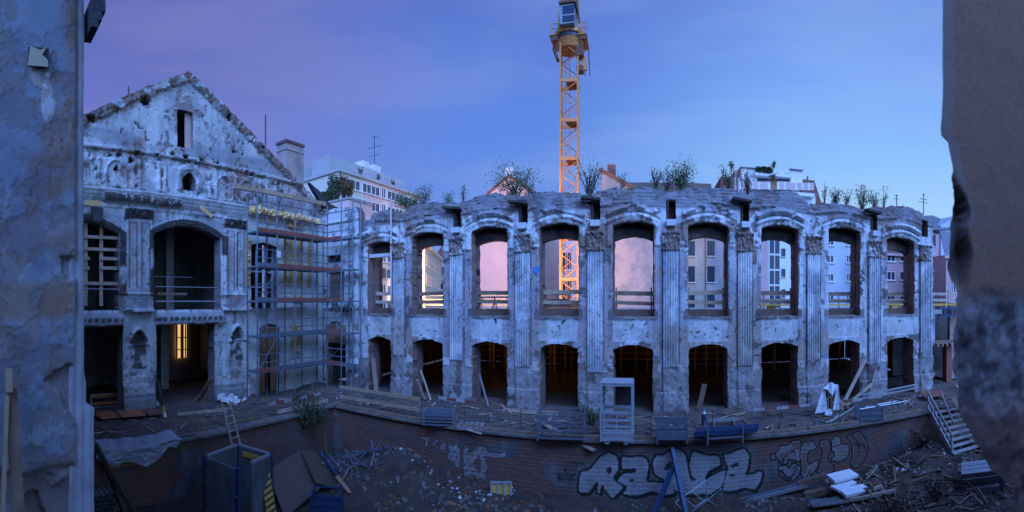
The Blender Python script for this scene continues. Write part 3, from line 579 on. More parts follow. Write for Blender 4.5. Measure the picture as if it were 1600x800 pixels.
TXT = {'D': [[(0, 0), (0, 1), (.6, .8), (.6, .2), (0, 0)]], 'I': [[(.3, 0), (.3, 1)]], 'P': [[(0, 0), (0, 1), (.6, .9), (.6, .55), (0, .5)]], 'A': [[(0, 0), (.35, 1), (.7, 0)], [(.15, .4), (.55, .4)]], 'N': [[(0, 0), (0, 1), (.6, 0), (.6, 1)]], 'C': [[(.6, .9), (.1, 1), (0, .5), (.1, 0), (.6, .1)]],
       'W': [[(0, 1), (.2, 0), (.4, .7), (.6, 0), (.8, 1)]], 'T': [[(0, 1), (.7, 1)], [(.35, 1), (.35, 0)]], 'H': [[(0, 0), (0, 1)], [(.6, 0), (.6, 1)], [(0, .5), (.6, .5)]], 'S': [[(.6, .95), (.1, .9), (.1, .55), (.6, .45), (.5, .05), (0, .1)]], 'O': [[(.1, 0), (0, .5), (.2, 1), (.6, .8), (.6, .1), (.1, 0)]], 'R': [[(0, 0), (0, 1), (.6, .85), (.5, .5), (0, .5), (.6, 0)]], 'Y': [[(0, 1), (.3, .5), (.6, 1)], [(.3, .5), (.3, 0)]]}
STROKES = []
for word, x, y, w, h in (('TIPANIC', 885, 728, 4.4, 8), ('WITH', 881, 738, 5.4, 8), ('HISTORY', 873, 750, 4.1, 10)):
    for k, chh in enumerate(word):
        for st in TXT[chh]: STROKES.append(PW([(x + (k + a) * w * (1 if a < .9 else .95), y - b * h - .5 * k * (word == 'WITH')) for a, b in st]))
def pw_paint(u, v):
    fill = np.zeros(u.shape); line = np.zeros(u.shape); red = np.zeros(u.shape); halo = np.zeros(u.shape)
    for p in B_:
        i = inpoly(u, v, p); q = polydist(u, v, p); fill = np.maximum(fill, i * 1.0); line = np.maximum(line, (q < .055) * 1.0)
        sh = inpoly(u - .07, v + .11, p); line = np.maximum(line, (sh & ~i) * 1.0); halo = np.maximum(halo, (q < .32) * (~i) * 1.0)
    for p in B_: fill = np.where(inpoly(u, v, p) & (polydist(u, v, p) > .045), 1, fill); line = np.where(inpoly(u, v, p) & (polydist(u, v, p) > .045), 0, line)
    for p in H_: line = np.where(inpoly(u, v, p), 1, line)
    for j, p in enumerate(R_):
        i = inpoly(u, v, p); q = polydist(u, v, p); line = np.where(i, 0, line); fill = np.maximum(fill, i * (.78 if j not in (3, 5) else .12)); red = np.maximum(red, i * (.8 if j in (3, 5) else .15)); line = np.maximum(line, (q < .038) * 1.0); line = np.where(i & (np.abs(fbm(u, v, .9, 2, 600 + j) - .5) < .022), .9, line); fill = np.where(i & (fbm(u, v, .35, 3, 640 + j) > .56), .2, fill); 
        fill = np.where(i & (q > .05) & (q < .085), .95, fill)
    for p in K_:
        i = inpoly(u, v, p); fill = np.maximum(fill, i * .85); q = polydist(u, v, p)
        dots = i & (np.hypot((u + .11 * np.floor(v / .26)) % .30 - .15, v % .26 - .13) < .062); fill = np.where(dots, .08, fill); red = np.where(dots, .6, red)
        line = np.maximum(line, ((q < .035) & ~i) * .9)
    for p in KH_: i = inpoly(u, v, p); fill = np.where(i, 0, fill)
    for p in STROKES: line = np.maximum(line, (polydist(u, v, p, False) < .020) * .85)
    return fill, line, red, halo
def pit_surf(seed, paint=False):
    def f(u, v):
        n1 = fbm(u, v, 1.5, 5, seed); n2 = fbm(u, v, .3, 4, seed + 1); n3 = fbm(u, v * .35, .8, 4, seed + 2)
        k = lerp(np.array((.15, .115, .105)), np.array((.10, .10, .11)), sm(.4, .6, n1)); k = lerp(k, np.array((.19, .20, .215)), .55 * sm(.56, .66, n3)); A = np.clip(.85 - .75 * sm(.56, .68, n1) , 0, 1)
        d = .03 * (n2 - .5) + .04 * (n1 - .5)
        crs = (v % .085) < .018; d = d - .012 * crs
        if paint:
            fl, li, rd, ha = pw_paint(u, v); wear = .82 + .3 * (n2 - .5) - .12 * crs
            k = lerp(k, np.array((.10, .17, .18)), .45 * ha); A = A * (1 - .5 * ha)
            f2 = np.clip(fl * wear, 0, 1); k = lerp(k, np.array((.40, .42, .45)), f2 * (.70 + .45 * n3)); k = lerp(k, np.array((.15, .055, .055)), np.clip(rd, 0, 1) * wear * .8); k = lerp(k, np.array((.012, .012, .016)), .93 * np.clip(li, 0, 1))
            A = A * (1 - np.clip(np.maximum.reduce([f2, li, rd]), 0, 1) * .93)
        return d, np.concatenate([k, A[..., None]], -1)
    return f
PWT = thing('brick_retaining_wall', 'long dark brick pit wall carrying silver and red graffiti', 'retaining wall', (0, YP, ZG))
def greg(u, v):
    fl, li, rd, ha = pw_paint(u, v); on = (fl + li + rd) > .2; x = np.where(u < at_y(830, 0, YP)[0], 2, np.where(u < at_y(898, 0, YP)[0], 4, np.where(u < at_y(1203, 0, YP)[0], 1, 3))); return np.where(on, x, 0)
ga, gb = at_y(640, 0, YP)[0], at_y(1375, 0, YP)[0]
relief(fine(XP, 19.5, .09, [(ga, gb)], .034), grid(-9.2, -6.03, .034), lambda u, v: np.ones_like(u), pit_surf(301, True), lambda u, v, d: (u, YP - d, v), .4,
       [('wall', 'pit_brick', PWT, None), ('graffiti', 'pit_brick', PWT, {'label': 'big silver graffiti letters outlined in black'}), ('graffiti', 'pit_brick', PWT, {'label': 'silver graffiti letters with dark dots'}), ('graffiti', 'pit_brick', PWT, {'label': 'grey and red graffiti lettering'}), ('graffiti', 'pit_brick', PWT, {'label': 'small black handwritten graffiti words'})], greg)
PLT = thing('brick_retaining_wall', 'shadowed brick and render pit wall below the gabled front', 'retaining wall', (XP, 9, ZG))
relief(grid(-3, 18.3, .07), grid(-9.2, -6.03, .06), lambda u, v: np.ones_like(u), pit_surf(321), lambda u, v, d: (XP + d, u, v), .4, [('wall', 'pit_brick', PLT, None)])
# stone copings
rnd = random.Random(9)
x = XP + .3
while x < 14.0:
    w = 1.1 + rnd.random() * .9
    MB().box((x + w / 2, YP + .12 + rnd.random() * .03, -5.985), (w - .02, .62, .10 + rnd.random() * .02)).build('coping_stone', M['coping'], PWT, True); x += w
y = -1.0
while y < 17.6:
    w = 1.1 + rnd.random() * .9
    MB().box((XP - .10 - rnd.random() * .03, y + w / 2, -5.985), (.62, w - .02, .10 + rnd.random() * .02)).build('coping_stone', M['coping'], PLT, True); y += w
# terrace sheet (L shaped) with lumps
def sheet(name, x0, x1, y0, y1, s, zf, mt, kind='structure', cut=None):
    us, vs = grid(x0, x1, s), grid(y0, y1, s); U, V = np.meshgrid(us, vs); Z_ = zf(U, V); P = np.stack([U, V, Z_], -1).reshape(-1, 3)
    idx = np.arange(U.size).reshape(U.shape); q = np.stack([idx[:-1, :-1], idx[:-1, 1:], idx[1:, 1:], idx[1:, :-1]], -1)
    if cut is not None:
        uc, vc = np.meshgrid((us[:-1] + us[1:]) / 2, (vs[:-1] + vs[1:]) / 2); q = q[~cut(uc, vc)]
    o = link(name, fastmesh(name, P, q.reshape(-1, 4)), M[mt]); return tag(o, kind=kind)
tz = lambda u, v: -6.03 + .10 * (fbm(u, v, 1.1, 5, 401) - .5) + .14 * sm(.52, .7, fbm(u, v, 1.8, 4, 402))
sheet('terrace', -29, 26, -3, 24.4, .12, tz, 'terrace_dirt', cut=lambda u, v: (u > XP - .05) & (v < YP + .05))
def gz(u, v):
    b = ZG + .25 * (fbm(u, v, 2.2, 5, 411) - .5)
    mx, my = at_z(650, 760, -8.0)[:2]
    b = b + 1.35 * np.exp(-(((u + 11.4) / 2.1) ** 2 + ((v - 17.2) / 1.9) ** 2)) + .30 * np.exp(-(((u + 7.3) / 1.7) ** 2 + ((v - 17.6) / 1.5) ** 2)) + .35 * np.exp(-(((u + 13.5) / 1.6) ** 2 + ((v - 15.8) / 1.6) ** 2))
    b = b + .75 * sm(7.5, 13.5, u) * sm(13, 17, v) + .35 * np.exp(-(((u - 13.6) / 1.2) ** 2 + ((v - 17.4) / 1.0) ** 2))
    return b + .14 * (fbm(u, v, .5, 4, 412) - .5)
sheet('pit_floor', XP, 24, -3, YP, .12, gz, 'earth')
def gzf(x, y): return float(gz(np.array([x]), np.array([y]))[0])
tag(link('ground', MB().quad((-1500, -1500, -9.3), (1500, -1500, -9.3), (1500, 1500, -9.3), (-1500, 1500, -9.3)).mesh('ground'), M['earth']), kind='structure')
# ================================================================== the building we look out of
NB = thing('near_building', 'dim broken plaster window opening framing the view', 'building', (0, 0, -9))
for c, d in (((-13.5, .45, 0), (19.6, .86, 18.4)), ((13.3, 1.19, 0), (23, .26, 18.4)), ((-1.2, .45, -6.0), (5.4, .86, 6.4)), ((-1.2, .45, 6.2), (5.4, .86, 5.8)),
             ((-1, -4.2, .5), (12, .2, 6)), ((-7, -2, .5), (.2, 4.4, 8)), ((5, -2, .5), (.2, 4.4, 8)), ((-1, -1.95, -1.9), (12, 4.3, .2))):
    MB().box(c, d).build('masonry', M['dark_interior'], NB, True)
def jl_surf(u, v):
    n1 = fbm(u, v, .55, 5, 501); n2 = fbm(u, v, .13, 4, 502); n3 = fbm(u, v, 1.4, 3, 503)
    blue = np.array((.22, .26, .33)); tan = np.array((.30, .19, .135)); pale = np.array((.42, .43, .46)); brn = np.array((.19, .12, .09))
    k = np.broadcast_to(blue, u.shape + (3,)).copy()
    t = u + .10 * (n1 - .5)
    k = lerp(k, tan, .75 * sm(.44, .54, n3 + .25 * (t - .35) + .10 * (n1 - .5)) * (v > -.1))
    k = lerp(k, pale, .55 * sm(.52, .66, n1 + .12 * band(-.3, .6, v, .3)) * (v < .9))
    k = lerp(k, brn, .6 * sm(.52, .66, fbm(u, v, .5, 4, 505) + .35 * (t - .5)) * (v > -.15))
    k = lerp(k, tan, .7 * band(-.14, .14, v + .1 * (n1 - .5), .05))
    # white blob above the broken socket plate
    bl = np.minimum(np.hypot((u - .53) / .075, (v - 1.78) / .13), np.hypot((u - .585) / .06, (v - 1.56) / .16)) + .5 * (n2 - .5)
    k = lerp(k, pale * 1.1, sm(1.08, .95, bl)); d = .005 * (n1 - .5) + .002 * (n2 - .5) + .006 * sm(1.08, .95, bl)
    crk = sm(.06, .0, np.abs(fbm(u, v, .45, 3, 507) - .5) * 2) * sm(.45, .55, n3); d = d - .02 * crk; k = lerp(k, brn * .6, .7 * crk * (v < 0))
    torn = sm(.50, .52, fbm(u, v, .4, 4, 509) + .55 * (u - .62) - .1) * (v < .35); d = d - .045 * torn; k = lerp(k, np.array((.25, .24, .26)), .6 * torn)
    for q, (sc, thr, sd_) in enumerate(((.30, .54, 531), (.17, .57, 532), (.5, .56, 533))):
        ch = sm(thr, thr + .006, fbm(u, v, sc, 5, sd_) + .05 * (v < -.2) + .03 * (u > .6)); d = d - .003 * ch; k = lerp(k, (tan * .8, blue * .75, brn * 1.2)[q], .45 * ch); k = lerp(k, brn * .5, .6 * band(thr - .006, thr + .002, fbm(u, v, sc, 5, sd_) + .05 * (v < -.2) + .03 * (u > .6), .002))
    pit = sm(.74, .78, fbm(u, v, .035, 2, 534)) * sm(.5, .6, n3 + .1); d = d - .004 * pit; k = lerp(k, brn * .6, .6 * pit)
    low = sm(-1.25, -1.35, v + .25 * (n1 - .5)); d = d - .05 * low * sm(.45, .55, n1); k = lerp(k, brn, .5 * low)
    return d, np.concatenate([k * (.85 + .3 * n2)[..., None], (0 * u)[..., None]], -1)
def jl_sdf(u, v): return np.minimum(.80 + .018 * (fbm(u, v, .35, 3, 511) - .5) - .03 * band(-.9, -.1, v, .1) * fbm(u, v, .3, 3, 512) - u, 1 + 0 * u)
relief(grid(-1.6, .86, .013), grid(-2.5, 3.2, .014), jl_sdf, jl_surf, lambda u, v, d: (-3.3 + d, u, v), .25, [('left_reveal', 'near_plaster', NB, None)], reveal=(.3, .3, .33, 0))
def js_surf(u, v): n2 = fbm(u, v, .15, 4, 522); return .01 * (n2 - .5) + .006 * np.sign(np.sin(u * 90)), np.concatenate([np.array((.36, .36, .40)) * (.7 + .6 * n2)[..., None], (0 * u)[..., None]], -1)
relief(grid(.76, 1.0, .012), grid(-2.5, 3.2, .014), lambda u, v: np.minimum(.885 + .085 * sm(-.82, -.88, v) + .012 * (fbm(u, v, .2, 3, 523) - .5) + .02 * band(-.85, -.6, v, .08) - u, 1), js_surf, lambda u, v, d: (-3.34 + d, u, v), .3, [('window_frame', 'near_plaster', NB, None)], reveal=(.3, .3, .33, 0))
# socket plate and cornice fragment
sp = at_x(58, 90, -3.28); m = Matrix.Rotation(R(0), 3, 'X')
pl = MB().prism([(sp[0], sp[1] - .075, sp[2] - .075), (sp[0], sp[1] + .085, sp[2] - .075), (sp[0], sp[1] + .08, sp[2] - .02), (sp[0], sp[1] + .035, sp[2] + .015), (sp[0], sp[1] + .07, sp[2] + .07), (sp[0], sp[1] + .02, sp[2] + .05), (sp[0], sp[1] - .055, sp[2] + .075)], (.02, 0, 0)).build('socket_plate', mat('socket_plastic', (.42, .37, .28), .6, var=.1), NB, True)
MB().box((sp[0] + .005, sp[1] + .01, sp[2]), (.012, .16, .15)).build('socket_recess', M['black'], NB, True)
zt = lambda py, D=3.5: (HY - py) / F * D
for i, (a, b, c) in enumerate(((12, 30, .12), (30, 44, .09), (44, 56, .06))):
    MB().box((-3.36, .92 + c / 2, zt((a + b) / 2)), (.22, c, zt(a) - zt(b) - .004)).build('cornice_moulding', M['steel_dark'], NB, True)
# right-hand broken jamb
EDGE = np.array([(-60, 1473), (0, 1473), (150, 1473), (200, 1470), (214, 1471), (218, 1481), (280, 1490), (310, 1502), (335, 1504), (352, 1498), (400, 1500), (470, 1496), (540, 1500), (600, 1508), (650, 1514), (690, 1533), (740, 1555), (770, 1588), (800, 1602), (900, 1612)], float)
YJ = 1.0
def jr_edge(v):
    px = 1490 + 0 * v
    for _ in range(3): t = (px - CX) / F; py = HY - v * np.cos(t) / YJ * F; px = np.interp(py, EDGE[:, 0], EDGE[:, 1])
    return YJ * np.tan((px - CX) / F)
def jr_surf(u, v):
    n1 = fbm(u, v, .3, 5, 541); n2 = fbm(u, v, .08, 4, 542); e = u - jr_edge(v)
    brn = np.array((.29, .165, .115)); gry = np.array((.25, .215, .215))
    px = 1010; lower = sm(.06, -.02, v + .09 * (n1 - .5) - .12 * sm(.02, .3, e) * 0)
    k = np.broadcast_to(brn, u.shape + (3,)).copy(); k = lerp(k, gry * (.55 + .75 * n1)[..., None], lower); k = lerp(k, gry, .5 * band(-.01, .05, e + .02 * (n1 - .5), .01) * (v > .2))
    bw = np.interp(v, [-1, 0, .15, .3, .40], [.02, .04, .05, .025, .005]); bnd = (1 - sm(bw * .8, bw * 1.1, e + .03 * (n1 - .5))) * sm(.44, .26, v); rough = np.maximum(lower, bnd); k = lerp(k, np.array((.11, .085, .08)), .8 * bnd * sm(.02, .10, v)); k = lerp(k, np.array((.11, .09, .09)), .85 * lower * sm(.50, .56, fbm(u, v, .06, 4, 549))); k = lerp(k, np.array((.34, .31, .31)), .6 * lower * sm(.57, .62, fbm(u, v, .05, 3, 551))); k = lerp(k, np.array((.16, .08, .06)), .8 * sm(-.30, -.42, v + .1 * (n1 - .5)))  # bnd darkens the colour as shade of the recessed broken edge
    d = -.03 * rough - .025 * bnd * sm(.0, .1, v) + .10 * rough * (n1 - .5) + .02 * rough * (n2 - .5) + .006 * (n2 - .5)
    return d, np.concatenate([k, (0 * u)[..., None]], -1)
relief(grid(.68, 1.9, .009), grid(-1.2, 1.4, .010), lambda u, v: u - jr_edge(v) - .035 * (fbm(u, v, .07, 4, 545) - .5) * sm(.48, .34, v), jr_surf, lambda u, v, d: (u, YJ - d, v), .35, [('right_jamb', 'near_plaster', NB, None)], back=lambda u, v: (u + .62, v), reveal=(.24, .19, .17, 0))
# ================================================================== rooms behind the fronts
RM = thing('inner_rooms', 'dim gutted rooms seen through the openings of the gabled front', 'building interior', (-25, 11, -6))
def part(nm, c, d, mt, par): return MB().box(c, d).build(nm, M[mt], par, True)
part('back_wall', (-29.2, 11, 2), (.2, 24.6, 16.2), 'concrete', RM); part('floor_slab', (-25.8, 11, -.72), (6.8, 24, .25), 'dark_interior', RM); part('ceiling', (-25.8, 11, 5.2), (6.8, 24, .25), 'dark_interior', RM)
part('side_wall', (-25.9, -1.2, 0), (7, .2, 12), 'dark_interior', RM); part('side_wall', (-25.9, 23.9, 0), (7, .2, 12), 'dark_interior', RM)
part('cross_wall', (-25.4, 16.7, 0), (5.6, .3, 10.3), 'concrete', RM); part('cross_wall', (-25.4, 8.5, 0), (5.6, .3, 10.3), 'concrete', RM)
for y in (9.6, 12.5):
    part('column', (-25.5, y, 2.2), (.55, .55, 5.7), 'concrete', RM); part('column', (-26.3, y, -3.4), (.6, .6, 5.1), 'concrete', RM)
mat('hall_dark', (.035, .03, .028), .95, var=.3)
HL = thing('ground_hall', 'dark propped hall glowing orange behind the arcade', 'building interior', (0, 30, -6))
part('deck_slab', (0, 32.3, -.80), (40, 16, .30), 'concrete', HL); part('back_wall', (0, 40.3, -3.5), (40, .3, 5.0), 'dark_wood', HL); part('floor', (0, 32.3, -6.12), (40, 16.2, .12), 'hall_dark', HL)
MB().prism([(-2.7, 24.4, -6.05), (-4.3, 40, -6.05), (-4.3, 40, -.97), (-2.7, 24.4, -.97)], (.15, 0, 0)).build('light_baffle', M['hall_dark'], HL, True)  # both partitions are baffles added to keep bulb light from other bays
MB().prism([(-10.7, 30.4, -6.05), (-13.9, 40, -6.05), (-13.9, 40, -.97), (-10.7, 30.4, -.97)], (.15, 0, 0)).build('light_baffle', M['hall_dark'], HL, True)
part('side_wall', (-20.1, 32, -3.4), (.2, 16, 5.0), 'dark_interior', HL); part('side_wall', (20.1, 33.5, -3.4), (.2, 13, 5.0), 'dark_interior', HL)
# ================================================================== town behind: each house a thing with walls, roof, windows
def wall_mat(name, col, var=.1, scale=.5): return mat(name, col, .9, var=var, scale=scale, bump=.05)
wall_mat('grey_render', (.44, .43, .44)); wall_mat('cream_render', (.68, .62, .50)); wall_mat('pink_render', (.66, .49, .46)); wall_mat('pale_render', (.76, .76, .78)); wall_mat('blue_render', (.52, .56, .64)); wall_mat('beige_render', (.40, .34, .27), .2, .8)
wall_mat('rose_render', (.56, .36, .36)); wall_mat('peach_render', (.62, .42, .40), .12, .25); mat('grey_roof', (.16, .17, .20), .7, var=.15); mat('red_roof', (.22, .085, .06), .85, var=.3); mat('brown_roof', (.13, .085, .075), .9, var=.3)
mat('firewall', (.42, .32, .31), .92, col2=(.25, .24, .24), scale=.42, bump=.15, det=9)
cr_ = M['firewall'].node_tree.nodes['Color Ramp'].color_ramp.elements; cr_[0].position = .42; cr_[1].position = .55
m_, t_, n_, l_, b_ = nt('window_glass'); b_.inputs['Base Color'].default_value = (.03, .05, .09, 1); b_.inputs['Roughness'].default_value = .08; b_.inputs['Specular IOR Level'].default_value = .9
class Face:                                       # an upright plane through two ground points, out = towards the viewer's side
    def __init__(s, a, b, out):
        s.a = Vector((a[0], a[1], 0)); s.d = Vector((b[0] - a[0], b[1] - a[1], 0)); s.len = s.d.length; s.d.normalize(); n = Vector((-s.d.y, s.d.x, 0)); s.n = n if n.dot(Vector((out[0], out[1], 0))) > 0 else -n
    def p(s, u, z, o=0): return s.a + s.d * u + s.n * o + Vector((0, 0, z))
    def at(s, px, py):                            # photograph ray met with the plane -> (u, z)
        t = th(px); r = Vector((math.sin(t), math.cos(t), 0)); k = s.a.dot(s.n) / r.dot(s.n); q = r * k; return ((q - s.a).dot(s.d), (HY - py) / F * k)
def window(f, u, z, w, h, par, frame='white_paint', split=2, sill=True):
    mb = MB(); t = .09
    def bx(a, b, c, d, o=.03, th_=.08): mb.prism([f.p(a, c, o - th_ / 2), f.p(b, c, o - th_ / 2), f.p(b, d, o - th_ / 2), f.p(a, d, o - th_ / 2)], f.n * th_)
    bx(u - w / 2, u - w / 2 + t, z, z + h); bx(u + w / 2 - t, u + w / 2, z, z + h); bx(u - w / 2 + t, u + w / 2 - t, z, z + t); bx(u - w / 2 + t, u + w / 2 - t, z + h - t, z + h)
    for k in range(1, split): x = u - w / 2 + w * k / split; bx(x - t / 2, x + t / 2, z + t, z + h - t, .025, .07)
    o = mb.build('window', M[frame], par, True)
    g = MB().prism([f.p(u - w / 2 + t, z + t, .0), f.p(u + w / 2 - t, z + t, .0), f.p(u + w / 2 - t, z + h - t, .0), f.p(u - w / 2 + t, z + h - t, .0)], f.n * .02)
    g.build('pane', M['window_glass'], o, True)
    if sill: MB().prism([f.p(u - w / 2 - .08, z - .07, .0), f.p(u + w / 2 + .08, z - .07, .0), f.p(u + w / 2 + .08, z - .004, .0), f.p(u - w / 2 - .08, z - .004, .0)], f.n * .16).build('sill', M['pale_render'], o, True)
    return o
def block(par, a, b, out, depth, z0, z1, mt, nm='wall'):
    f = Face(a, b, out); q = [f.p(0, z0), f.p(f.len, z0), f.p(f.len, z1), f.p(0, z1)]
    MB().prism(q, -f.n * depth).build(nm, M[mt], par, True); return f
def house(name, label, cat, at): return thing(name, label, cat, at)
# --- tall pale apartment house on the left
H1 = house('apartment_building', 'pale modern apartment building with rooftop terrace above the corner wall', 'building', (-38, 48, -9))
NC = at_d(529, 470, 55); FC = at_d(655, 470, 69)
f1 = block(H1, NC[:2], FC[:2], (1, 0), 9, -9, 16.6, 'cream_render')
zt1 = 16.6
MB().prism([f1.p(-.2, zt1, .25), f1.p(f1.len + .2, zt1, .25), f1.p(f1.len + .2, zt1 + .45, .25), f1.p(-.2, zt1 + .45, .25)], -f1.n * 9.5).build('parapet', M['grey_render'], H1, True)
for (pa, pb) in ((565, 596), (606, 630)):
    ua, ub = f1.at(pa, 300)[0], f1.at(pb, 300)[0]
    MB().prism([f1.p(ua, -8.9, 0), f1.p(ub, -8.9, 0), f1.p(ub, zt1 - .02, 0), f1.p(ua, zt1 - .02, 0)], f1.n * .05).build('wall_bay', M['pink_render'], H1, True)
for row in range(9):
    z = 14.75 - row * 2.3
    for px, w in ((540.5, 1.75), (555, 1.75), (572.5, 1.75), (586, 1.75), (599, .9), (611, 1.9), (623, 1.9), (637, 1.9), (648, 1.6)):
        u = f1.at(px, 300)[0]; in_bay = 565 < px < 596 or 606 < px < 630
        fr = Face(f1.p(0, 0, .055 if in_bay else .01)[:2], f1.p(f1.len, 0, .055 if in_bay else .01)[:2], (1, 0)); window(fr, u, z, w + .1, 1.3 if w > 1 else 1.45, H1, 'red_brown' if row % 3 == 2 else 'white_paint')
pa, pb = f1.p(.4, 0, -2.2), f1.p(f1.len * .93, 0, -2.2)
f1b = block(H1, pa[:2], pb[:2], (1, 0), 3.4, zt1 + .1, 19.3, 'grey_render', 'penthouse')
w0 = f1.p(0, 0, -9.0); MB().prism([(w0.x - 2.6, w0.y - .2, zt1 - 2), (w0.x + 1.2, w0.y - .2, zt1 - 2), (w0.x + 1.2, w0.y - .2, zt1 + 3), (w0.x - 2.6, w0.y - .2, zt1 + 3)], (0, 5, 0)).build('stair_tower', M['grey_render'], H1, True)
for k, u in enumerate((.52, .66)): q = f1.p(f1.len * u, 0, -4.4); MB().box((q.x, q.y, 20.0), (1.6, 1.6, 1.8)).build('chimney', M['white_paint'], H1, True)
wing = at_d(478, 300, 50); MB().box((-33.4, 39.1, 1.2), (5.4, 4.4, 20.4)).build('side_wing', M['pink_render'], H1, True)
for px in (525, 538):
    ff = Face((-36.1, 36.9), (-30.7, 36.9), (0, -1)); u = 2.9 if px == 525 else 4.4; window(ff, u, 9.0, 1.6, 1.4, H1)
MB().box((-33.4, 39.1, 11.5), (5.6, 4.6, .22)).build('roof_edge', M['concrete'], H1, True)
# --- far yellow street
H2 = house('town_house', 'warm lit yellow street house seen through the second window', 'building', (-37, 70, -9))
a = at_d(664, 470, 70); b = at_d(690, 470, 100); f2 = block(H2, a[:2], b[:2], (1, -1), 10, -9, 9.2, 'cream_render')
MB().prism([f2.p(-.3, 9.2, .5), f2.p(f2.len, 9.2, .5), f2.p(f2.len, 9.6, .5), f2.p(-.3, 9.6, .5)], -f2.n * 10).build('cornice', M['pale_render'], H2, True)
MB().prism([f2.p(0, 9.6, .1), f2.p(0, 12.6, -5), f2.p(0, 9.6, -10)], f2.d * f2.len).build('roof', M['red_roof'], H2, True)
for r_ in range(5):
    for k in range(8): window(f2, 2.2 + k * 3.6, 5.9 - r_ * 3.2, 1.2, 1.9, H2, 'beige_render')
H2b = house('town_house', 'far yellow house with red roof closing the street beyond the second window', 'building', (-42, 104, -9))
a = at_d(676, 470, 106); b = at_d(702, 470, 100); f2b = block(H2b, a[:2], b[:2], (0, -1), 8, -9, 9.6, 'cream_render')
MB().prism([f2b.p(-1, 9.6, .3), f2b.p(-1, 14.5, -4), f2b.p(-1, 9.6, -8.3)], f2b.d * (f2b.len + 2)).build('roof', M['red_roof'], H2b, True)
for r_ in range(5):
    for k in range(4): window(f2b, 1.6 + k * 2.9, 6.2 - r_ * 3.2, 1.2, 1.9, H2b, 'beige_render')
# --- pink fire wall with gable
H3 = house('gable_house', 'windowless pink gabled fire wall filling the third window', 'building', (-17, 48, -9))
g0, g1, gp = at_y(722, 300, 48), at_y(846, 300, 48), at_y(795, 276, 48)
zl = gp[2] - (gp[0] - g0[0]) * .74; zr = gp[2] - (g1[0] - gp[0]) * .74
MB().prism([(g0[0], 48, -9), (g1[0], 48, -9), (g1[0], 48, zr), (gp[0], 48, gp[2]), (g0[0], 48, zl)], (0, 14, 0)).build('wall', M['peach_render'], H3, True)
for p, q in (((g0[0] - .1, 48, zl), (gp[0], 48, gp[2])), ((gp[0], 48, gp[2]), (g1[0] + .1, 48, zr))):
    MB().prism([Vector(p) + Vector((0, -.15, .02)), Vector(q) + Vector((0, -.15, .02)), Vector(q) + Vector((0, -.15, .30)), Vector(p) + Vector((0, -.15, .30))], (0, 14.3, 0)).build('roof', M['red_roof'], H3, True)
MB().box((gp[0] - .4, 49.5, gp[2] + .6), (.9, .9, 1.6)).build('chimney', M['pale_render'], H3, True)
# --- white-blue house behind the crane
H4 = house('town_house', 'bluish white house with tall windows behind the crane mast', 'building', (-7, 62, -9))
a = at_d(846, 470, 52); b = at_d(872, 470, 62); c = at_d(938, 470, 60)
f4 = block(H4, a[:2], b[:2], (1, -1), 8, -9, 8.5, 'pale_render'); f4b = block(H4, b[:2], c[:2], (0, -1), 8, -9, 8.6, 'blue_render')
for r_ in range(5):
    window(f4, 5.5, 3.5 - r_ * 4.0, 1.2, 2.5, H4, 'grey_roof')
    for k in range(3): window(f4b, 1.4 + k * 2.4, 4.4 - r_ * 4.2, 1.5, 2.6, H4, 'white_paint')
# --- patched fire wall
H5 = house('gable_house', 'patchy grey pink fire wall with sloping red roof edge seen through the middle window', 'building', (-1, 42, -9))
p0, p1, p2 = at_y(938, 266, 42), at_y(999, 302, 42), at_y(1032, 320, 42)
MB().prism([(p0[0], 42, -9), (p2[0], 42, -9), (p2[0], 42, p2[2]), (p0[0], 42, p0[2])], (0, 10, 0)).build('wall', M['firewall'], H5, True)
MB().prism([(p0[0] - .1, 41.85, p0[2] + .02), (p2[0], 41.85, p2[2] + .02), (p2[0], 41.85, p2[2] + .3), (p0[0] - .1, 41.85, p0[2] + .3)], (0, 10.3, 0)).build('roof', M['red_roof'], H5, True)
MB().box((p0[0] + 1.0, 43.5, p0[2] + .1), (.8, .8, 1.6)).build('chimney', M['red_brown'], H5, True)
# --- beige house
H6 = house('town_house', 'weathered beige house with four dark framed windows', 'building', (6, 44, -9))
f6 = block(H6, at_y(1030, 0, 44)[:2], at_y(1103, 0, 44)[:2], (0, -1), 9, -9, 9.6, 'beige_render'); f6b = block(H6, at_y(1103, 0, 43.8)[:2], at_y(1180, 0, 43.8)[:2], (0, -1), 9, -9, 9.6, 'firewall')
for px, ff in ((1080, f6), (1111, f6b), (1150, f6b)):
    for y0, y1 in ((400, 377), (441, 416), (485, 460)): u, z = ff.at(px, y0); window(ff, u, z, .75, ff.at(px, y1)[1] - z, H6, 'dark_wood', 2)
a, b = at_y(978, 297, 43), at_y(1118, 297, 43)
MB().prism([(a[0], 43.2, 9.4), (a[0], 46, 12.7), (a[0], 53, 9.4)], (b[0] - a[0], 0, 0)).build('roof', M['brown_roof'], H6, True)
for k in range(4): MB().tube((9.6 + k * .42, 46, 11.5), (9.6 + k * .42, 46, 13.5), .13, 8).build('flue', M['galvanised'], H6, True)
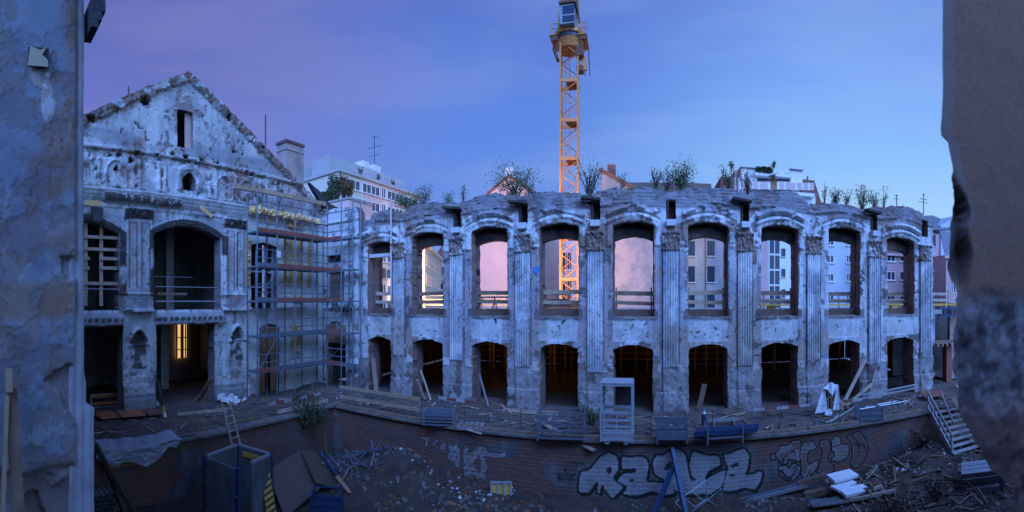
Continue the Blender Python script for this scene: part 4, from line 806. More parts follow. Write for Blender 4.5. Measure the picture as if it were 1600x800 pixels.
# --- white block with the glass strip, and the penthouse terrace on it
H7 = house('apartment_building', 'white apartment block with tall glass stair strip and stepped roof terrace', 'building', (16, 48, -9))
f7 = block(H7, at_y(1168, 0, 46)[:2], at_y(1272, 0, 46)[:2], (0, -1), 12, -9, 9.0, 'pale_render')
MB().prism([f7.p(0, -8.9, 0), f7.p(f7.at(1199, 0)[0], -8.9, 0), f7.p(f7.at(1199, 0)[0], 8.9, 0), f7.p(0, 8.9, 0)], f7.n * .2).build('wall_bay', M['rose_render'], H7, True)
ua, ub = f7.at(1201, 0)[0], f7.at(1219, 0)[0]
for k in range(7): window(f7, (ua + ub) / 2, 5.2 - k * 1.72, ub - ua, 1.70, H7, 'white_paint', 2, False)
for k in range(5): window(f7, f7.at(1224, 0)[0], 5.0 - k * 2.3, .45, .9, H7, 'steel_dark', 1)
tp = lambda px, py, Y=50: at_y(px, py, Y)
def slab(nm, px0, px1, py0, py1, Y, dep, mt):       # upright block whose front spans those photograph bounds at depth Y
    a = at_y(px0, py1, Y); b = at_y(px1, py1, Y); t = th((px0 + px1) / 2); zt_ = (HY - py0) / F * Y / math.cos(t); zb = (HY - py1) / F * Y / math.cos(t)
    return MB().prism([(a[0], Y, zb), (b[0], Y, zb), (b[0], Y, zt_), (a[0], Y, zt_)], (0, dep, 0)).build(nm, M[mt], H7, True)
slab('upper_storey', 1150, 1274, 296, 340, 49, 9, 'pale_render'); slab('roof_slab', 1152, 1276, 296, 299, 48.6, 9, 'grey_roof')
slab('stair_tower', 1158, 1183, 262, 296, 51, 6, 'pale_render'); slab('stair_tower', 1235, 1254, 265, 294, 51, 6, 'pale_render'); slab('stair_tower', 1148, 1158, 266, 296, 52, 5, 'beige_render')
slab('roof_slab', 1157, 1183.4, 261, 262.4, 50.8, 6.4, 'grey_roof'); slab('roof_slab', 1234.5, 1255, 264, 265.6, 50.8, 6.4, 'grey_roof'); slab('middle_storey', 1183, 1235, 273, 296, 51.5, 5, 'ply')
slab('roof_slab', 1180, 1209, 270, 274.5, 50.4, 5, 'white_paint'); slab('roof_slab', 1207, 1238, 271, 276, 50.5, 5, 'white_paint'); slab('window', 1185, 1203, 278, 284, 51.45, .1, 'window_glass'); slab('window', 1216, 1232, 280, 286, 51.45, .1, 'window_glass')
k = 0
for a_, b_2 in ((1155, 1178), (1178, 1195), (1195, 1204), (1214, 1236), (1236, 1272)):
    n = max(2, int((b_2 - a_) / 3.2))
    for i in range(n):
        x0 = a_ + (b_2 - a_) * i / n; slab('balcony_panel', x0 + .15, x0 + (b_2 - a_) / n - .15, 284 + (1.5 if a_ > 1230 else 0), 296 + (1 if a_ > 1230 else 0), 48.4, .06, 'pink_render' if (i + k) % 3 else 'pale_render')
    k += 1
for i in range(9): slab('roof_railing', 1207 + i * 3.1, 1209.6 + i * 3.1, 265.5, 271, 50.6, .05, 'pale_render')
slab('brick_wing', 1126, 1146, 277, 340, 50, 8, 'red_roof'); slab('window', 1131, 1140, 281, 288, 49.9, .1, 'window_glass'); slab('brick_wing', 1255, 1272, 281, 340, 52, 8, 'red_roof')
q = [at_y(1272, 281, 52), at_y(1284, 318, 52)]; MB().prism([(q[0][0], 52, 0), (q[1][0], 52, 0), q[1], q[0]], (0, 8, 0)).build('roof', M['red_roof'], H7, True)
slab('white_band', 1238, 1273, 301, 306, 48.3, 1, 'white_paint'); slab('flue', 1129.6, 1131, 265, 277, 51, .3, 'steel_dark'); slab('flue', 1262, 1263, 275, 282, 53, .3, 'steel_dark')
# --- blue house, pink house, grey gable on the right
H8 = house('town_house', 'pale blue rendered house with white framed windows', 'building', (22, 46, -9))
f8 = block(H8, at_y(1272, 0, 47)[:2], at_y(1352, 0, 47)[:2], (0, -1), 9, -9, 9.4, 'blue_render'); MB().prism([f8.p(0, 9.4, .3), f8.p(0, 10.6, -4), f8.p(0, 9.4, -9)], f8.d * f8.len).build('roof', M['grey_roof'], H8, True)
for px in (1297, 1326, 1343):
    for y0, y1 in ((384, 372), (411, 398), (440, 427), (470, 456)): u, z = f8.at(px, y0); window(f8, u, z, 1.0 if px < 1300 else .7, f8.at(px, y1)[1] - z, H8, 'white_paint')
H9 = house('town_house', 'dusky pink house with white windows behind the last arcade bay', 'building', (29, 45, -9))
f9 = block(H9, at_y(1352, 0, 45)[:2], at_y(1440, 0, 45)[:2], (0, -1), 9, -9, 5.6, 'rose_render')
MB().prism([f9.p(-.2, 5.6, .4), f9.p(f9.len, 5.6, .4), f9.p(f9.len, 5.9, .4), f9.p(-.2, 5.9, .4)], -f9.n * 9).build('cornice', M['rose_render'], H9, True); MB().prism([f9.p(0, 5.9, .3), f9.p(0, 8, -4), f9.p(0, 5.9, -9)], f9.d * f9.len).build('roof', M['brown_roof'], H9, True)
for px in (1374, 1392, 1412):
    for y0, y1 in ((409, 395), (438, 424), (469, 456)): u, z = f9.at(px, y0); window(f9, u, z, 1.25, f9.at(px, y1)[1] - z, H9, 'white_paint')
H10 = house('town_house', 'tall pink and grey gabled house right of the arcade end', 'building', (40, 48, -9))
f10 = block(H10, at_y(1440, 0, 46)[:2], at_y(1470, 0, 46)[:2], (0, -1), 10, -9, 9.2, 'rose_render')
a, b = at_y(1470, 352, 45.8), at_y(1500, 335, 45.8); MB().prism([(a[0], 45.8, -9), (b[0], 45.8, -9), (b[0], 45.8, b[2]), (a[0], 45.8, a[2])], (0, 10, 0)).build('gable_wall', M['blue_render'], H10, True)
MB().prism([(at_y(1436, 0, 45.6)[0], 45.5, 9.2), (b[0], 45.5, 10.4), (b[0], 52, 13.0), (at_y(1436, 0, 45.6)[0], 52, 11.8)], (0, .2, .25)).build('roof', M['grey_roof'], H10, True)
for y0, y1 in ((385, 362), (455, 432)): u, z = f10.at(1457, y0); window(f10, u, z, 1.0, 1.6, H10, 'dark_wood')
H11 = house('town_house', 'low pink house with dark sloping roof beside the right jamb', 'building', (36, 38, -9))
f11 = block(H11, at_y(1478, 0, 38)[:2], at_y(1530, 0, 38)[:2], (0, -1), 8, -9, 5.3, 'rose_render'); a = f11.p(-.3, 5.3, .4); b = f11.p(f11.len, 5.3, .4)
MB().prism([f11.p(-.4, 5.3, .4), f11.p(f11.len, 5.3, .4), f11.p(f11.len, 8.6, -3), f11.p(1.6, 8.6, -3)], (0, .2, .12)).build('roof', M['grey_roof'], H11, True)
u, z = f11.at(1493, 458); window(f11, u, z, .9, 1.5, H11); 
MB().prism([f11.p(-.4, 4.9, .3), f11.p(f11.len, 4.9, .3), f11.p(f11.len, 5.28, .3), f11.p(-.4, 5.28, .3)], -f11.n * .3).build('cornice', M['pink_render'], H11, True)
# --- chimney stack and roof of the gabled front
CS = thing('chimney_stack', 'tall weathered chimney stack on the right slope of the gable', 'chimney', at_x(454, 262, -23.2))
q = at_x(438, 260, -23.2); r_ = at_x(469, 225, -23.2); zc = [at_x(454, y, -23.2)[2] for y in (268, 240, 236, 229, 225)]
w = r_[1] - q[1]; ym = (q[1] + r_[1]) / 2
for nm, z0, z1, e, mt in (('shaft', zc[0] - 1.2, zc[1], 0, 'firewall'), ('band', zc[1], zc[2], .1, 'concrete'), ('neck', zc[2], zc[3], -.02, 'firewall'), ('cap', zc[3], zc[4], .14, 'brown_roof')):
    MB().box((-23.2, ym, (z0 + z1) / 2), (1.0 + e, w - .25 + e, z1 - z0)).build(nm, M[mt], CS, True)
RF = thing('roof', 'dark sheet roof behind the gable slope', 'roof', (-24, 12, 6))
for s_ in (-1, 1):
    y0 = 11.85; z0 = 12.75
    a = (-22.4, y0, z0); b = (-22.4, y0 + s_ * 11.4, z0 - .572 * 11.4); MB().prism([a, b, (-29, b[1], b[2]), (-29, y0, z0)], (0, 0, .12)).build('roof_plane', M['brown_roof'], RF, True)
# torn roofing at the eaves corner
fl = MB(); pts = [at_x(484, 285, -21.9), at_x(500, 299, -21.8), at_x(515, 318, -21.6), at_x(534, 327, -21.4), at_x(520, 331, -21.2), at_x(506, 322, -21.1), at_x(492, 300, -21.5)]
fl.prism(pts, (-.4, .1, .05)); fl.lone('roofing_sheet', M['black'], 'torn black roofing sheet hanging off the lower end of the gable slope', 'roofing sheet')
# --- antennas
def antenna(px, y0, y1, D, label, bars):
    t = thing('antenna', label, 'antenna', at_d(px, y1, D)); p, q = at_d(px, y1, D), at_d(px, y0, D); MB().tube(p, q, .05, 5).build('mast', M['steel_dark'], t, True)
    for f, w in bars: z = p[2] + (q[2] - p[2]) * f; MB().beam((p[0] - w, p[1], z), (p[0] + w, p[1], z), .05).build('crossbar', M['steel_dark'], t, True)
antenna(585, 212, 256, 62, 'thin tall aerial on the pale apartment building', ((.95, .6), (.6, 1.4), (.3, .9)))
antenna(415, 180, 226, 30, 'thin rod aerial behind the gable slope', ())
antenna(201, 135, 152, 27, 'short rod aerial behind the left gable slope', ())
antenna(1443, 303, 336, 47, 'roof aerial with three crossbars above the arcade end', ((.98, .25), (.6, .7), (.75, .5)))
antenna(1401, 304, 326, 45, 'small roof aerial left of the taller one', ((.95, .2), (.7, .3)))
# ================================================================== crane
CRD = 40.0
ct = at_d(890, 470, CRD); CR = thing('tower_crane', 'orange yellow tower crane mast with cab rising behind the arcade', 'crane', (ct[0], ct[1], -.6))
mat('crane_yellow', (.58, .24, .065), .5, var=.22, scale=3, bump=.04); cy_ = Matrix.Rotation(R(7), 3, 'Z')
def cz(py): return (HY - py) / F * CRD
hw = .80; zb, ztop = -.6, cz(72)
def cpt(x, y, z): q = cy_ @ Vector((x, y, 0)); return (ct[0] + q.x, ct[1] + q.y, z)
corners = [(-hw, -hw), (hw, -hw), (hw, hw), (-hw, hw)]
for x, y in corners: MB().beam(cpt(x, y, zb), cpt(x, y, ztop), .17).build('mast_leg', M['crane_yellow'], CR, True)
nseg = 20; hs = (ztop - zb) / nseg
for k in range(nseg):
    for i in range(4):
        a, b = corners[i], corners[(i + 1) % 4]; z0 = zb + k * hs; z1 = z0 + hs
        if (k + i) % 2: a, b = b, a
        MB().tube(cpt(*a, z0), cpt(*b, z1), .05, 5).build('lattice_brace', M['crane_yellow'], CR, True)
for py in (437, 372, 252, 193, 132):
    z = cz(py)
    for i in range(4): MB().beam(cpt(*corners[i], z), cpt(*corners[(i + 1) % 4], z), .16, .28).build('mast_collar', M['crane_yellow'], CR, True)
    MB().box(cpt(.25, 0, z - .12), (.95, 1.3, .05)).build('landing', M['rust'], CR, True)
ld = MB()
for s_ in (-.2, .2): ld.tube(cpt(s_ - .2, .3, zb), cpt(s_ - .2, .3, ztop), .025, 4)
for k in range(int((ztop - zb) / .4)): ld.tube(cpt(-.4, .3, zb + k * .4), cpt(0, .3, zb + k * .4), .018, 4)
ld.build('ladder', M['crane_yellow'], CR, True)
def ring(mb, r, z0, z1, n=20, r2=None):
    c = cpt(0, 0, 0); mb.tube((c[0], c[1], z0), (c[0], c[1], z1), r, n, r2)
    return mb
ring(MB(), 1.05, cz(80), cz(68), 16, 1.35).build('slewing_base', M['crane_yellow'], CR, True); ring(MB(), 1.38, cz(68), cz(62)).build('slewing_ring', M['steel_dark'], CR, True); ring(MB(), 1.5, cz(62), cz(57)).build('turntable', M['crane_yellow'], CR, True)
for x in (-.95, .95):
    for y in (-.8, .8): MB().beam(cpt(x, y, cz(57)), cpt(x * .75, y * .7, cz(-12)), .2).build('tower_head_leg', M['crane_yellow'], CR, True)
for (z0, z1) in ((57, 36), (36, 12), (12, -12)):
    for s_ in (-1, 1): MB().tube(cpt(s_ * .9, -.75, cz(z0)), cpt(-s_ * .8, -.7, cz(z1)), .06, 5).build('head_brace', M['crane_yellow'], CR, True)
MB().box(cpt(-.05, -1.05, cz(58)), (1.1, .2, .3)).build('cab_bracket', M['crane_yellow'], CR, True); MB().prism([cpt(-.7, -1.0, cz(68)), cpt(-.3, -1.0, cz(68)), cpt(-.55, -1.0, cz(57)), cpt(-.8, -1.0, cz(57))], (0, .15, 0)).build('gusset', M['crane_yellow'], CR, True); MB().prism([cpt(.7, -1.0, cz(68)), cpt(.3, -1.0, cz(68)), cpt(.45, -1.0, cz(57)), cpt(.75, -1.0, cz(57))], (0, .15, 0)).build('gusset', M['crane_yellow'], CR, True)
cab = MB().box(cpt(-.05, -1.15, cz(43)), (1.3, 1.6, 1.7)).build('cab', mat('cab_paint', (.26, .28, .31), .5, var=.15), CR, True)
for z_, h_ in ((37, .72), (50.5, .55)): MB().box(cpt(0, -1.97, cz(z_)), (1.06, .04, h_)).build('cab_window', M['window_glass'], cab, True)
MB().box(cpt(0, -1.2, cz(26)), (1.5, 1.8, .2)).build('cab_roof', M['rust'], cab, True)
def railing(x0, x1, y, z, h=.95):
    mb = MB()
    for k in range(4): x = x0 + (x1 - x0) * k / 3; mb.tube(cpt(x, y, z), cpt(x, y, z + h), .03, 4)
    for q in (.5, 1): mb.tube(cpt(x0, y, z + h * q), cpt(x1, y, z + h * q), .03, 4)
    return mb
for x0, x1 in ((-1.65, -1.0), (.95, 1.7)):
    MB().box(cpt((x0 + x1) / 2, 0, cz(66)), (x1 - x0, 2.6, .1)).build('platform', M['crane_yellow'], CR, True)
    railing(x0, x1, -1.25, cz(65)).build('railing', M['crane_yellow'], CR, True); railing(x0, x1, 1.25, cz(65)).build('railing', M['crane_yellow'], CR, True); MB().box(cpt((x0 + x1) / 2, -1.2, cz(71)), (abs(x1 - x0), .1, .35)).build('kickboard', M['rust'], CR, True)
MB().beam(cpt(-1.45, -.4, cz(79)), cpt(-1.05, -.4, cz(98)), .5, .25).build('ballast_arm', M['rust'], CR, True)
MB().beam(cpt(1.1, -.4, cz(78)), cpt(1.45, -.4, cz(114)), .25, .4).build('hoist_arm', M['crane_yellow'], CR, True); MB().box(cpt(1.0, -.5, cz(88)), (.7, .9, .9)).build('hoist_box', M['rust'], CR, True); MB().box(cpt(1.0, -.5, cz(114)), (.6, .8, .5)).build('motor', M['rust'], CR, True)
for x in (1.3, 1.75): MB().tube(cpt(x, .3, cz(70)), cpt(x + .15, .3, cz(116)), .05, 5).build('hanging_ladder_rail', M['rust'], CR, True)
MB().beam(cpt(.95, -.9, cz(46)), cpt(.55, -.9, cz(-14)), .14).build('tie_bar', M['rust'], CR, True)
MB().box(cpt(0, 0, -.35), (3.4, 3.4, .6)).build('crane_foot', M['crane_yellow'], CR, True)
# ================================================================== warm site lighting behind the ruin
WARM = (1.0, .58, .32)
emit('lamp_warm', WARM, 14)
def floodlight(loc, aim, watt, label, spot=R(95), h=1.6):
    t = thing('site_floodlight', label, 'floodlight', loc); MB().tube(loc, (loc[0], loc[1], loc[2] + h), .04, 6).build('pole', M['steel_dark'], t, True)
    top = Vector((loc[0], loc[1], loc[2] + h)); d = (Vector(aim) - top).normalized(); qz = d.to_track_quat('Y', 'Z').to_matrix()
    MB().box(top, (.36, .16, .3), qz).build('housing', M['steel_dark'], t, True); MB().box(top + d * .09, (.3, .02, .24), qz).build('lamp_face', M['lamp_warm'], t, True)
    ld_ = bpy.data.lights.new('floodlight_beam', 'SPOT'); ld_.energy = watt; ld_.color = WARM; ld_.spot_size = spot; ld_.spot_blend = .5; ld_.shadow_soft_size = .18
    lo = bpy.data.objects.new('floodlight_beam', ld_); C.objects.link(lo); lo.location = top + d * .2; lo.rotation_euler = (-d).to_track_quat('Z', 'Y').to_euler()
floodlight((-12.9, 25.2, -.65), (-16, 48, 4), 13000, 'site floodlight on the deck behind the pier between the second and third windows')
floodlight((-2.6, 26.0, -.65), (-4.5, 44, 9), 5200, 'site floodlight on the deck aimed at the crane', R(78))
floodlight((-27.5, 46.5, -9.2), (-38, 70, 2), 26000, 'tall street floodlight beyond the deck aimed at the street houses', R(75), 10)
emit('bulb', (1.0, .42, .10), 60)
for k, (x, y, z, w, lb) in enumerate(((-13.2, 33.4, -1.35, 46, 'bare orange bulb deep in the hall behind the third door'), (-7.9, 33.2, -1.35, 60, 'bare orange bulb deep in the hall behind the fourth door'), (-1.9, 34.4, -1.35, 9, 'bare orange bulb deep in the hall behind the middle door'), (5.0, 34.2, -1.35, 10, 'bare orange bulb deep in the hall behind the sixth door'), (17.6, 34.0, -1.35, 6, 'bare orange bulb deep in the hall behind the eighth door'))):
    t = thing('work_lamp', lb, 'lamp', (x, y, z)); MB().tube((x, y, z + .08), (x, y, -.95), .012, 4).build('cord', M['black'], t, True); MB().rock((x, y, z), .06, random.Random(k)).build('bulb', M['bulb'], t, True)
    pd = bpy.data.lights.new('work_lamp_light', 'POINT'); pd.energy = w; pd.color = (1.0, .36, .08); pd.shadow_soft_size = .06; po = bpy.data.objects.new('work_lamp_light', pd); C.objects.link(po); po.location = (x, y - .12, z)
# steel props and timber posts standing in the hall
rnd = random.Random(21)
pp = None
ORD = ['first', 'second', 'third', 'fourth', 'fifth', 'sixth', 'seventh', 'eighth', 'ninth']
for i in range(1, 9):
    for k in range(3):
        x = BC[i] * (1.18 + .17 * k) + (k - 1) * .55 + rnd.uniform(-.2, .2); y = 26.3 + k * 4.3 + rnd.uniform(-.4, .4); lb = 'dark steel prop, %s row back, inside the %s ground door from the left' % (('front', 'middle', 'rear')[k], ORD[i])
        if abs(x) > 19: continue
        if pp is None:
            pp = thing('steel_prop', lb, 'prop', (x, y, -6.06), 0, 'steel props under the deck'); MB().tube((0, 0, 0), (0, 0, 2.9), .04, 6).build('outer_tube', M['steel_dark'], pp); MB().tube((0, 0, 2.9), (0, 0, 5.1), .028, 6).build('inner_tube', M['steel_dark'], pp); MB().box((0, 0, .01), (.2, .2, .02)).build('foot_plate', M['steel_dark'], pp); MB().box((0, 0, 5.1), (.2, .2, .02)).build('head_plate', M['steel_dark'], pp)
        else: dup(pp, (x, y, -6.06), rnd.random(), lb)
PX_ = [(-15.2, 36.2), (-14.6, 35.4), (-14.0, 36.8), (-13.3, 35.8), (-12.6, 36.5), (-12.0, 35.3), (-9.0, 36.0), (-8.4, 36.9), (-7.7, 35.4), (-7.0, 36.4), (-6.3, 35.7), (-2.2, 36.6), (-.9, 36.0), (.1, 37.0), (4.2, 36.8), (5.0, 35.6), (6.1, 36.5), (11.2, 36.4), (17.4, 36.0)]
for i, (x, y) in enumerate(PX_):
    o = MB().box((0, 0, 2.55), (.16, .16, 5.1)).build('timber_post', M['wood']); o.location = (x, y, -6.06); tag(o, 'timber post lit orange at the back of the hall, %s from the left' % ('first second third fourth fifth sixth seventh eighth ninth tenth eleventh twelfth thirteenth fourteenth fifteenth sixteenth seventeenth eighteenth nineteenth'.split()[i]), 'post', 'timber posts at the back of the hall')
for j in range(9):
    o = MB().box((-5 + 0, 38.9, -5.3 + j * .52), (26, .06, .16)).lone('formwork_board', M['wood'], 'long formwork board across the lamp lit back wall of the hall, %s from the floor' % ORD[j], 'board', 'formwork boards at the back of the hall')
# ================================================================== fittings of the two fronts
rnd = random.Random(33)
def xp(px, py, X=X0): return Vector(at_x(px, py, X))
def yp_(px, py, Y): return Vector(at_y(px, py, Y))
# timber lattice in the left window
for px in (134, 158): a, b = xp(px, 346, -21.9), xp(px, 478, -21.9); MB().beam(a, b, .20, .05, up=(1, 0, 0)).build('lattice_board', M['pale_wood'], LFT, True)
for py, a_, b_ in ((369, 128, 184), (388, 128, 184), (403, 128, 140), (403, 155, 184), (418, 128, 140), (418, 155, 184), (442, 128, 184)):
    a, b = xp(a_, py + .5, -21.82), xp(b_, py, -21.82); b.z = a.z; MB().beam(a, b, .05, .17).build('lattice_board', M['pale_wood'], LFT, True)
def tube_rail(px0, px1, py, X=-21.5, r=.03, mt='galvanised', nm='handrail'):
    a, b = xp(px0, py, X), xp(px1, py, X); b.z = a.z; MB().tube(a, b, r, 6).build(nm, M[mt], LFT, True)
tube_rail(128, 186, 451.5); tube_rail(243, 340, 448); tube_rail(243, 340, 471, r=.045); tube_rail(240, 300, 432, r=.015)
a, b = xp(262, 486, -21.5), xp(262, 432, -21.5); MB().tube(a, (a.x, a.y, b.z), .025, 6).build('rail_post', M['galvanised'], LFT, True)
a, b = xp(246, 459, -21.6), xp(292, 457, -21.6); b.z = a.z; MB().beam(a, b, .05, .14).build('guard_board', M['old_wood'], LFT, True)
# casement in the scaffolded window, boards and gilding of the right third
fC = Face((X0 - .45, gC - 1.1), (X0 - .45, gC + 1.1), (1, 0))
for u in (.06, .75, 1.45, 2.12): MB().prism([fC.p(u - .05, -.5), fC.p(u + .05, -.5), fC.p(u + .05, 3.6), fC.p(u - .05, 3.6)], fC.n * .08).build('mullion', M['blue_render'], LFT, True)
for z in (.9, 1.9): MB().prism([fC.p(.0, z - .05), fC.p(2.2, z - .05), fC.p(2.2, z + .05), fC.p(0, z + .05)], fC.n * .06).build('transom', M['blue_render'], LFT, True)
def bump_strip(u0, u1, z0, z1, d, n, r, nm, mt='gold'):
    mb = MB(); lg = max(u1 - u0, z1 - z0)
    mb.prism([(X0 + d - .05, u0, z0), (X0 + d - .05, u1, z0), (X0 + d - .05, u1, z1), (X0 + d - .05, u0, z1)], (.05, 0, 0))
    for k in range(n): mb.rock((X0 + d + .02, rnd.uniform(u0, u1), rnd.uniform(z0, z1)), r * rnd.uniform(.6, 1.2), rnd)
    return mb.build(nm, M[mt], LFT, True)
zf = xp(430, 337).z
bump_strip(L(383), L(416), zf - .16, zf + .16, .46, 22, .13, 'gilded_frieze'); bump_strip(L(418), L(450), zf - .16, zf + .16, .46, 24, .13, 'gilded_frieze'); bump_strip(L(452), L(490), zf - .17, zf + .15, .46, 26, .13, 'gilded_frieze')
zq = xp(460, 354).z; bump_strip(L(447), L(473), zq - .18, zq + .12, .12, 14, .10, 'gilded_capital'); bump_strip(L(414), L(420), zq - .1, zq + .15, .12, 5, .08, 'gilded_capital')
for px, w in ((386.5, .24), (444.5, .30), (453.5, .30), (466.5, .34), (483, .34)):
    u = L(px); z0, z1 = xp(px, 448).z, xp(px, 372).z
    if px in (453.5, 466.5):
        MB().prism([(X0 + .02, u - w / 2, z0), (X0 + .02, u + w / 2, z0), (X0 + .02, u + w / 2, z1), (X0 + .02, u - w / 2, z1)], (.10, 0, 0)).build('gilded_strip', M['gold'], LFT, True)
    else: bump_strip(u - w / 2, u + w / 2, z0, z1, .07, 26, .09, 'gilded_garland')
u0, u1 = L(456), L(471); z = xp(463, 468).z; bump_strip(u0, u1, z - .2, z + .2, .12, 12, .1, 'gilded_panel')
u = L(460); z0, z1 = xp(460, 553).z, xp(460, 501).z; poly = [(X0 + .05, u - .40, z0), (X0 + .05, u + .40, z0)] + [(X0 + .05, u + .40 * math.cos(a), z1 - .4 + .40 * math.sin(a)) for a in np.linspace(0, math.pi, 9)]
MB().prism(poly, (.06, 0, 0)).build('niche_surround', M['pale_render2'], LFT, True); poly2 = [(X0 + .115, u + (p[1] - u) * .8, z0 + .06 + (p[2] - z0) * .88) for p in poly]; MB().prism(poly2, (.03, 0, 0)).build('gilded_niche', M['gold'], LFT, True); bump_strip(u + .12, u + .30, z0 + .1, z1 - .3, .2, 22, .08, 'gilded_figure'); bump_strip(u - .3, u + .1, z1 - .5, z1 - .2, .2, 12, .09, 'gilded_shell')
MB().box((X0 + .12, u, z0 - .12), (.22, 1.0, .10)).build('niche_sill', M['pale_render2'], LFT, True)
# boarding of the ground opening behind the scaffold
for k in range(5):
    a_ = 392 + k * 8.6; u0, u1 = L(a_), L(a_ + 8.4); zt_ = -1.42; zb_ = -6.0 if k not in (3,) else xp(418, 556).z
    MB().prism([(X0 - .3 + .12 * (k % 2) * .3, u0, zb_), (X0 - .3 + .12 * (k % 2) * .3, u1, zb_), (X0 - .3, u1, zt_), (X0 - .3, u0, zt_)], (.04, 0, 0)).build('door_board', M['ply'], LFT, True)
for k in range(4):
    u = -21.05 + k * .47; zt_ = -1.62 - .25 * abs(k - 1.5) ** 2 * .3; MB().box((u, Y0 - .05 + .01 * (k % 2), (zt_ - 3.0) / 2), (.45, .04, abs(zt_ + 3.0))).build('door_board', M['ply'], CWT, True)
MB().box((-20.35, Y0 - .2, -1.3), (.1, .1, .1)); 
for z in (2.95, 3.1): MB().box((-20.45, Y0 + .2, z), (1.3, .04, .05)).build('window_bar', M['steel_dark'], CWT, True)
# boards, attic board, gilded fragments on the frieze
a, b = xp(289, 231, -21.9), xp(300, 179, -21.9); MB().prism([(a.x, a.y, a.z), (a.x, b.y, a.z), (a.x, b.y, b.z), (a.x, a.y, b.z)], (-.05, 0, 0)).build('attic_board', M['peach_render'], LFT, True)
q = xp(142, 320); MB().box((X0 + .42, q.y, q.z), (.06, .8, .26)).build('gilded_fragment', M['gold'], LFT, True); q = xp(317, 332); MB().beam((X0 + .32, q.y - .35, q.z + .22), (X0 + .30, q.y + .45, q.z - .25), .06, .22).build('gilded_fragment', M['gold'], LFT, True)
q = xp(150, 337); MB().prism([(X0 + .12, q.y - .32, q.z + .38), (X0 + .12, q.y + .32, q.z + .38), (X0 + .12, q.y + .22, q.z - .36), (X0 + .12, q.y - .22, q.z - .36)], (.22, 0, 0)).build('keystone', M['steel_dark'], LFT, True)
# lit window deep inside the ground floor
emit('lit_glass', (1.0, .58, .22), .8)
LW = thing('lit_window', 'tall warm lit window glowing deep inside the gabled front', 'window', at_x(284, 560, -28.9))
fL = Face((-28.9, at_x(276, 530, -28.9)[1]), (-28.9, at_x(292, 530, -28.9)[1]), (1, 0)); z0, z1 = at_x(284, 559, -28.9)[2], at_x(284, 506, -28.9)[2]
for a_, b_ in ((.04, .40), (.70, .97)): MB().prism([fL.p(fL.len * a_, z0), fL.p(fL.len * b_, z0), fL.p(fL.len * b_, z1), fL.p(fL.len * a_, z1)], fL.n * .03).build('pane', M['lit_glass'], LW, True)
for a_ in (0, .40, .56, .83, 1): MB().prism([fL.p(fL.len * a_ - .04, z0), fL.p(fL.len * a_ + .04, z0), fL.p(fL.len * a_ + .04, z1), fL.p(fL.len * a_ - .04, z1)], fL.n * .09).build('mullion', M['dark_wood'], LW, True)
for t_ in (.25, .6): MB().prism([fL.p(0, z0 + (z1 - z0) * t_ - .03), fL.p(fL.len, z0 + (z1 - z0) * t_ - .03), fL.p(fL.len, z0 + (z1 - z0) * t_ + .03), fL.p(0, z0 + (z1 - z0) * t_ + .03)], fL.n * .1).build('glazing_bar', M['dark_wood'], LW, True)
# timber guard rails across the upper windows of the arcade
for i in range(9):
    x, w = BC[i], HW[i]; tone = ['pale_wood', 'old_wood', 'old_wood', 'wood', 'old_wood', 'wood', 'old_wood', 'old_wood', 'old_wood'][i]
    t = thing('guard_rail', 'timber guard rail across the %s upper window from the left' % ORD[i], 'guard rail', (x, 24.0, -.58), 0, 'timber guard rails in the arcade windows')
    zz = (.46, -.06) if i not in (4,) else (.40, -.12)
    for k, z in enumerate(zz): MB().beam((x - w + .02, 23.9 - .04 * k, z + rnd.uniform(-.05, .05)), (x + w - .02, 23.9 - .04 * k, z + rnd.uniform(-.05, .05)), .05, .24 if k == 0 else .20).build('plank', M[tone], t, True)
    for s_ in (-1, 1): MB().beam((x + s_ * (w - .12), 24.0, -.58), (x + s_ * (w - .12), 24.0, .75), .08).build('post', M['old_wood'], t, True)
# pale transom and plaster strip of the first window
x = BC[0]; MB().box((x, 23.3, 3.02), (1.9, .3, .22)).build('transom', M['pale_render2'], LWT, True)
a = yp_(611, 308, 22.7); b = yp_(611, 470, 22.7); MB().beam((a.x, a.y, b.z), a, .12, .04, up=(0, 1, 0)).lone('downpipe', M['pale_render2'], 'pale vertical strip of pipe hanging beside the first arcade window', 'pipe')
MB().beam((a.x + .05, 22.68, -4.6), (a.x + .05, 22.68, -.6), .07)
# conduit scars and paint marks
def painted(nm, pts, mt, label=None):
    return MB().prism([Vector(p) for p in pts], (0, -.006, 0)).build(nm, M[mt], LWT, True, label)
mat('blue_spray', (.05, .22, .62), .8, var=.25, scale=8); mat('cyan_spray', (.05, .35, .62), .8, var=.2)
c = yp_(838, 422, 22.93); painted('paint_blot', [(c.x + .16 * math.cos(a) * (1 + .25 * math.sin(3 * a)), 22.93, c.z + .21 * math.sin(a)) for a in np.linspace(0, 6.2, 14)], 'blue_spray', 'blue spray blot')
def digits(txt, px, py, h, Y, mt):
    seg = {'1': [((0, .75), (.35, 1)), ((.35, 1), (.35, 0))], '5': [((.85, 1), (.1, 1)), ((.1, 1), (.1, .55)), ((.1, .55), (.75, .5)), ((.75, .5), (.8, .1)), ((.8, .1), (.05, 0))]}
    c = yp_(px, py, Y); mb = MB()
    for k, ch in enumerate(txt):
        for (a, b) in seg[ch]: mb.beam((c.x + (a[0] * .5 + k * .5) * h, Y - .002 * k, c.z + a[1] * h), (c.x + (b[0] * .5 + k * .5) * h, Y - .002 * k, c.z + b[1] * h), .02, .07)
    mb.build('painted_number', M[mt], LWT, True, 'pale blue sprayed number 15')
digits('15', 1374, 425, .36, 22.95, 'cyan_spray')
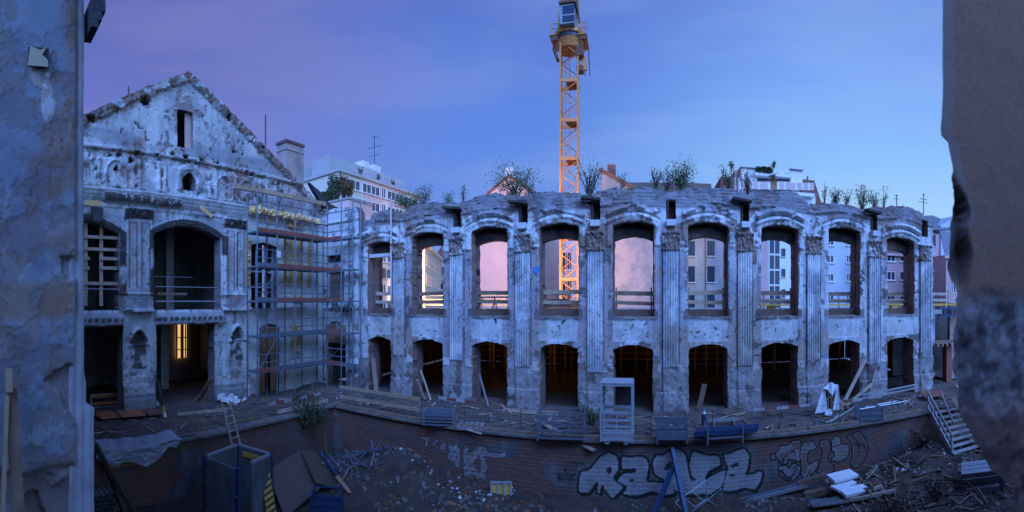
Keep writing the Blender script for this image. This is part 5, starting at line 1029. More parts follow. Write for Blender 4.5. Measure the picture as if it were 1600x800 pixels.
def scribble(px0, py0, px1, py1, Y, n, seed, mt='black'):
    r = random.Random(seed); a, b = yp_(px0, py1, Y), yp_(px1, py0, Y); mb = MB(); p = None
    for k in range(n):
        q = Vector((r.uniform(a.x, b.x), Y, a.z + (b.z - a.z) * ((k + r.random()) / n)))
        if p: mb.beam(p, q, .02, .045)
        p = q
    mb.build('graffiti_tag', M[mt], LWT, True)
scribble(1344, 420, 1352, 445, 22.95, 12, 4); scribble(1341, 446, 1350, 462, 22.95, 9, 5)
q = yp_(1178, 400, 22.9); MB().box((q.x, 22.94, q.z), (.34, .06, .72)).build('timber_patch', M['old_wood'], LWT, True)
# long timber beam above the scaffold
def plank(a, b, w, h, mt, label, nm='plank', cat='plank', group=None): return MB().beam(a, b, w, h).lone(nm, M[mt], label, cat, group)
a, b = xp(365, 291, -21.0), xp(508, 319, -21.0); plank(a, b, .22, .26, 'wood', 'long timber beam laid along the top of the scaffold on the gabled front', 'timber_beam', 'beam')
# ================================================================== scaffold
SF = thing('scaffold', 'tubular steel scaffold with red toe boards wrapped round the inner corner', 'scaffold', (-20.3, 20, -6))
LV = (-4.25, -2.15, 0.0, 2.1, 4.2); US = (15.75, 17.3, 18.85, 20.4, 21.9); XI, XO = -21.15, -20.15; YI, YO = 22.55, 21.75; XS = (-20.15, -18.75, -17.75)
def tb(p, q, nm, r=.048, mt='scaffold_steel'): MB().tube(p, q, r, 6).build(nm, M[mt], SF, True)
for u in US:
    for x in (XI, XO): tb((x, u, -6.0), (x, u, 6.3 + .5 * rnd.random()), 'pole')
for x in XS[1:]:
    for y in (YI, YO): tb((x, y, -6.0), (x, y, 6.4 + .4 * rnd.random()), 'pole')
for z in LV:
    for i in range(4):
        u0, u1 = US[i], US[i + 1]
        nb = 3
        for k in range(nb): MB().box((XI + .17 + k * .33, (u0 + u1) / 2, z - .03 + .006 * k), (.31, u1 - u0 - .06, .09)).build('platform', M['scaffold_steel' if z < 0 or i == 0 else 'old_wood'], SF, True)
        for dz in (.5, 1.0): tb((XO, u0, z + dz), (XO, u1, z + dz), 'guard_rail', .034)
        tb((XO, u0, z - .08), (XO, u1, z - .08), 'ledger'); tb((XI, u0, z - .08), (XI, u1, z - .08), 'ledger')
        MB().box((XO + .04, (u0 + u1) / 2, z + .08), (.03, u1 - u0 - .04, .24)).build('toe_board', M['red_brown' if (z >= 0 and not (i == 0 and z < 4)) or (z < -4 and i == 0) else 'scaffold_steel'], SF, True)
        if (i + int(z > 0)) % 3 == 0 and z < 4: tb((XO + .05, u0, z), (XO + .05, u1, z + 2.0), 'brace', .02)
    for u in US: tb((XI, u, z - .06), (XO, u, z - .06), 'transom')
    for i in range(2):
        x0, x1 = XS[i], XS[i + 1]
        for k in range(2): MB().box(((x0 + x1) / 2, YO + .22 + k * .36, z - .035 + .006 * k), (x1 - x0 - .05, .33, .09))  .build('platform', M['scaffold_steel'], SF, True)
        for dz in (.5, 1.0): tb((x0, YO, z + dz), (x1, YO, z + dz), 'guard_rail', .034)
        tb((x0, YO, z - .08), (x1, YO, z - .08), 'ledger')
        if i == 0: MB().box(((x0 + x1) / 2, YO - .04, z + .08), (x1 - x0, .03, .17)).build('toe_board', M['red_brown'], SF, True)
    if z < 4: tb((XS[0], YO - .05, z), (XS[2], YO - .05, z + 2.0), 'brace', .02)
for u0, u1 in zip(US[:-1], US[1:]):
    for z in (5.2, 6.0): tb((XO, u0, z), (XO, u1, z), 'guard_rail', .034)
for z in (5.2, 6.0): tb((XS[0], YO, z), (XS[2], YO, z), 'guard_rail', .034)
def ladder(p, q, w, nm, label, mt, par=None, step=.3, up=(0, 1, 0)):
    p = Vector(p); q = Vector(q); d = (q - p); s_ = d.cross(Vector(up)).normalized() * w / 2; t = par or thing(nm, label, 'ladder', p)
    for k in (-1, 1): MB().beam(p + s_ * k, q + s_ * k, .04, .07).build('rail', M[mt], t, True)
    n = int(d.length / step)
    for k in range(1, n): c = p + d * (k / n); MB().beam(c - s_, c + s_, .035).build('rung', M[mt], t, True)
    return t
ladder((-19.3, 22.3, -2.15), (-19.9, 22.3, 0.05), .38, 'ladder', 'narrow metal ladder between two levels of the corner scaffold', 'galvanised')
MB().box((XO + .06, US[1] + .1, 2.9), (.04, .3, .42)).lone('bucket', M['white_paint'], 'white sheet tied to a pole halfway up the scaffold', 'sheet'); 
# ================================================================== plants
rnd = random.Random(77)
mat('leaf', (.10, .14, .06), .75, var=.45, scale=1.5, bump=0); mat('leaf_dark', (.055, .08, .04), .8, var=.4, scale=1.5, bump=0); mat('leaf_rust', (.14, .085, .035), .8, var=.4, scale=2, bump=0); mat('twig', (.09, .06, .045), .9, var=.3)
def bush(nm, label, cat, base, h, w, n, leaf=.10, mt='leaf', stems=7, up=.75, seed=0, group=None, lean=0, dens=1):
    r = random.Random(seed); t = thing(nm, label, cat, base, 0, group); b = Vector(base); S = MB(); LF = MB()
    for k in range(stems):
        a = r.random() * 6.28; rad = w / 2 * math.sqrt(r.random()); hh = h * (r.uniform(.55, 1) if k else 1)
        pts = [b + Vector((math.cos(a) * rad * .15, math.sin(a) * rad * .15, -.1))]
        for q in (.33, .66, 1): pts.append(b + Vector((math.cos(a) * rad * q ** 1.3 + r.uniform(-.05, .05) * w + lean * q, math.sin(a) * rad * q ** 1.3 * .7 + r.uniform(-.05, .05) * w, hh * q)))
        for i in range(3): S.tube(pts[i], pts[i + 1], .016 * (1 - .25 * i) * max(h, .8), 4, cap=False)
        m = n // stems
        for j in range(m):
            q = r.uniform(.18, 1) ** .8 * 3; i = min(2, int(q)); p = pts[i].lerp(pts[i + 1], q - i) + Vector((r.gauss(0, 1), r.gauss(0, .8), r.gauss(0, .7))) * (.09 * w + .05)
            d = Vector((r.uniform(-1, 1), r.uniform(-1, 1), r.uniform(-.2, 1) + up)).normalized() * leaf * r.uniform(.6, 1.4); s_ = d.cross(Vector((r.uniform(-1, 1), r.uniform(-1, 1), r.uniform(-1, 1)))).normalized() * leaf * r.uniform(.18, .34)
            LF.add([p, p + d * .5 + s_, p + d, p + d * .5 - s_], [(0, 1, 2, 3)])
    S.build('stem', M['twig'], t, True); LF.build('foliage', M[mt], t, True); return t
TOPS = [(640, 326, 26, 34, 900, 'leaf', 'dense dark shrub drooping over the left end of the arcade wall'), (664, 318, 26, 20, 260, 'leaf', 'thin bush beside the dense shrub on the arcade wall'), (700, 314, 15, 14, 160, 'leaf', 'low green tuft on the wall over the second pier'), (724, 312, 24, 6, 70, 'leaf_rust', 'thin rusty weed stalk over the second pier slot'),
        (806, 306, 46, 56, 1100, 'leaf', 'broad leafy bush above the third window and pink gable'), (828, 306, 20, 20, 200, 'leaf', 'small bush right of the broad bush on the wall'), (921, 302, 58, 34, 330, 'leaf_dark', 'tall airy sapling right of the crane on the wall'), (972, 300, 30, 10, 90, 'leaf_dark', 'slim weed on the wall right of the red roof edge'), (1024, 298, 38, 14, 150, 'leaf_dark', 'upright weed with thin stalks above the fifth pier'), (1042, 298, 34, 14, 150, 'leaf_dark', 'second upright weed between the thin stalks and the feathery shrub'), (1066, 299, 44, 44, 900, 'leaf', 'feathery green shrub on the wall above the sixth window'),
        (1140, 306, 46, 22, 260, 'leaf', 'yellow green shrub in front of the brick wing'), (1168, 306, 40, 20, 260, 'leaf', 'leafy shrub in front of the balcony panels'), (1288, 318, 34, 8, 60, 'leaf_dark', 'sparse stalk beside the sloping brick roof'), (1306, 318, 24, 14, 300, 'leaf_dark', 'dense conical shrub over the eighth window'), (1323, 318, 22, 14, 130, 'leaf_dark', 'small shrub right of the conical shrub'), (1347, 322, 38, 24, 330, 'leaf_dark', 'loose tall shrub over the eighth pier'), (1366, 324, 24, 20, 220, 'leaf_dark', 'low loose shrub left of the last slot'), (1380, 324, 34, 10, 70, 'leaf_dark', 'thin stalky weed above the last slot')]
for k, (px, py, hp, wp, n, mt, lb) in enumerate(TOPS):
    D = 23.45 / math.cos(th(px)); s_ = D / F; p = at_y(px, py, 23.45); z = float(lw_top(np.array([p[0]]))[0]) - .12
    bush('wall_shrub', lb, 'shrub', (p[0], 23.45, z), hp * s_ + (HY - py) / F * D - z, wp * s_ * 1.5, int(n * 1.25), .115 if n > 500 else .10, mt, 18 if n > 500 else (11 if n > 120 else 5), seed=k + 5, group='shrubs growing on top of the arcade wall')
g = MB(); r = random.Random(3)
for k in range(2600):
    x = r.uniform(-1.2, 2.6) if r.random() < .6 else r.uniform(-14, 17); z = float(lw_top(np.array([x]))[0]) - .1; hh = r.uniform(.1, .32) * (1.2 if -1.2 < x < 2.6 else .6); q = Vector((x, 23.4 + r.uniform(-.35, .5), z)); d = Vector((r.uniform(-.1, .1), r.uniform(-.1, .1), hh)); g.add([q, q + Vector((.018, 0, 0)), q + d], [(0, 1, 2)])
tag(g.build('grass', M['leaf']), kind='stuff')
# hedge and conifers on the apartment side wing
hd = MB(); r = random.Random(8)
for k in range(1500):
    q = Vector((r.uniform(-36.0, -33.2), 37.3 + r.uniform(-.3, .6), 11.6 + r.uniform(0, 1.2))); d = Vector((r.uniform(-1, 1), r.uniform(-1, 1), r.uniform(0, 1))).normalized() * .35; s_ = d.cross(Vector((r.random(), r.random(), r.random()))).normalized() * .16; hd.add([q, q + d * .5 + s_, q + d, q + d * .5 - s_], [(0, 1, 2, 3)])
t = thing('hedge', 'clipped hedge along the roof edge of the apartment side wing', 'hedge', (-34.6, 37.3, 11.6)); hd.build('foliage', M['leaf'], t, True)
for px, h, mt, lb in ((519, 3.0, 'leaf_dark', 'tall dark conifer on the apartment side wing'), (528, 2.8, 'leaf_dark', 'second conifer right of the tall dark one'), (537, 2.6, 'leaf_rust', 'rusty coloured conifer on the corner of the side wing'), (546, 1.6, 'leaf_rust', 'low rusty bush at the right end of the side wing')):
    p = at_y(px, 300, 37.5); bush('conifer', lb, 'tree', (p[0], p[1], 11.6), h, h * .55, 420, .35, mt, 8, seed=px)
for px, h, lb in ((568, 1.1, 'left potted evergreen on the apartment roof terrace'), (594, 1.0, 'middle potted evergreen on the apartment roof terrace'), (618, 1.2, 'right potted evergreen on the apartment roof terrace')):
    u = f1.at(px, 290)[0]; q = f1.p(u, zt1 + .4, -.5); bush('potted_evergreen', lb, 'plant', q, h, .7, 90, .25, 'leaf_dark', 4, seed=px)
q = at_y(1191, 272, 50.6); hb = MB()
for k in range(500):
    p = Vector((r.uniform(at_y(1183, 0, 50.6)[0], at_y(1206, 0, 50.6)[0]), 50.6 + r.uniform(-.3, .3), q[2] + r.uniform(0, .75))); d = Vector((r.uniform(-1, 1), r.uniform(-1, 1), r.uniform(0, 1))).normalized() * .28; s_ = d.cross(Vector((r.random(), r.random(), r.random()))).normalized() * .13; hb.add([p, p + d * .5 + s_, p + d, p + d * .5 - s_], [(0, 1, 2, 3)])
t = thing('hedge', 'dark clipped hedge on the stepped roof terrace', 'hedge', q); hb.build('foliage', M['leaf_dark'], t, True)
bush('terrace_tree', 'small round potted tree on the stepped roof terrace', 'plant', at_y(1208, 265, 50.6), 1.0, .7, 130, .2, 'leaf_dark', 4, seed=91); bush('terrace_tree', 'dark purple leaved shrub beside the brick wing', 'plant', at_y(1143, 268, 50.4), 1.1, .6, 130, .2, 'leaf_dark', 4, seed=92); bush('terrace_tree', 'bushy plant hanging over the balcony of the stepped roof terrace', 'plant', at_y(1208, 284, 48.2), .9, .9, 200, .2, 'leaf', 5, seed=93)
# shrubs at the pit
p = at_z(470, 640, -6.0); bush('pit_shrub', 'straggling dark shrub growing over the edge of the left pit wall', 'shrub', (-16.25, at_x(476, 650, -16.2)[1], -6.9), 1.9, 2.3, 900, .16, 'leaf_dark', 12, .2, seed=201)
bush('pit_shrub', 'smaller dark shrub right of the straggling one by the pit corner', 'shrub', (-16.2, at_x(500, 650, -16.2)[1], -6.7), .9, 1.2, 260, .14, 'leaf_dark', 6, .2, seed=202)
q = at_z(926, 664, -6.0); bush('terrace_shrub', 'low green shrub left of the tall white cage', 'shrub', q, .8, 1.0, 350, .14, 'leaf', 8, seed=203)
for k, (px, py, h, w, n, lb) in enumerate(((1390, 800, .9, 2.2, 600, 'dark brown dead bush in the front of the pit rubble'), (1445, 715, .7, 1.6, 420, 'dark tangled bush below the foot of the stairs'), (1462, 770, .7, 1.2, 300, 'tangled dead weeds left of the grey corrugated box'))):
    q = at_z(px, py, -8.0); bush('dead_bush', lb, 'bush', (q[0], q[1], gzf(q[0], q[1])), h, w, n, .14, 'dark_leaf' if 'dark_leaf' in M else 'twig', 16, seed=210 + k)
# ================================================================== clutter on the terrace
rnd = random.Random(101)
T0 = -5.98
def tp(px, py, dz=0.0): return Vector(at_z(px, py, T0 + dz))
def pile(nm, label, cat, mt, px, py, n, sz, rz=0, group=None):
    t = thing(nm, label, cat, tp(px, py), rz, group)
    for k in range(n): MB().box((rnd.uniform(-.04, .04), rnd.uniform(-.04, .04), sz[2] * (k + .5)), (sz[0], sz[1], sz[2] * .82), Matrix.Rotation(rnd.uniform(-.04, .04), 3, 'Z')).build('board', M[mt if k % 3 else 'old_wood'], t)
    return t
def pallet(label, loc, rz=0, mt='old_wood', s=(1.2, .8), rot=None, nm='pallet'):
    t = thing(nm, label, 'pallet', loc, rz, rot=rot)
    for k in range(5): MB().box((-s[0] / 2 + .07 + (s[0] - .14) * k / 4, 0, .13), (.12, s[1], .025)).build('slat', M[mt], t)
    for k in range(3): MB().box((0, -s[1] / 2 + .06 + (s[1] - .12) * k / 2, .06), (s[0], .1, .10)).build('runner', M[mt], t)
    return t
# stack of flat metal pallets and a single pallet
t = thing('stacked_frames', 'stack of flat grey metal frames left of the lone pallet on the terrace', 'frames', tp(686, 664), R(20))
for k in range(5):
    for s_ in (-.35, 0, .35): MB().box((0, s_, .10 + k * .15), (1.5, .07, .06)).build('bar', M['scaffold_steel'], t)
    for s_ in (-.7, .7): MB().box((s_, 0, .10 + k * .15), (.07, .8, .05)).build('crossbar', M['galvanised'], t)
pallet('lone pale pallet lying near the terrace edge', tp(736, 668), R(15), 'galvanised', (1.2, 1.0))
def frame_crate(nm, label, loc, w, d, h, rz=0, mt='galvanised', solid=0, bars=2, legs=.12, cols=2):
    t = thing(nm, label, 'crate', loc, rz)
    for x in (-1, 1):
        for y in (-1, 1): MB().box((x * w / 2, y * d / 2, h / 2 + legs / 2), (.06, .06, h + legs)).build('corner_post', M[mt], t)
    for z in [legs + (h - .03) * k / (bars + 1) for k in range(bars + 2)]:
        for y in (-1, 1): MB().box((0, y * d / 2, z), (w - .06, .045, .05)).build('rail', M[mt], t)
        for x in (-1, 1): MB().box((x * w / 2, 0, z), (.045, d - .06, .05)).build('side_rail', M[mt], t)
    for k in range(1, cols):
        for y in (-1, 1): MB().box((-w / 2 + w * k / cols, y * d / 2, legs + h / 2), (.04, .035, h - .1)).build('upright', M[mt], t)
    MB().box((0, 0, legs - .03), (w - .07, d - .07, .03)).build('tray', M['steel_dark'], t)
    if solid:
        for k in range(solid):
            z0 = legs + .03 + h * .9 * k / solid; MB().box((0, -d / 2 + .01, z0 + h * .45 / solid), (w - .08, .015, h * .8 / solid)).build('panel', M[mt], t)
    return t
frame_crate('mesh_crate', 'wide open grey tube crate left of the low green shrub', tp(878, 685), 2.0, .9, 1.12, R(6), 'scaffold_steel', 0, 2, .12, 3)
# tall cage
q = tp(965, 688); t = thing('site_cage', 'tall pale steel lifting cage standing on the terrace edge', 'cage', q, R(-1))
W_, H_c = 1.30, 2.42
for x in (-1, 1):
    for y in (-1, 1): MB().box((x * W_ / 2, y * .55, H_c / 2 + .1), (.075, .075, H_c)).build('corner_post', M['white_steel'] if 'white_steel' in M else mat('white_steel', (.36, .39, .43), .5, .1, var=.12, scale=5), t)
for z in (.16, .42, .68, .94, 1.2):
    for y in (-1, 1): MB().box((0, y * .55, z + .05), (W_ - .08, .04, .05 if z > .3 else .16)).build('rail', M['white_steel'], t)
for y in (-1, 1): MB().box((0, y * .55, 1.30), (W_ - .08, .04, .14)).build('rail', M['white_steel'], t); MB().box((0, y * .55, H_c + .06), (W_, .06, .1)).build('rail', M['white_steel'], t)
for x in (-1, 1): 
    for z in (.3, 1.3, H_c + .04): MB().box((x * W_ / 2, 0, z), (.05, 1.04, .06)).build('side_rail', M['white_steel'], t)
MB().box((.0, -.55, .74), (.05, .035, 1.1)).build('upright', M['white_steel'], t); MB().box((0, 0, .14), (W_, 1.1, .05)).build('floor_plate', M['galvanised'], t); MB().box((0, 0, H_c + .13), (W_ + .06, 1.2, .04)).build('roof_sheet', M['white_steel'], t)
mb = MB()
for k in range(13): mb.box((-.12 + k * .055, .5, 1.88), (.012, .012, .98))
for k in range(17): mb.box((.21, .5, 1.42 + k * .058), (.72, .012, .012))
mb.build('mesh_panel', M['steel_dark'], t)
for s_ in (-.4, .4): MB().box((s_, 0, .05), (.2, 1.1, .1)).build('foot', M['galvanised'], t)
for k in range(8): MB().box((-.24 + k * .07, -.565, .16), (.045, .01, .06)).build('red_letter_mark', M['red_brown'], t)
frame_crate('steel_crate', 'grey steel crate with slatted front right of the tall cage', tp(1050, 689), 1.25, .85, .95, R(-2), 'scaffold_steel', 3, 1, .2, 1)
# rack with blue beams
t = thing('beam_rack', 'low grey rack carrying long dark blue beams on the terrace', 'rack', tp(1131, 690), R(2))
for x in (-.75, .75): MB().box((x, -.3, .4), (.08, .08, .8)).build('post', M['scaffold_steel'], t); MB().box((x, .3, .4), (.08, .08, .8)).build('post', M['scaffold_steel'], t); MB().box((x, 0, .3), (.06, .6, .06)).build('crossbar', M['scaffold_steel'], t)
MB().box((0, -.3, .26), (1.5, .06, .08)).build('rail', M['scaffold_steel'], t); MB().box((0, .3, .26), (1.5, .06, .08)).build('rail', M['scaffold_steel'], t)
for k in range(3): MB().box((.05 + .1 * k, -.2 + k * .2, .47 + .01 * k), (2.7, .14, .2)).build('blue_beam', M['blue_steel'], t)
t = thing('beam_stack', 'two pale bars on blocks behind the blue beams', 'bars', tp(1131, 664), R(2))
for k in range(2): MB().box((0, .25 * k, .22), (1.5, .1, .08)).build('bar', M['galvanised'], t)
for x in (-.5, .5): MB().box((x, .1, .09), (.12, .5, .18)).build('block', M['old_wood'], t)
q = tp(1100, 664); t = thing('gas_cylinder', 'short blue grey gas cylinder standing on the terrace', 'cylinder', q); MB().tube((0, 0, 0), (0, 0, .55), .12, 12).build('body', M['blue_steel'], t); MB().tube((0, 0, .55), (0, 0, .66), .12, 12, .05).build('shoulder', M['galvanised'], t); MB().tube((0, 0, .66), (0, 0, .78), .05, 8).build('cap', M['galvanised'], t)
# white sheet over a timber frame
q = tp(1290, 648); t = thing('draped_frame', 'small timber frame half covered by a white sheet', 'frame', q)
mat('white_sheet', (.66, .68, .72), .7, var=.08, scale=3, bump=.2)
def cloth(poly_f, nm, parent, mt, n=14, m=14):
    V = []; Fc = []
    for i, a in enumerate(np.linspace(0, 1, n)):
        for j, b in enumerate(np.linspace(0, 1, m)): V.append(poly_f(a, b))
    for i in range(n - 1):
        for j in range(m - 1): Fc.append((i * m + j, (i + 1) * m + j, (i + 1) * m + j + 1, i * m + j + 1))
    o = MB().add(V, Fc).build(nm, M[mt], parent)
    for p in o.data.polygons: p.use_smooth = True
    return o
kx = .0336
def fp(px, py, y=0): return Vector(((px - 1290) * kx, y, (648 - py) * kx))
for a, b, w in (((1284, 607), (1290, 640), .08), ((1289, 605), (1296, 621), .07), ((1286, 627), (1303, 618), .06), ((1288, 627), (1289, 640), .05), ((1294, 624), (1294, 640), .05), ((1300, 621), (1299, 640), .05), ((1305, 606), (1304, 644), .07), ((1284, 607), (1305, 605), .07)): MB().beam(fp(*a), fp(*b), w, .06, up=(0, 1, 0)).build('frame_bar', M['wood'], t)
MB().prism([fp(1286, 642, .2), fp(1305, 642, .2), fp(1305, 608, .2), fp(1286, 608, .2)], (0, .03, 0)).build('shade_backing', M['dark_wood'], t)  # dark backing added to stand for the shaded inside of the frame
def bil(p, q, r, s_, w=.05, f=7):      # a sheet hung between four points, with folds
    def g(a, b):
        u = p.lerp(q, a); v = s_.lerp(r, a); c = u.lerp(v, b); return (c.x, c.y - .12 - w * math.sin(f * a + 2 * b) - .12 * b, c.z + .02 * math.sin(9 * a))
    return g
cloth(bil(fp(1283, 605), fp(1287, 606), fp(1289, 641), fp(1268, 643)), 'sheet', t, 'white_sheet')
cloth(bil(fp(1282, 606), fp(1298, 597), fp(1299, 619), fp(1290, 607)), 'sheet', t, 'white_sheet'); cloth(bil(fp(1297, 597), fp(1310, 603), fp(1303, 611), fp(1298, 619)), 'sheet', t, 'white_sheet')
cloth(bil(fp(1308, 602), fp(1310.5, 604), fp(1310.5, 641), fp(1298, 640)), 'sheet', t, 'white_sheet'); cloth(bil(fp(1286, 639), fp(1298, 639), fp(1298, 647.5), fp(1286, 647.5)), 'sheet', t, 'white_sheet')
# leaning timbers
def lean(pa, pb, w, h, mt, label, nm='leaning_plank'): return plank(pa, pb, w, h, mt, label, nm, 'plank')
def tA(px, py, Y): return Vector(at_y(px, py, Y))
def onT(px, py): return Vector(at_z(px, py, T0 + .05))
lean(onT(1313, 640), tA(1352, 562, 22.6), .16, .10, 'pale_wood', 'longest pale timber leaning up against the pier left of the last door')
lean(onT(1318, 632) + Vector((0, -.3, 0)), tA(1362, 600, 22.2), .16, .10, 'pale_wood', 'slanting timber crossing behind the longest leaning one')
lean(onT(1356, 622), tA(1367, 577, 22.7), .18, .08, 'pale_wood', 'short thick timber leaning on the last pier')
lean(onT(1368, 625), tA(1367, 585, 22.8), .04, .04, 'old_wood', 'thin upright stick beside the short thick timber')
lean(onT(673, 625), tA(657, 578, 22.8), .10, .05, 'pale_wood', 'yellowish plank leaning in the second ground doorway')
lean(onT(664, 624), tA(651, 592, 22.7), .16, .05, 'old_wood', 'grey plank leaning at the left of the second ground doorway')
lean(onT(763, 635), tA(749, 585, 22.8), .10, .05, 'galvanised', 'grey blue plank leaning in the third ground doorway')
lean(onT(1092, 640), tA(1101, 600, 23.6), .3, .04, 'old_wood', 'wide board leaning inside the sixth ground doorway')
lean(onT(588, 612), tA(583, 560, 23.4), .3, .04, 'old_wood', 'dark wide board standing in the first ground doorway')
a = onT(920, 712); plank((a.x * 1.0, 18.05, -6.35), onT(838, 664) + Vector((0, 0, .25)), .24, .06, 'pale_wood', 'long pale plank sticking out over the pit edge above the silver graffiti')
plank(onT(786, 640), onT(872, 646), .06, .18, 'pale_wood', 'pale plank lying in front of the wide tube crate')
plank(onT(782, 632), onT(800, 646), .12, .05, 'pale_wood', 'short plank pointing at the wide tube crate'); plank(onT(700, 661), onT(752, 678), .12, .04, 'pale_wood', 'thin pale plank in front of the lone pallet')
plank(onT(995, 652), onT(1026, 664), .1, .05, 'galvanised', 'pale broken bar left of the steel crate'); plank(onT(985, 664), onT(1020, 659), .06, .04, 'old_wood', 'thin stick behind the pale broken bar')
for k, (x0, y0, x1, y1, lb) in enumerate(((1296, 660, 1338, 634, 'pale pipe slanting right of the draped frame'), (1290, 661, 1308, 652, 'short pale pipe below the draped frame'), (1340, 640, 1420, 626, 'bundle bar lying towards the right end of the terrace'), (1352, 636, 1442, 618, 'long grey bar lying furthest back at the right end'))):
    MB().tube(onT(x0, y0), onT(x1, y1), .045, 6).lone('pipe', M['galvanised'], lb, 'pipe')
# edge rails: posts with striped and plain boards
mat('striped_pale', (.36, .35, .35), .8, var=.3)
mat('striped_red', (.24, .07, .06), .7, var=.2); 
def board_rail(pts, zs, label, stripe=False, mt='old_wood', posts=True, w=.15):
    t = thing('edge_barrier', label, 'barrier', pts[0])
    for a, b in zip(pts[:-1], pts[1:]):
        a = Vector(a); b = Vector(b)
        for z in zs:
            if stripe:
                n = max(2, int((b - a).length / .55))
                for k in range(n): MB().beam(a.lerp(b, k / n) + Vector((0, 0, z)), a.lerp(b, (k + .995) / n) + Vector((0, 0, z)), .035, w).build('board', M['striped_red' if k % 2 else 'striped_pale'], t, True)
            else: MB().beam(a + Vector((0, 0, z)), b + Vector((0, 0, z)), .04, w).build('board', M[mt], t, True)
    if posts:
        for p in pts: MB().tube(p, Vector(p) + Vector((0, 0, max(zs) + .25)), .025, 6).build('post', M['scaffold_steel'], t, True)
    return t
e = .45
board_rail([(XP + .1, YP + e, T0), (-13.6, YP + e + .1, T0), (-10.9, YP + e, T0)], (.45, 1.0), 'plain timber edge barrier running right from the pit corner', mt='wood', w=.18)
board_rail([(-10.8, YP + 2.2, T0), (-8.6, YP + 2.0, T0)], (.75,), 'red and white striped barrier board above the stacked metal frames', True)
board_rail([(5.2, YP + 2.3, T0), (8.4, YP + 2.5, T0), (11.4, YP + 2.4, T0)], (.55,), 'red and white striped barrier board below the draped frame', True)
board_rail([(11.5, YP + 2.6, T0), (16.0, YP + 3.4, T0)], (.55, .75), 'grey barrier bars towards the right end of the terrace', mt='galvanised', w=.10)
board_rail([(XP - .55, 11.6, T0), (XP - .5, 13.2, T0)], (.15, .45), 'grey timber edge barrier left of the ladder head', mt='old_wood', w=.16)
board_rail([(XP - .9, 14.2, T0), (XP - .9, 18.2, T0)], (.55,), 'red and white striped barrier in front of the scaffold foot', True)
board_rail([(XP - .35, 14.4, T0), (XP - .3, 18.2, T0)], (.25,), 'plain pale timber rail below the striped scaffold barrier', mt='pale_wood', w=.2)
for k, x in enumerate((-8.4, -5.6, -2.9, .2, 2.9, 6.0, 9.0, 12.0)):
    p = Vector((x, YP + .3, T0)); t = thing('wire_post', 'thin dark edge post with hook, %s from the left along the pit edge' % ORD[k], 'post', p, 0, 'thin edge posts along the pit'); MB().tube(p, p + Vector((0, 0, 1.1)), .018, 5).build('rod', M['steel_dark'], t, True); MB().box(p + Vector((0, 0, .02)), (.12, .12, .04)).build('foot', M['steel_dark'], t, True); MB().tube(p + Vector((0, 0, 1.1)), p + Vector((.06, 0, 1.14)), .018, 5).build('hook', M['steel_dark'], t, True)
wr = MB(); wr.tube((-10.9, YP + .3, T0 + 1.02), (12, YP + .3, T0 + 1.02), .008, 4); wr.tube((-10.9, YP + .3, T0 + .55), (12, YP + .3, T0 + .55), .008, 4); wr.lone('edge_wire', M['steel_dark'], 'pair of thin wires strung along the posts of the pit edge', 'wire')
# lip beam and crates on the right
for k, (a, b) in enumerate(((-16.2, -10.6), (-10.5, -4.6), (-4.5, 1.4), (1.5, 7.2), (7.3, 13.9))):
    MB().beam((a, YP + .10, -5.88), (b, YP + .12 + rnd.uniform(-.05, .05), -5.88), .22, .10).lone('edge_beam', M['old_wood'], 'long weathered beam on the pit lip, %s from the left' % ORD[k], 'beam', 'weathered beams along the pit lip')
frame_crate('steel_crate', 'blue grey slatted steel crate near the right end of the terrace', tp(1358, 657), 1.15, .8, .55, R(-8), 'scaffold_steel', 3, 1, .12, 1)
q = Vector(at_z(1458, 616, T0 + .25)); t = thing('sheet_on_blocks', 'red brown sheet lying on blocks at the end of the terrace', 'panel', (q.x, q.y, T0), R(-10)); MB().box((0, 0, .28), (1.5, 1.0, .05), Matrix.Rotation(R(8), 3, 'X')).build('sheet', M['red_brown'], t); MB().box((-.4, 0, .12), (.3, .4, .24)).build('block', M['concrete'], t); MB().box((.4, 0, .12), (.3, .4, .24)).build('block', M['concrete'], t)
# ------------------------------------------------------------------ stairs
t = thing('timber_stairs', 'grey timber stairs with side rail down into the pit', 'stairs', (15.2, 18.3, T0))
A_, B_s = Vector((15.2, 18.35, -5.95)), Vector((15.12, 16.25, -7.8)); d = B_s - A_; hx = Vector((d.x, d.y, 0)).normalized(); sx = Vector((-hx.y, hx.x, 0)) * -1; hwid = .92
if sx.x < 0: sx = -sx
mat('grey_wood', (.36, .35, .34), .85, var=.25, scale=4)
for k in range(8):
    c = A_ + d * ((k + .6) / 8); MB().box(c, (hwid * 2, .30, .05), Matrix((sx, hx, Vector((0, 0, 1)))).transposed()).build('tread', M['grey_wood'], t, True)
for s_ in (-1, 1):
    MB().beam(A_ + sx * s_ * (hwid + .04), B_s + sx * s_ * (hwid + .04), .06, .28).build('stringer', M['grey_wood'], t, True)
for q in (0, .5, .97): c = A_ + d * q - sx * (hwid + .08); MB().beam(c, c + Vector((0, 0, 1.0)), .08).build('rail_post', M['grey_wood'], t, True)
for h_ in (1.0, .55): MB().beam(A_ - sx * (hwid + .1) + Vector((0, 0, h_)), B_s - sx * (hwid + .1) + Vector((0, 0, h_)), .05, .12).build('handrail', M['grey_wood'], t, True)
c = A_ - sx * .25 + Vector((0, 0, .5)); MB().beam(A_ - sx * .2 + Vector((0, 0, .95)), A_ + d * .55 - sx * .2 + Vector((0, 0, .5)), .05, .12).build('handrail', M['grey_wood'], t, True)
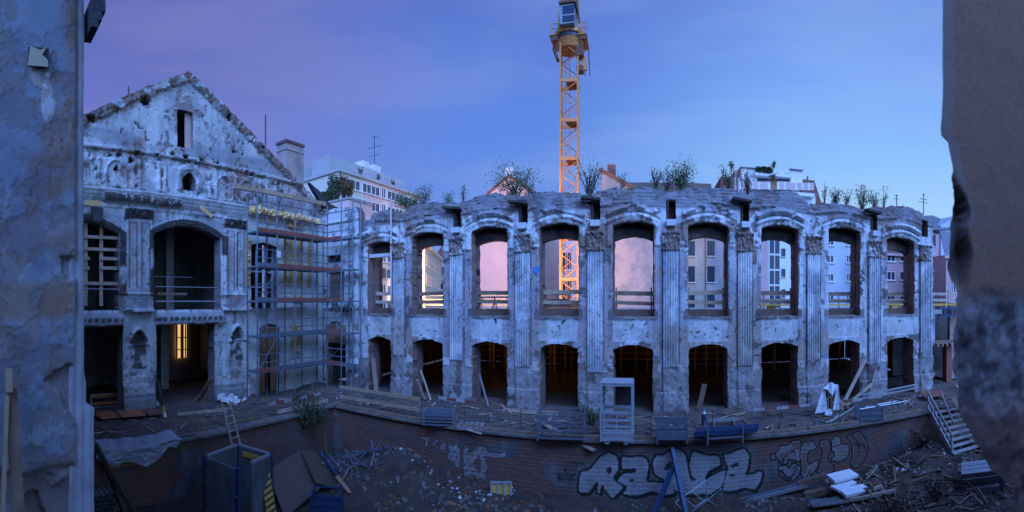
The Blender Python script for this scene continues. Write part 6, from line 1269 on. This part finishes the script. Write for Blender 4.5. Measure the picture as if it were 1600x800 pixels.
for k, (p, q, w, lb) in enumerate((((1494, 602), (1528, 640), .14, 'long pale plank thrown down right of the stairs'), ((1497, 612), (1532, 668), .2, 'wide plank leaning down beside the stairs'), ((1506, 620), (1524, 690), .16, 'outer plank tilted right of the stairs'), ((1490, 622), (1500, 640), .3, 'short dark stump board at the stair head'))):
    a = Vector(at_d(*p, 24.6 - k * .2)); b = Vector(at_d(*q, 22.9 - k * .2)); plank(a, b, w, .05, 'old_wood' if k else 'pale_wood', lb)
# ------------------------------------------------------------------ block wall and staging beyond the arcade end
t = thing('block_building', 'pink block built annex beyond the arcade end', 'building', (22, 25, -6)); 
f = Face(at_y(1484, 0, 25)[:2], at_y(1540, 0, 25)[:2], (0, -1)); mat('block_pink', (.40, .24, .20), .9, var=.15, scale=2)
for r_ in range(16):
    n = 8
    for k in range(n):
        u0 = -.02 + k * .52 - (.26 if r_ % 2 else 0); z0 = -5.9 + r_ * .36
        if u0 + .5 < 0 or u0 > f.len: continue
        MB().prism([f.p(max(0, u0), z0), f.p(u0 + .505, z0), f.p(u0 + .505, z0 + .345), f.p(max(0, u0), z0 + .345)], -f.n * (.3 + rnd.uniform(-.01, .01))).build('block', M['block_pink'], t, True)
MB().prism([f.p(-.0, -6, -.02), f.p(f.len, -6, -.02), f.p(f.len, -.2, -.02), f.p(0, -.2, -.02)], -f.n * .2).build('mortar_core', M['concrete'], t, True)
MB().box((21.6, 28.5, -3.3), (6.5, .3, 5.2)).build('rear_wall', M['dark_interior'], t, True); MB().prism([(19.2, 25.6, -3.0), (20.4, 25.6, -3.0), (20.4, 25.6, -.7), (19.2, 25.6, -.7)], (0, .1, 0)).build('door_panel', M['blue_render'], t, True); MB().box((20.6, 24.4, -4.6), (.5, .5, 2.8)).build('brick_pier', M['red_brown'], t, True)
t = thing('staging', 'timber staging platform with joists beyond the arcade end', 'platform', (20, 23.8, -6))
MB().box((20.1, 24.3, -3.02), (2.6, 1.6, .08)).build('deck', M['old_wood'], t, True)
for k in range(6): MB().box((19.0 + k * .42, 23.55, -3.16), (.09, .2, .18)).build('joist_end', M['pale_wood'], t, True)
for x, h in ((20.7, 1.0), (21.9, .9)): MB().beam((x, 23.7, -3), (x, 23.7, -3 + h), .08).build('rail_post', M['grey_wood'], t, True)
for z in (.85, .4): MB().beam((20.6, 23.7, -3 + z), (22.4, 23.4, -3.1 + z - .15), .04, .14).build('guard_board', M['grey_wood'], t, True)
t = thing('edge_scaffold', 'blue steel edge scaffold with timber boards beyond the arcade end', 'scaffold', (20.6, 24.4, -1))
for x in (19.7, 20.7, 22.2): MB().tube((x, 24.4, -1.9), (x, 24.4, .75), .035, 6).build('pole', M['blue_steel'], t, True)
for z in (.5, .05): MB().box((20.9, 24.35, z), (3.4, .05, .2)).build('guard_board', M['pale_wood'], t, True)
MB().box((20.9, 24.35, -.28), (3.4, .06, .16)).build('toe_board', M['yellow_paint'] if 'yellow_paint' in M else mat('yellow_paint', (.55, .33, .05), .6, var=.2), t, True)
for z in (-.55, -1.1): MB().box((21.0, 24.4, z), (2.4, .12, .12)).build('girder_chord', M['blue_steel'], t, True)
for k in range(7): MB().box((19.95 + k * .35, 24.4, -.83), (.07, .1, .44)).build('girder_web', M['blue_steel'], t, True)
# railings and gear on the deck behind the windows
for i, (x0, x1, mt, lb) in enumerate(((-21, -16, 'pale_wood', 'left stretch of deck railing behind the first window'), (-15, -10, 'steel_dark', 'deck railing behind the second window'), (-9.6, -6, 'steel_dark', 'deck railing behind the third window'), (6.5, 12, 'wood', 'deck railing with yellow boards behind the sixth and seventh windows'), (12.5, 17, 'wood', 'deck railing with yellow boards behind the eighth window'), (17.5, 22.5, 'wood', 'deck railing with yellow boards behind the last window'))):
    t = thing('deck_railing', lb, 'railing', ((x0 + x1) / 2, 33, -.65))
    for k in range(5): x = x0 + (x1 - x0) * k / 4; MB().beam((x, 33, -.65), (x, 33, .62), .07).build('post', M['steel_dark'], t, True)
    for z, m2 in ((.5, mt), (.08, mt), (-.35, 'yellow_paint' if i > 2 else mt)): MB().beam((x0, 32.96, z), (x1, 32.96, z), .04, .15).build('board', M[m2], t, True)
for k, (px, lb) in enumerate(((1205, 'yellow site box on the deck behind the seventh window'), (1396, 'yellow site box on the deck behind the last window'))):
    a = at_y(px, 478, 27); t = thing('site_box', lb, 'box', (a[0], 27, -.65)); MB().box((0, 0, .15), (.5, .4, .30)).build('body', M['yellow_paint'], t); MB().box((0, 0, .315), (.54, .44, .03)).build('lid', M['yellow_paint'], t)
for k, (px, h, lb) in enumerate(((763, .9, 'left trestle on the deck behind the third window'), (783, .9, 'right trestle on the deck behind the third window'))):
    a = at_y(px, 478, 27.5); t = thing('trestle', lb, 'trestle', (a[0], 27.5, -.65)); MB().beam((-.55, 0, h), (.55, 0, h), .1).build('top_bar', M['steel_dark'], t)
    for s_ in (-.45, .45):
        for y in (-.25, .25): MB().beam((s_, 0, h), (s_ + (.12 if s_ > 0 else -.12), y, 0), .05).build('leg', M['steel_dark'], t)
a = at_y(880, 478, 29); t = thing('formwork_stack', 'stack of dark formwork beams on the deck behind the crane window', 'beams', (a[0], 29, -.65))
for k in range(6): MB().box((0, .2 * (k % 2), .08 + (k // 2) * .17), (2.6, .12, .15)).build('beam', M['old_wood'], t)
# ================================================================== left terrace clutter
def lT(px, py, dz=0): return Vector(at_z(px, py, T0 + dz))
q = lT(165, 636); t = thing('barrier_frame', 'grey tube frame with two orange boards before the left ground doorway', 'barrier', q, R(90))
for y in (-.85, .85): MB().box((y, 0, .38), (.06, .06, .76)).build('post', M['galvanised'], t)
for z in (.03, .74): MB().box((0, 0, z), (1.7, .05, .05)).build('rail', M['galvanised'], t)
for z in (.22, .62): MB().box((0, .05, z), (1.62, .03, .16)).build('board', M['orange_board'] if 'orange_board' in M else mat('orange_board', (.42, .15, .06), .75, var=.3, scale=3), t)
for k, (px, py, s_, rz, lb) in enumerate(((166, 650, (1.0, 1.1), 8, 'orange brown plywood sheet at the left under the barrier frame'), (205, 648, (1.3, 1.0), -4, 'orange brown plywood sheet in the middle behind the plastic'), (238, 646, (.9, .9), 10, 'darker brown plywood sheet at the right behind the plastic'))):
    q = lT(px, py, .12); o = MB().box((0, 0, 0), (s_[1], s_[0], .03), Matrix.Rotation(R(4), 3, 'Y')).build('plywood_sheet', M['orange_board' if k < 2 else 'red_brown']); o.location = (q.x, q.y, q.z + .02 * k + .06); o.rotation_euler = (0, 0, R(rz)); tag(o, lb, 'sheet')
q0, q1 = lT(258, 652), xp(246, 594, -20.4); t = thing('leaning_pole', 'dark pole with yellow and white end leaning left of the main doorway', 'pole', q0); q0 = Vector(q0); mid = q0.lerp(q1, .3); MB().beam(mid, q1, .11).build('shaft', M['dark_wood'], t, True); MB().beam(q0.lerp(q1, .12), mid, .12).build('yellow_end', M['yellow_paint'], t, True); MB().beam(q0, q0.lerp(q1, .12), .12).build('white_end', M['white_paint'], t, True)
q = lT(233, 636); t = thing('debris_sack', 'crumpled pale sack on the terrace below the first niche', 'sack', q); mb = MB()
for k in range(9): mb.rock((rnd.uniform(-.3, .3), rnd.uniform(-.3, .3), .12 + rnd.uniform(-.04, .08)), .16, rnd)
mb.build('body', M['pale_render2'], t); MB().rock((.1, .1, .3), .08, rnd).build('knot', M['pale_render2'], t)
for k, (a, b, w, mt, lb) in enumerate((((308, 628), (330, 592), .34, 'old_wood', 'widest plank leaning at the right jamb of the main doorway'), ((318, 630), (335, 588), .26, 'ply', 'reddish plank leaning rightmost at the main doorway'), ((303, 628), (326, 600), .12, 'wood', 'narrow plank leaning left in the group at the main doorway'))):
    plank(lT(*a), xp(*b, -20.9 - .1 * k), w, .05, mt, lb, 'leaning_plank')
for k, (a, b, w, lb) in enumerate((((278, 648), (355, 640), .2, 'long pale board along the terrace edge under the main doorway'), ((270, 660), (350, 655), .16, 'second board lower on the terrace edge under the main doorway'), ((296, 672), (345, 666), .12, 'short board nearest the pit under the main doorway'))):
    plank(lT(*a), lT(*b), .06, w, 'pale_wood' if k == 0 else 'old_wood', lb)
mb = MB()
for k in range(26): mb.rock((rnd.uniform(-.9, .9), rnd.uniform(-.5, .5), .05 + rnd.random() * .2), rnd.uniform(.08, .2), rnd)
o = mb.build('plaster_heap', M['white_paint']); o.location = lT(358, 627); tag(o, 'heap of white plaster lumps under the second niche', 'rubble')
# plastic sheet over the pit edge
m, tt, n, l, b = nt('plastic_film'); b.inputs['Base Color'].default_value = (.34, .37, .42, 1); b.inputs['Roughness'].default_value = .3; b.inputs['Alpha'].default_value = .82
y0, y1 = at_x(147, 660, XP)[1], at_x(272, 660, XP)[1]
def film(a, c):
    y = y0 + (y1 - y0) * a; n = float(fbm(np.array([a * 9.0]), np.array([c * 3.0]), 1.0, 4, 801)[0]) - .5; n2 = float(fbm(np.array([a * 3.0 + c]), np.array([c * 2.0 - a]), .5, 3, 803)[0]) - .5
    sag = .5 + .42 * math.sin(a * 3.0 + .2) + .16 * math.sin(a * 13) * c; ox = min(1, c * 3) * .34 + .05
    return (XP + .10 - .35 * max(0, .22 - c) * 4 + ox + .22 * n + .14 * n2, y + .5 * n2 * c + .12 * math.sin(c * 6 + a * 5), -5.58 - .06 * math.sin(a * 3.1) - c * sag + .22 * n * (1 - c) + .1 * n2)
t = thing('plastic_film', 'grey crumpled plastic film hanging over the left pit edge', 'plastic film', (XP, (y0 + y1) / 2, -6.4)); mbp = MB(); nn = 110; mm = 34
for i in range(nn):
    for j in range(mm): mbp.v.append(film(i / (nn - 1), j / (mm - 1)))
mbp.f = [(i * mm + j, (i + 1) * mm + j, (i + 1) * mm + j + 1, i * mm + j + 1) for i in range(nn - 1) for j in range(mm - 1)]
o = mbp.build('film', M['plastic_film'], t, True)
for p in o.data.polygons: p.use_smooth = True
MB().beam((XP + .2, y0 + .3, -6.62), (XP + .2, y1 - .8, -6.62), .10, .14).build('hem_batten', M['red_brown'], t, True)
ladder(at_x(372, 706, XP + .55), at_x(353, 628, XP + .02), .42, 'ladder', 'pale wooden ladder leaning on the left pit wall', 'pale_wood', None, .3, (1, 0, 0))
# ================================================================== things in the pit
def gP(px, py, z=-8.2): q = at_z(px, py, z); return Vector((q[0], q[1], gzf(q[0], q[1])))
# bundle of pipes and sloping beams on the left
t = thing('pipe_bundle', 'bundle of grey pipes stacked end on against the left pit wall', 'pipes', (-15.6, at_x(158, 760, -15.6)[1], -8.4))
yb = at_x(159, 760, -15.6)[1]
for r_ in range(6):
    for k in range(5):
        y = yb - .45 + k * .19 + (.095 if r_ % 2 else 0); z = -8.25 + r_ * .168; mb = MB(); mb.tube((-15.4, y, z), (-16.2, y, z), .088, 10, cap=False); mb.build('pipe', M['galvanised'], t, True)
for k, (a, b, w, lb) in enumerate((((150, 697), (212, 806), .16, 'upper dark beam sloping down the left pit wall'), ((165, 726), (196, 806), .14, 'lower dark beam sloping down the left pit wall'))):
    plank(at_x(*a, -16.0), at_x(*b, -14.9), w, .16, 'dark_wood', lb, 'sloping_beam', 'beam')
# trench box
c = Vector((-13.7, 9.75, -8.6)); t = thing('trench_box', 'open grey steel trench box with blue corner posts in the pit', 'trench box', c, R(12))
Wb, Db, Hb = 1.75, 1.9, 2.5
for x in (-1, 1):
    for y in (-1, 1): MB().box((x * Wb / 2, y * Db / 2, Hb / 2), (.15, .15, Hb + .1)).build('corner_post', M['blue_steel'], t)
mat('grey_panel', (.17, .20, .22), .65, .15, col2=(.075, .075, .075), scale=2.2, stretch=(1, 1, .35), det=9)
for s_ in (-1, 1):
    MB().box((s_ * (Wb / 2 - .0), .32 * (s_ > 0), Hb / 2), (.09, Db - .17 - .64 * (s_ > 0), Hb)).build('side_panel', M['grey_panel'], t); MB().box((s_ * Wb / 2, .32 * (s_ > 0), Hb + .03), (.13, Db - .17 - .64 * (s_ > 0), .08)).build('top_rail', M['galvanised'], t)
MB().box((0, Db / 2, Hb / 2), (Wb - .17, .09, Hb)).build('end_panel', M['grey_panel'], t); MB().box((0, Db / 2, Hb + .03), (Wb - .17, .13, .08)).build('top_rail', M['galvanised'], t)
MB().box((0, -Db / 2, Hb / 2), (Wb - .17, .09, Hb)).build('end_panel', M['grey_panel'], t); MB().box((.3, -Db / 2 + .1, Hb - .5), (1.0, .1, .16)).build('strut', M['blue_steel'], t); MB().box((0, Db / 2 - .08, Hb - .25), (1.1, .04, .2)).build('hazard_strip', M['yellow_paint'], t)
for k in range(6): MB().box((-.62 + k * .25, -Db / 2 - .055, Hb / 2), (.035, .02, Hb - .1)).build('panel_rib', M['grey_panel'], t)
for k in range(4): MB().box((Wb / 2 + .055, -.1 + k * .25, Hb / 2), (.02, .035, Hb - .1)).build('panel_rib', M['grey_panel'], t)
for x in (-1, 1):
    for z in (.5, 1.5): MB().tube((x * Wb / 2 - .1, -Db / 2 - .09, z), (x * Wb / 2 + .1, -Db / 2 - .09, z), .05, 8).build('pin', M['steel_dark'], t)
def hazard(nm, p, q, w, label):
    p = Vector(p); q = Vector(q); d = (q - p); L_ = d.length; d.normalize(); v = p.copy(); v.normalize(); s_ = d.cross(-v).normalized(); nrm = s_.cross(d).normalized()
    if nrm.dot(-v) < 0: nrm = -nrm
    t = thing(nm, label, 'board', p); MB().prism([p - s_ * w / 2, p + s_ * w / 2, q + s_ * w / 2, q - s_ * w / 2], -nrm * .05).build('board', M['yellow_paint'], t, True)
    n = int(L_ / .22)
    for k in range(n):
        a = p + d * (L_ * (k + .1) / n); b = a + d * .09; e = d * .16
        if (b + e - p).length > L_: continue
        MB().prism([a - s_ * w / 2 * .98 + nrm * .004, b - s_ * w / 2 * .98 + nrm * .004, b + e + s_ * w / 2 * .98 + nrm * .004, a + e + s_ * w / 2 * .98 + nrm * .004], -nrm * .003).build('black_stripe', M['black'], t, True)
hazard('hazard_board', at_d(425, 806, 16.3), at_d(413, 729, 16.9), .36, 'yellow board with black stripes leaning on the trench box')
# brown sheets on the slope
a, b, c_, d_ = at_d(418, 735, 18.2), at_d(470, 702, 20.0), at_d(500, 760, 18.4), at_d(445, 808, 16.8)
MB().prism([a, b, c_, d_], (.03, -.02, -.06)).lone('brown_sheet', mat('brown_film', (.10, .065, .05), .5, var=.2, scale=1), 'large smooth brown sheet lying on the slope right of the trench box', 'sheet')
a, b, c_, d_ = at_d(470, 703, 19.8), at_d(496, 706, 20.6), at_d(528, 760, 19.0), at_d(492, 752, 18.2)
MB().prism([a, b, c_, d_], (.03, -.02, -.06)).lone('brown_sheet', M['brown_film'], 'narrower brown sheet overlapping above the large one', 'sheet')
def blue_crate():
    q = Vector(at_d(511, 806, 17.0)); t = frame_crate('steel_crate', 'open blue steel crate at the front of the pit', (q.x, q.y, -8.45), 1.15, .9, .75, R(35), 'blue_steel', 3, 1, .15, 1)
    for k in range(3): z0 = .2 + .24 * k; MB().box((-.56, 0, z0 + .1), (.015, .82, .19)).build('panel', M['blue_steel'], t); MB().box((.56, 0, z0 + .1), (.015, .82, .19)).build('panel', M['blue_steel'], t)
blue_crate()
# scrap heap of steel frames
for k in range(15):
    p = Vector(at_d(rnd.uniform(497, 552), rnd.uniform(712, 756), 20.3 - .02 * k)); dr = Vector((rnd.uniform(-1, 1), rnd.uniform(-1, 1), rnd.uniform(-.25, .9))).normalized() * rnd.uniform(.5, 1.1)
    MB().beam(p - dr * .5, p + dr * .5, .06, .06).lone('scrap_bar', M['scaffold_steel' if k % 3 else 'galvanised'], 'bent steel bar in the scrap heap left of the soil mound', 'scrap bar', 'scrap bars left of the soil mound')
plank(at_d(498, 704, 20.6), at_d(530, 748, 19.2), .10, .10, 'blue_steel', 'blue steel post lying on the scrap heap', 'steel_post', 'post'); plank(at_d(526, 744, 19.0), at_d(547, 770, 18.4), .2, .04, 'ply', 'broken pale board below the scrap heap')
plank(at_d(508, 676, 22.2), at_d(511, 712, 21.4), .12, .05, 'dark_wood', 'dark board leaning upright in the pit corner')
# pallet frame standing by the wall, blue posts, wire frame, long pipes
q = Vector(at_d(783, 781, 18.3)); t = thing('window_frame', 'small grey frame with three openings leaning on the graffiti wall', 'frame', q, th(783) * -1, rot=(R(-14), 0, -th(783)))
for z in (0.04, .70): MB().box((0, 0, z), (.92, .07, .09)).build('rail', M['galvanised'], t)
for k in range(4): MB().box((-.42 + k * .28, 0, .37), (.08, .068, .58)).build('stile', M['galvanised'], t)
MB().box((0, .05, .37), (.8, .02, .6)).build('backing', M['yellow_paint'], t)
hv = lambda a, b, w, mt, lb, nm: plank(at_d(*a[:2], a[2]), at_d(*b[:2], b[2]), w, w, mt, lb, nm, 'beam')
hv((1072, 803, 16.9), (1050, 700, 18.2), .17, 'blue_steel', 'tall blue steel post leaning on the silver graffiti', 'blue_post'); hv((1022, 803, 16.6), (1052, 729, 18.0), .17, 'blue_steel', 'shorter blue steel post crossing behind the tall one', 'blue_post')
t = thing('wire_basket', 'light wire basket frame tipped against the silver graffiti', 'frame', at_d(1090, 800, 17.2)); P8 = [at_d(1055, 785, 17.2), at_d(1104, 750, 17.9), at_d(1127, 764, 17.6), at_d(1075, 805, 16.9), at_d(1057, 812, 17.2), at_d(1104, 780, 17.9), at_d(1128, 796, 17.6), at_d(1077, 830, 16.9)]
for i, j in ((0, 1), (1, 2), (2, 3), (3, 0), (4, 5), (5, 6), (6, 7), (7, 4), (0, 4), (1, 5), (2, 6), (3, 7)): MB().tube(P8[i], P8[j], .018, 5).build('wire_edge', M['galvanised'], t, True)
for q in (.25, .5, .75): MB().tube(Vector(P8[0]).lerp(Vector(P8[1]), q), Vector(P8[3]).lerp(Vector(P8[2]), q), .010, 4).build('wire', M['galvanised'], t, True)
for k, (a, b, w, mt, lb) in enumerate((((1124, 792, 18.0), (1262, 758, 18.9), .12, 'galvanised', 'long blue grey channel lying at the foot of the graffiti wall'), ((1128, 787, 18.1), (1258, 753, 19.0), .10, 'scaffold_steel', 'second long channel just behind the first one'), ((1248, 756, 18.9), (1292, 742, 19.0), .22, 'old_wood', 'short thick board at the right end of the long channels'), ((1258, 774, 18.5), (1300, 764, 18.6), .26, 'old_wood', 'grey board under the foam slabs'), ((1262, 792, 17.6), (1400, 766, 18.2), .12, 'pale_wood', 'long pale timber in front of the foam slabs'), ((1350, 764, 18.4), (1400, 800, 17.4), .14, 'old_wood', 'dark timber crossing the long pale one'), ((1338, 772, 18.3), (1385, 757, 19.0), .12, 'pale_wood', 'short pale timber right of the foam slabs'), ((1395, 717, 20.8), (1425, 737, 20.0), .12, 'old_wood', 'timber lying on the rubble below the wall'), ((1440, 750, 19.8), (1484, 778, 18.8), .14, 'old_wood', 'long grey timber in front of the corrugated box'), ((1480, 780, 18.6), (1487, 762, 18.8), .10, 'pale_wood', 'small pale stick standing before the corrugated box'), ((1498, 797, 17.8), (1530, 786, 18.0), .08, 'pale_wood', 'left of two thin sticks below the corrugated box'), ((1512, 798, 17.7), (1536, 786, 17.9), .08, 'pale_wood', 'right of two thin sticks below the corrugated box'), ((1405, 715, 21.2), (1425, 706, 21.6), .08, 'pale_wood', 'thin pale stick at the top of the right rubble'), ((1400, 754, 20.0), (1500, 716, 21.2), .30, 'dark_wood', 'broad dark beam across the right rubble'), ((700, 786, 17.6), (745, 800, 17.2), .12, 'ply', 'brown board in front of the soil mound'), ((752, 784, 17.8), (785, 800, 17.4), .08, 'galvanised', 'grey bar in front of the small frame'))):
    hv(a, b, w, mt, lb, 'long_channel' if k < 2 else 'loose_timber')
def slabbox(c, sx_, sy_, h, rz, mt, label, nm, cat, tilt=0):
    o = MB().box((0, 0, h / 2), (sx_, sy_, h)).build(nm, M[mt]); o.location = c; o.rotation_euler = (R(tilt), R(tilt * .5), R(rz)); return tag(o, label, cat)
q = Vector(at_d(1316, 762, 18.9)); slabbox((q.x, q.y, -7.78), 1.35, .62, .12, 14, 'foam', 'upper white foam slab on the rubble below the red graffiti', 'foam_slab', 'foam slab', 8)
q = Vector(at_d(1318, 771, 18.5)); slabbox((q.x, q.y, -8.0), 1.2, .5, .1, 24, 'foam', 'broken thin white foam slab between the two thicker ones', 'foam_slab', 'foam slab', 5)
q = Vector(at_d(1335, 784, 18.2)); slabbox((q.x, q.y, -8.12), 1.25, .55, .12, 8, 'foam', 'lower white foam slab nearest the long pale timber', 'foam_slab', 'foam slab', 8)
q = Vector(at_d(1290, 798, 17.5)); slabbox((q.x, q.y, -8.25), 1.3, .5, .06, -4, 'grey_panel', 'grey flat sheet at the bottom edge before the foam slabs', 'flat_sheet', 'sheet', 4)
# corrugated box
q = Vector(at_d(1540, 780, 19.6)); t = thing('corrugated_box', 'grey corrugated metal box lying tilted at the right of the pit', 'box', (q.x - .15, q.y, -8.5), R(-48), rot=(R(10), R(-6), R(-42)))
MB().box((0, 0, .62), (1.75, .95, .85)).build('body', M['grey_panel'], t)
for k in range(3): MB().box((0, -.33 + k * .33, 1.065), (1.78, .29, .04)).build('top_panel', M['galvanised'], t)
MB().box((.95, 0, .45), (.12, .98, .6)).build('end_panel', M['galvanised'], t); MB().box((-.1, -.56, .30), (1.6, .16, .28)).build('lower_panel', M['galvanised'], t); MB().box((-.1, -.53, .78), (1.6, .08, .18)).build('lip', M['grey_panel'], t)
# pale hose
mb = MB(); pts = [Vector(at_d(px, py, 19.6)) for px, py in ((1343, 768), (1348, 756), (1356, 746), (1364, 738), (1371, 729))]; mb.path(pts, .035, 6); mb.lone('hose', M['white_paint'], 'curved pale hose standing up from the rubble right of the foam', 'hose')
# black tarp mound on the right
# ------------------------------------------------------------------ boards leaning by the near window
t = thing('leaning_board', 'tall reddish board leaning on the near left reveal', 'board', at_x(30, 800, -3.1)); a, b = Vector(at_x(30, 830, -3.02)), Vector(at_x(17, 606, -3.14)); MB().beam(a, b, .09, .03, up=(1, 0, 0)).build('plank', M['old_wood'], t, True); 
a, b = Vector(at_x(14, 612, -3.1)), Vector(at_x(13, 576, -3.12)); MB().beam(a, b, .05, .085, up=(1, 0, 0)).lone('wood_block', M['wood'], 'short pale wood block propped on top of the near boards', 'block')
plank(at_x(3, 830, -3.0), at_x(11, 618, -3.1), .03, .05, 'wood', 'narrow pale batten beside the tall board on the near reveal', 'batten')
# ------------------------------------------------------------------ rubble (beyond counting)
def rubble(nm, n, area, zf, r0, r1, mt, seed):
    r = random.Random(seed); mb = MB()
    k = 0
    while k < n:
        x, y = area(r)
        if float(fbm(np.array([x]), np.array([y]), 1.1, 3, seed + 700)[0]) < .50: continue
        k += 1; mb.rock((x, y, zf(x, y) - .01), r0 + (r1 - r0) * r.random() ** 3, r, (1, .7, .55))
    o = mb.build(nm, M[mt]); o['kind'] = 'stuff'; return o
tzf = lambda x, y: float(tz(np.array([x]), np.array([y]))[0])
def pit_area(r):
    while True:
        x, y = r.uniform(-15.5, 17), r.uniform(11, 18.2)
        if math.hypot(x, y) > 16.2: return x, y
rubble('rubble', 2600, pit_area, gzf, .025, .13, 'rubble_stone', 1); rubble('brick_rubble', 2200, pit_area, gzf, .025, .12, 'rust', 2); rubble('plaster_rubble', 60, lambda r: (r.gauss(-8.3, 2.2), min(18.1, r.gauss(17.0, .7))), gzf, .03, .10, 'pale_render2', 3)
rubble('plaster_rubble', 70, lambda r: (r.gauss(11, 2.2), min(18.0, r.gauss(16.6, .9))), gzf, .03, .11, 'pale_render2', 6)
rubble('terrace_rubble', 1500, lambda r: (r.uniform(-20.5, 18), r.uniform(18.9, 22.6)) if r.random() < .7 else (r.uniform(-20.8, -17), r.uniform(5, 19)), tzf, .02, .10, 'rubble_stone', 4); rubble('terrace_plaster', 80, lambda r: (r.uniform(-19, 18), r.uniform(19.2, 22.4)), tzf, .02, .11, 'pale_render2', 5)

def sticks(nm, n, area, zf, l0, l1, mt, seed, spread=.25):
    r = random.Random(seed); mb = MB()
    for k in range(n):
        x, y = area(r); a = r.random() * 6.28; L_ = r.uniform(l0, l1); z = zf(x, y) + .04; d = Vector((math.cos(a), math.sin(a), r.uniform(-.1, spread))) * L_ / 2; c = Vector((x, y, z + abs(d.z)))
        mb.beam(c - d, c + d, r.uniform(.03, .11), r.uniform(.02, .05))
    o = mb.build(nm, M[mt]); o['kind'] = 'stuff'
tarea = lambda r: (r.uniform(-20, 17.5), r.uniform(18.8, 22.3)) if r.random() < .75 else (r.uniform(-20.4, -16.8), r.uniform(5, 18))
def rarea(r):
    while True:
        x, y = r.uniform(8, 17.5), r.uniform(12, 18.0)
        if math.hypot(x, y) > 16.6: return x, y
sticks('timber_scraps', 170, tarea, tzf, .3, 1.3, 'old_wood', 11, .12); sticks('pale_timber_scraps', 45, tarea, tzf, .3, 1.1, 'pale_wood', 12, .15); sticks('metal_scraps', 60, tarea, tzf, .4, 1.4, 'scaffold_steel', 13, .15)
sticks('timber_scraps', 130, rarea, gzf, .4, 1.6, 'old_wood', 14, .35); sticks('dark_timber_scraps', 80, rarea, gzf, .4, 1.8, 'dark_wood', 15, .4); sticks('metal_scraps', 40, lambda r: (r.gauss(-12.9, .9), min(18, r.gauss(16.4, .8))), gzf, .3, 1.0, 'scaffold_steel', 16, .9)
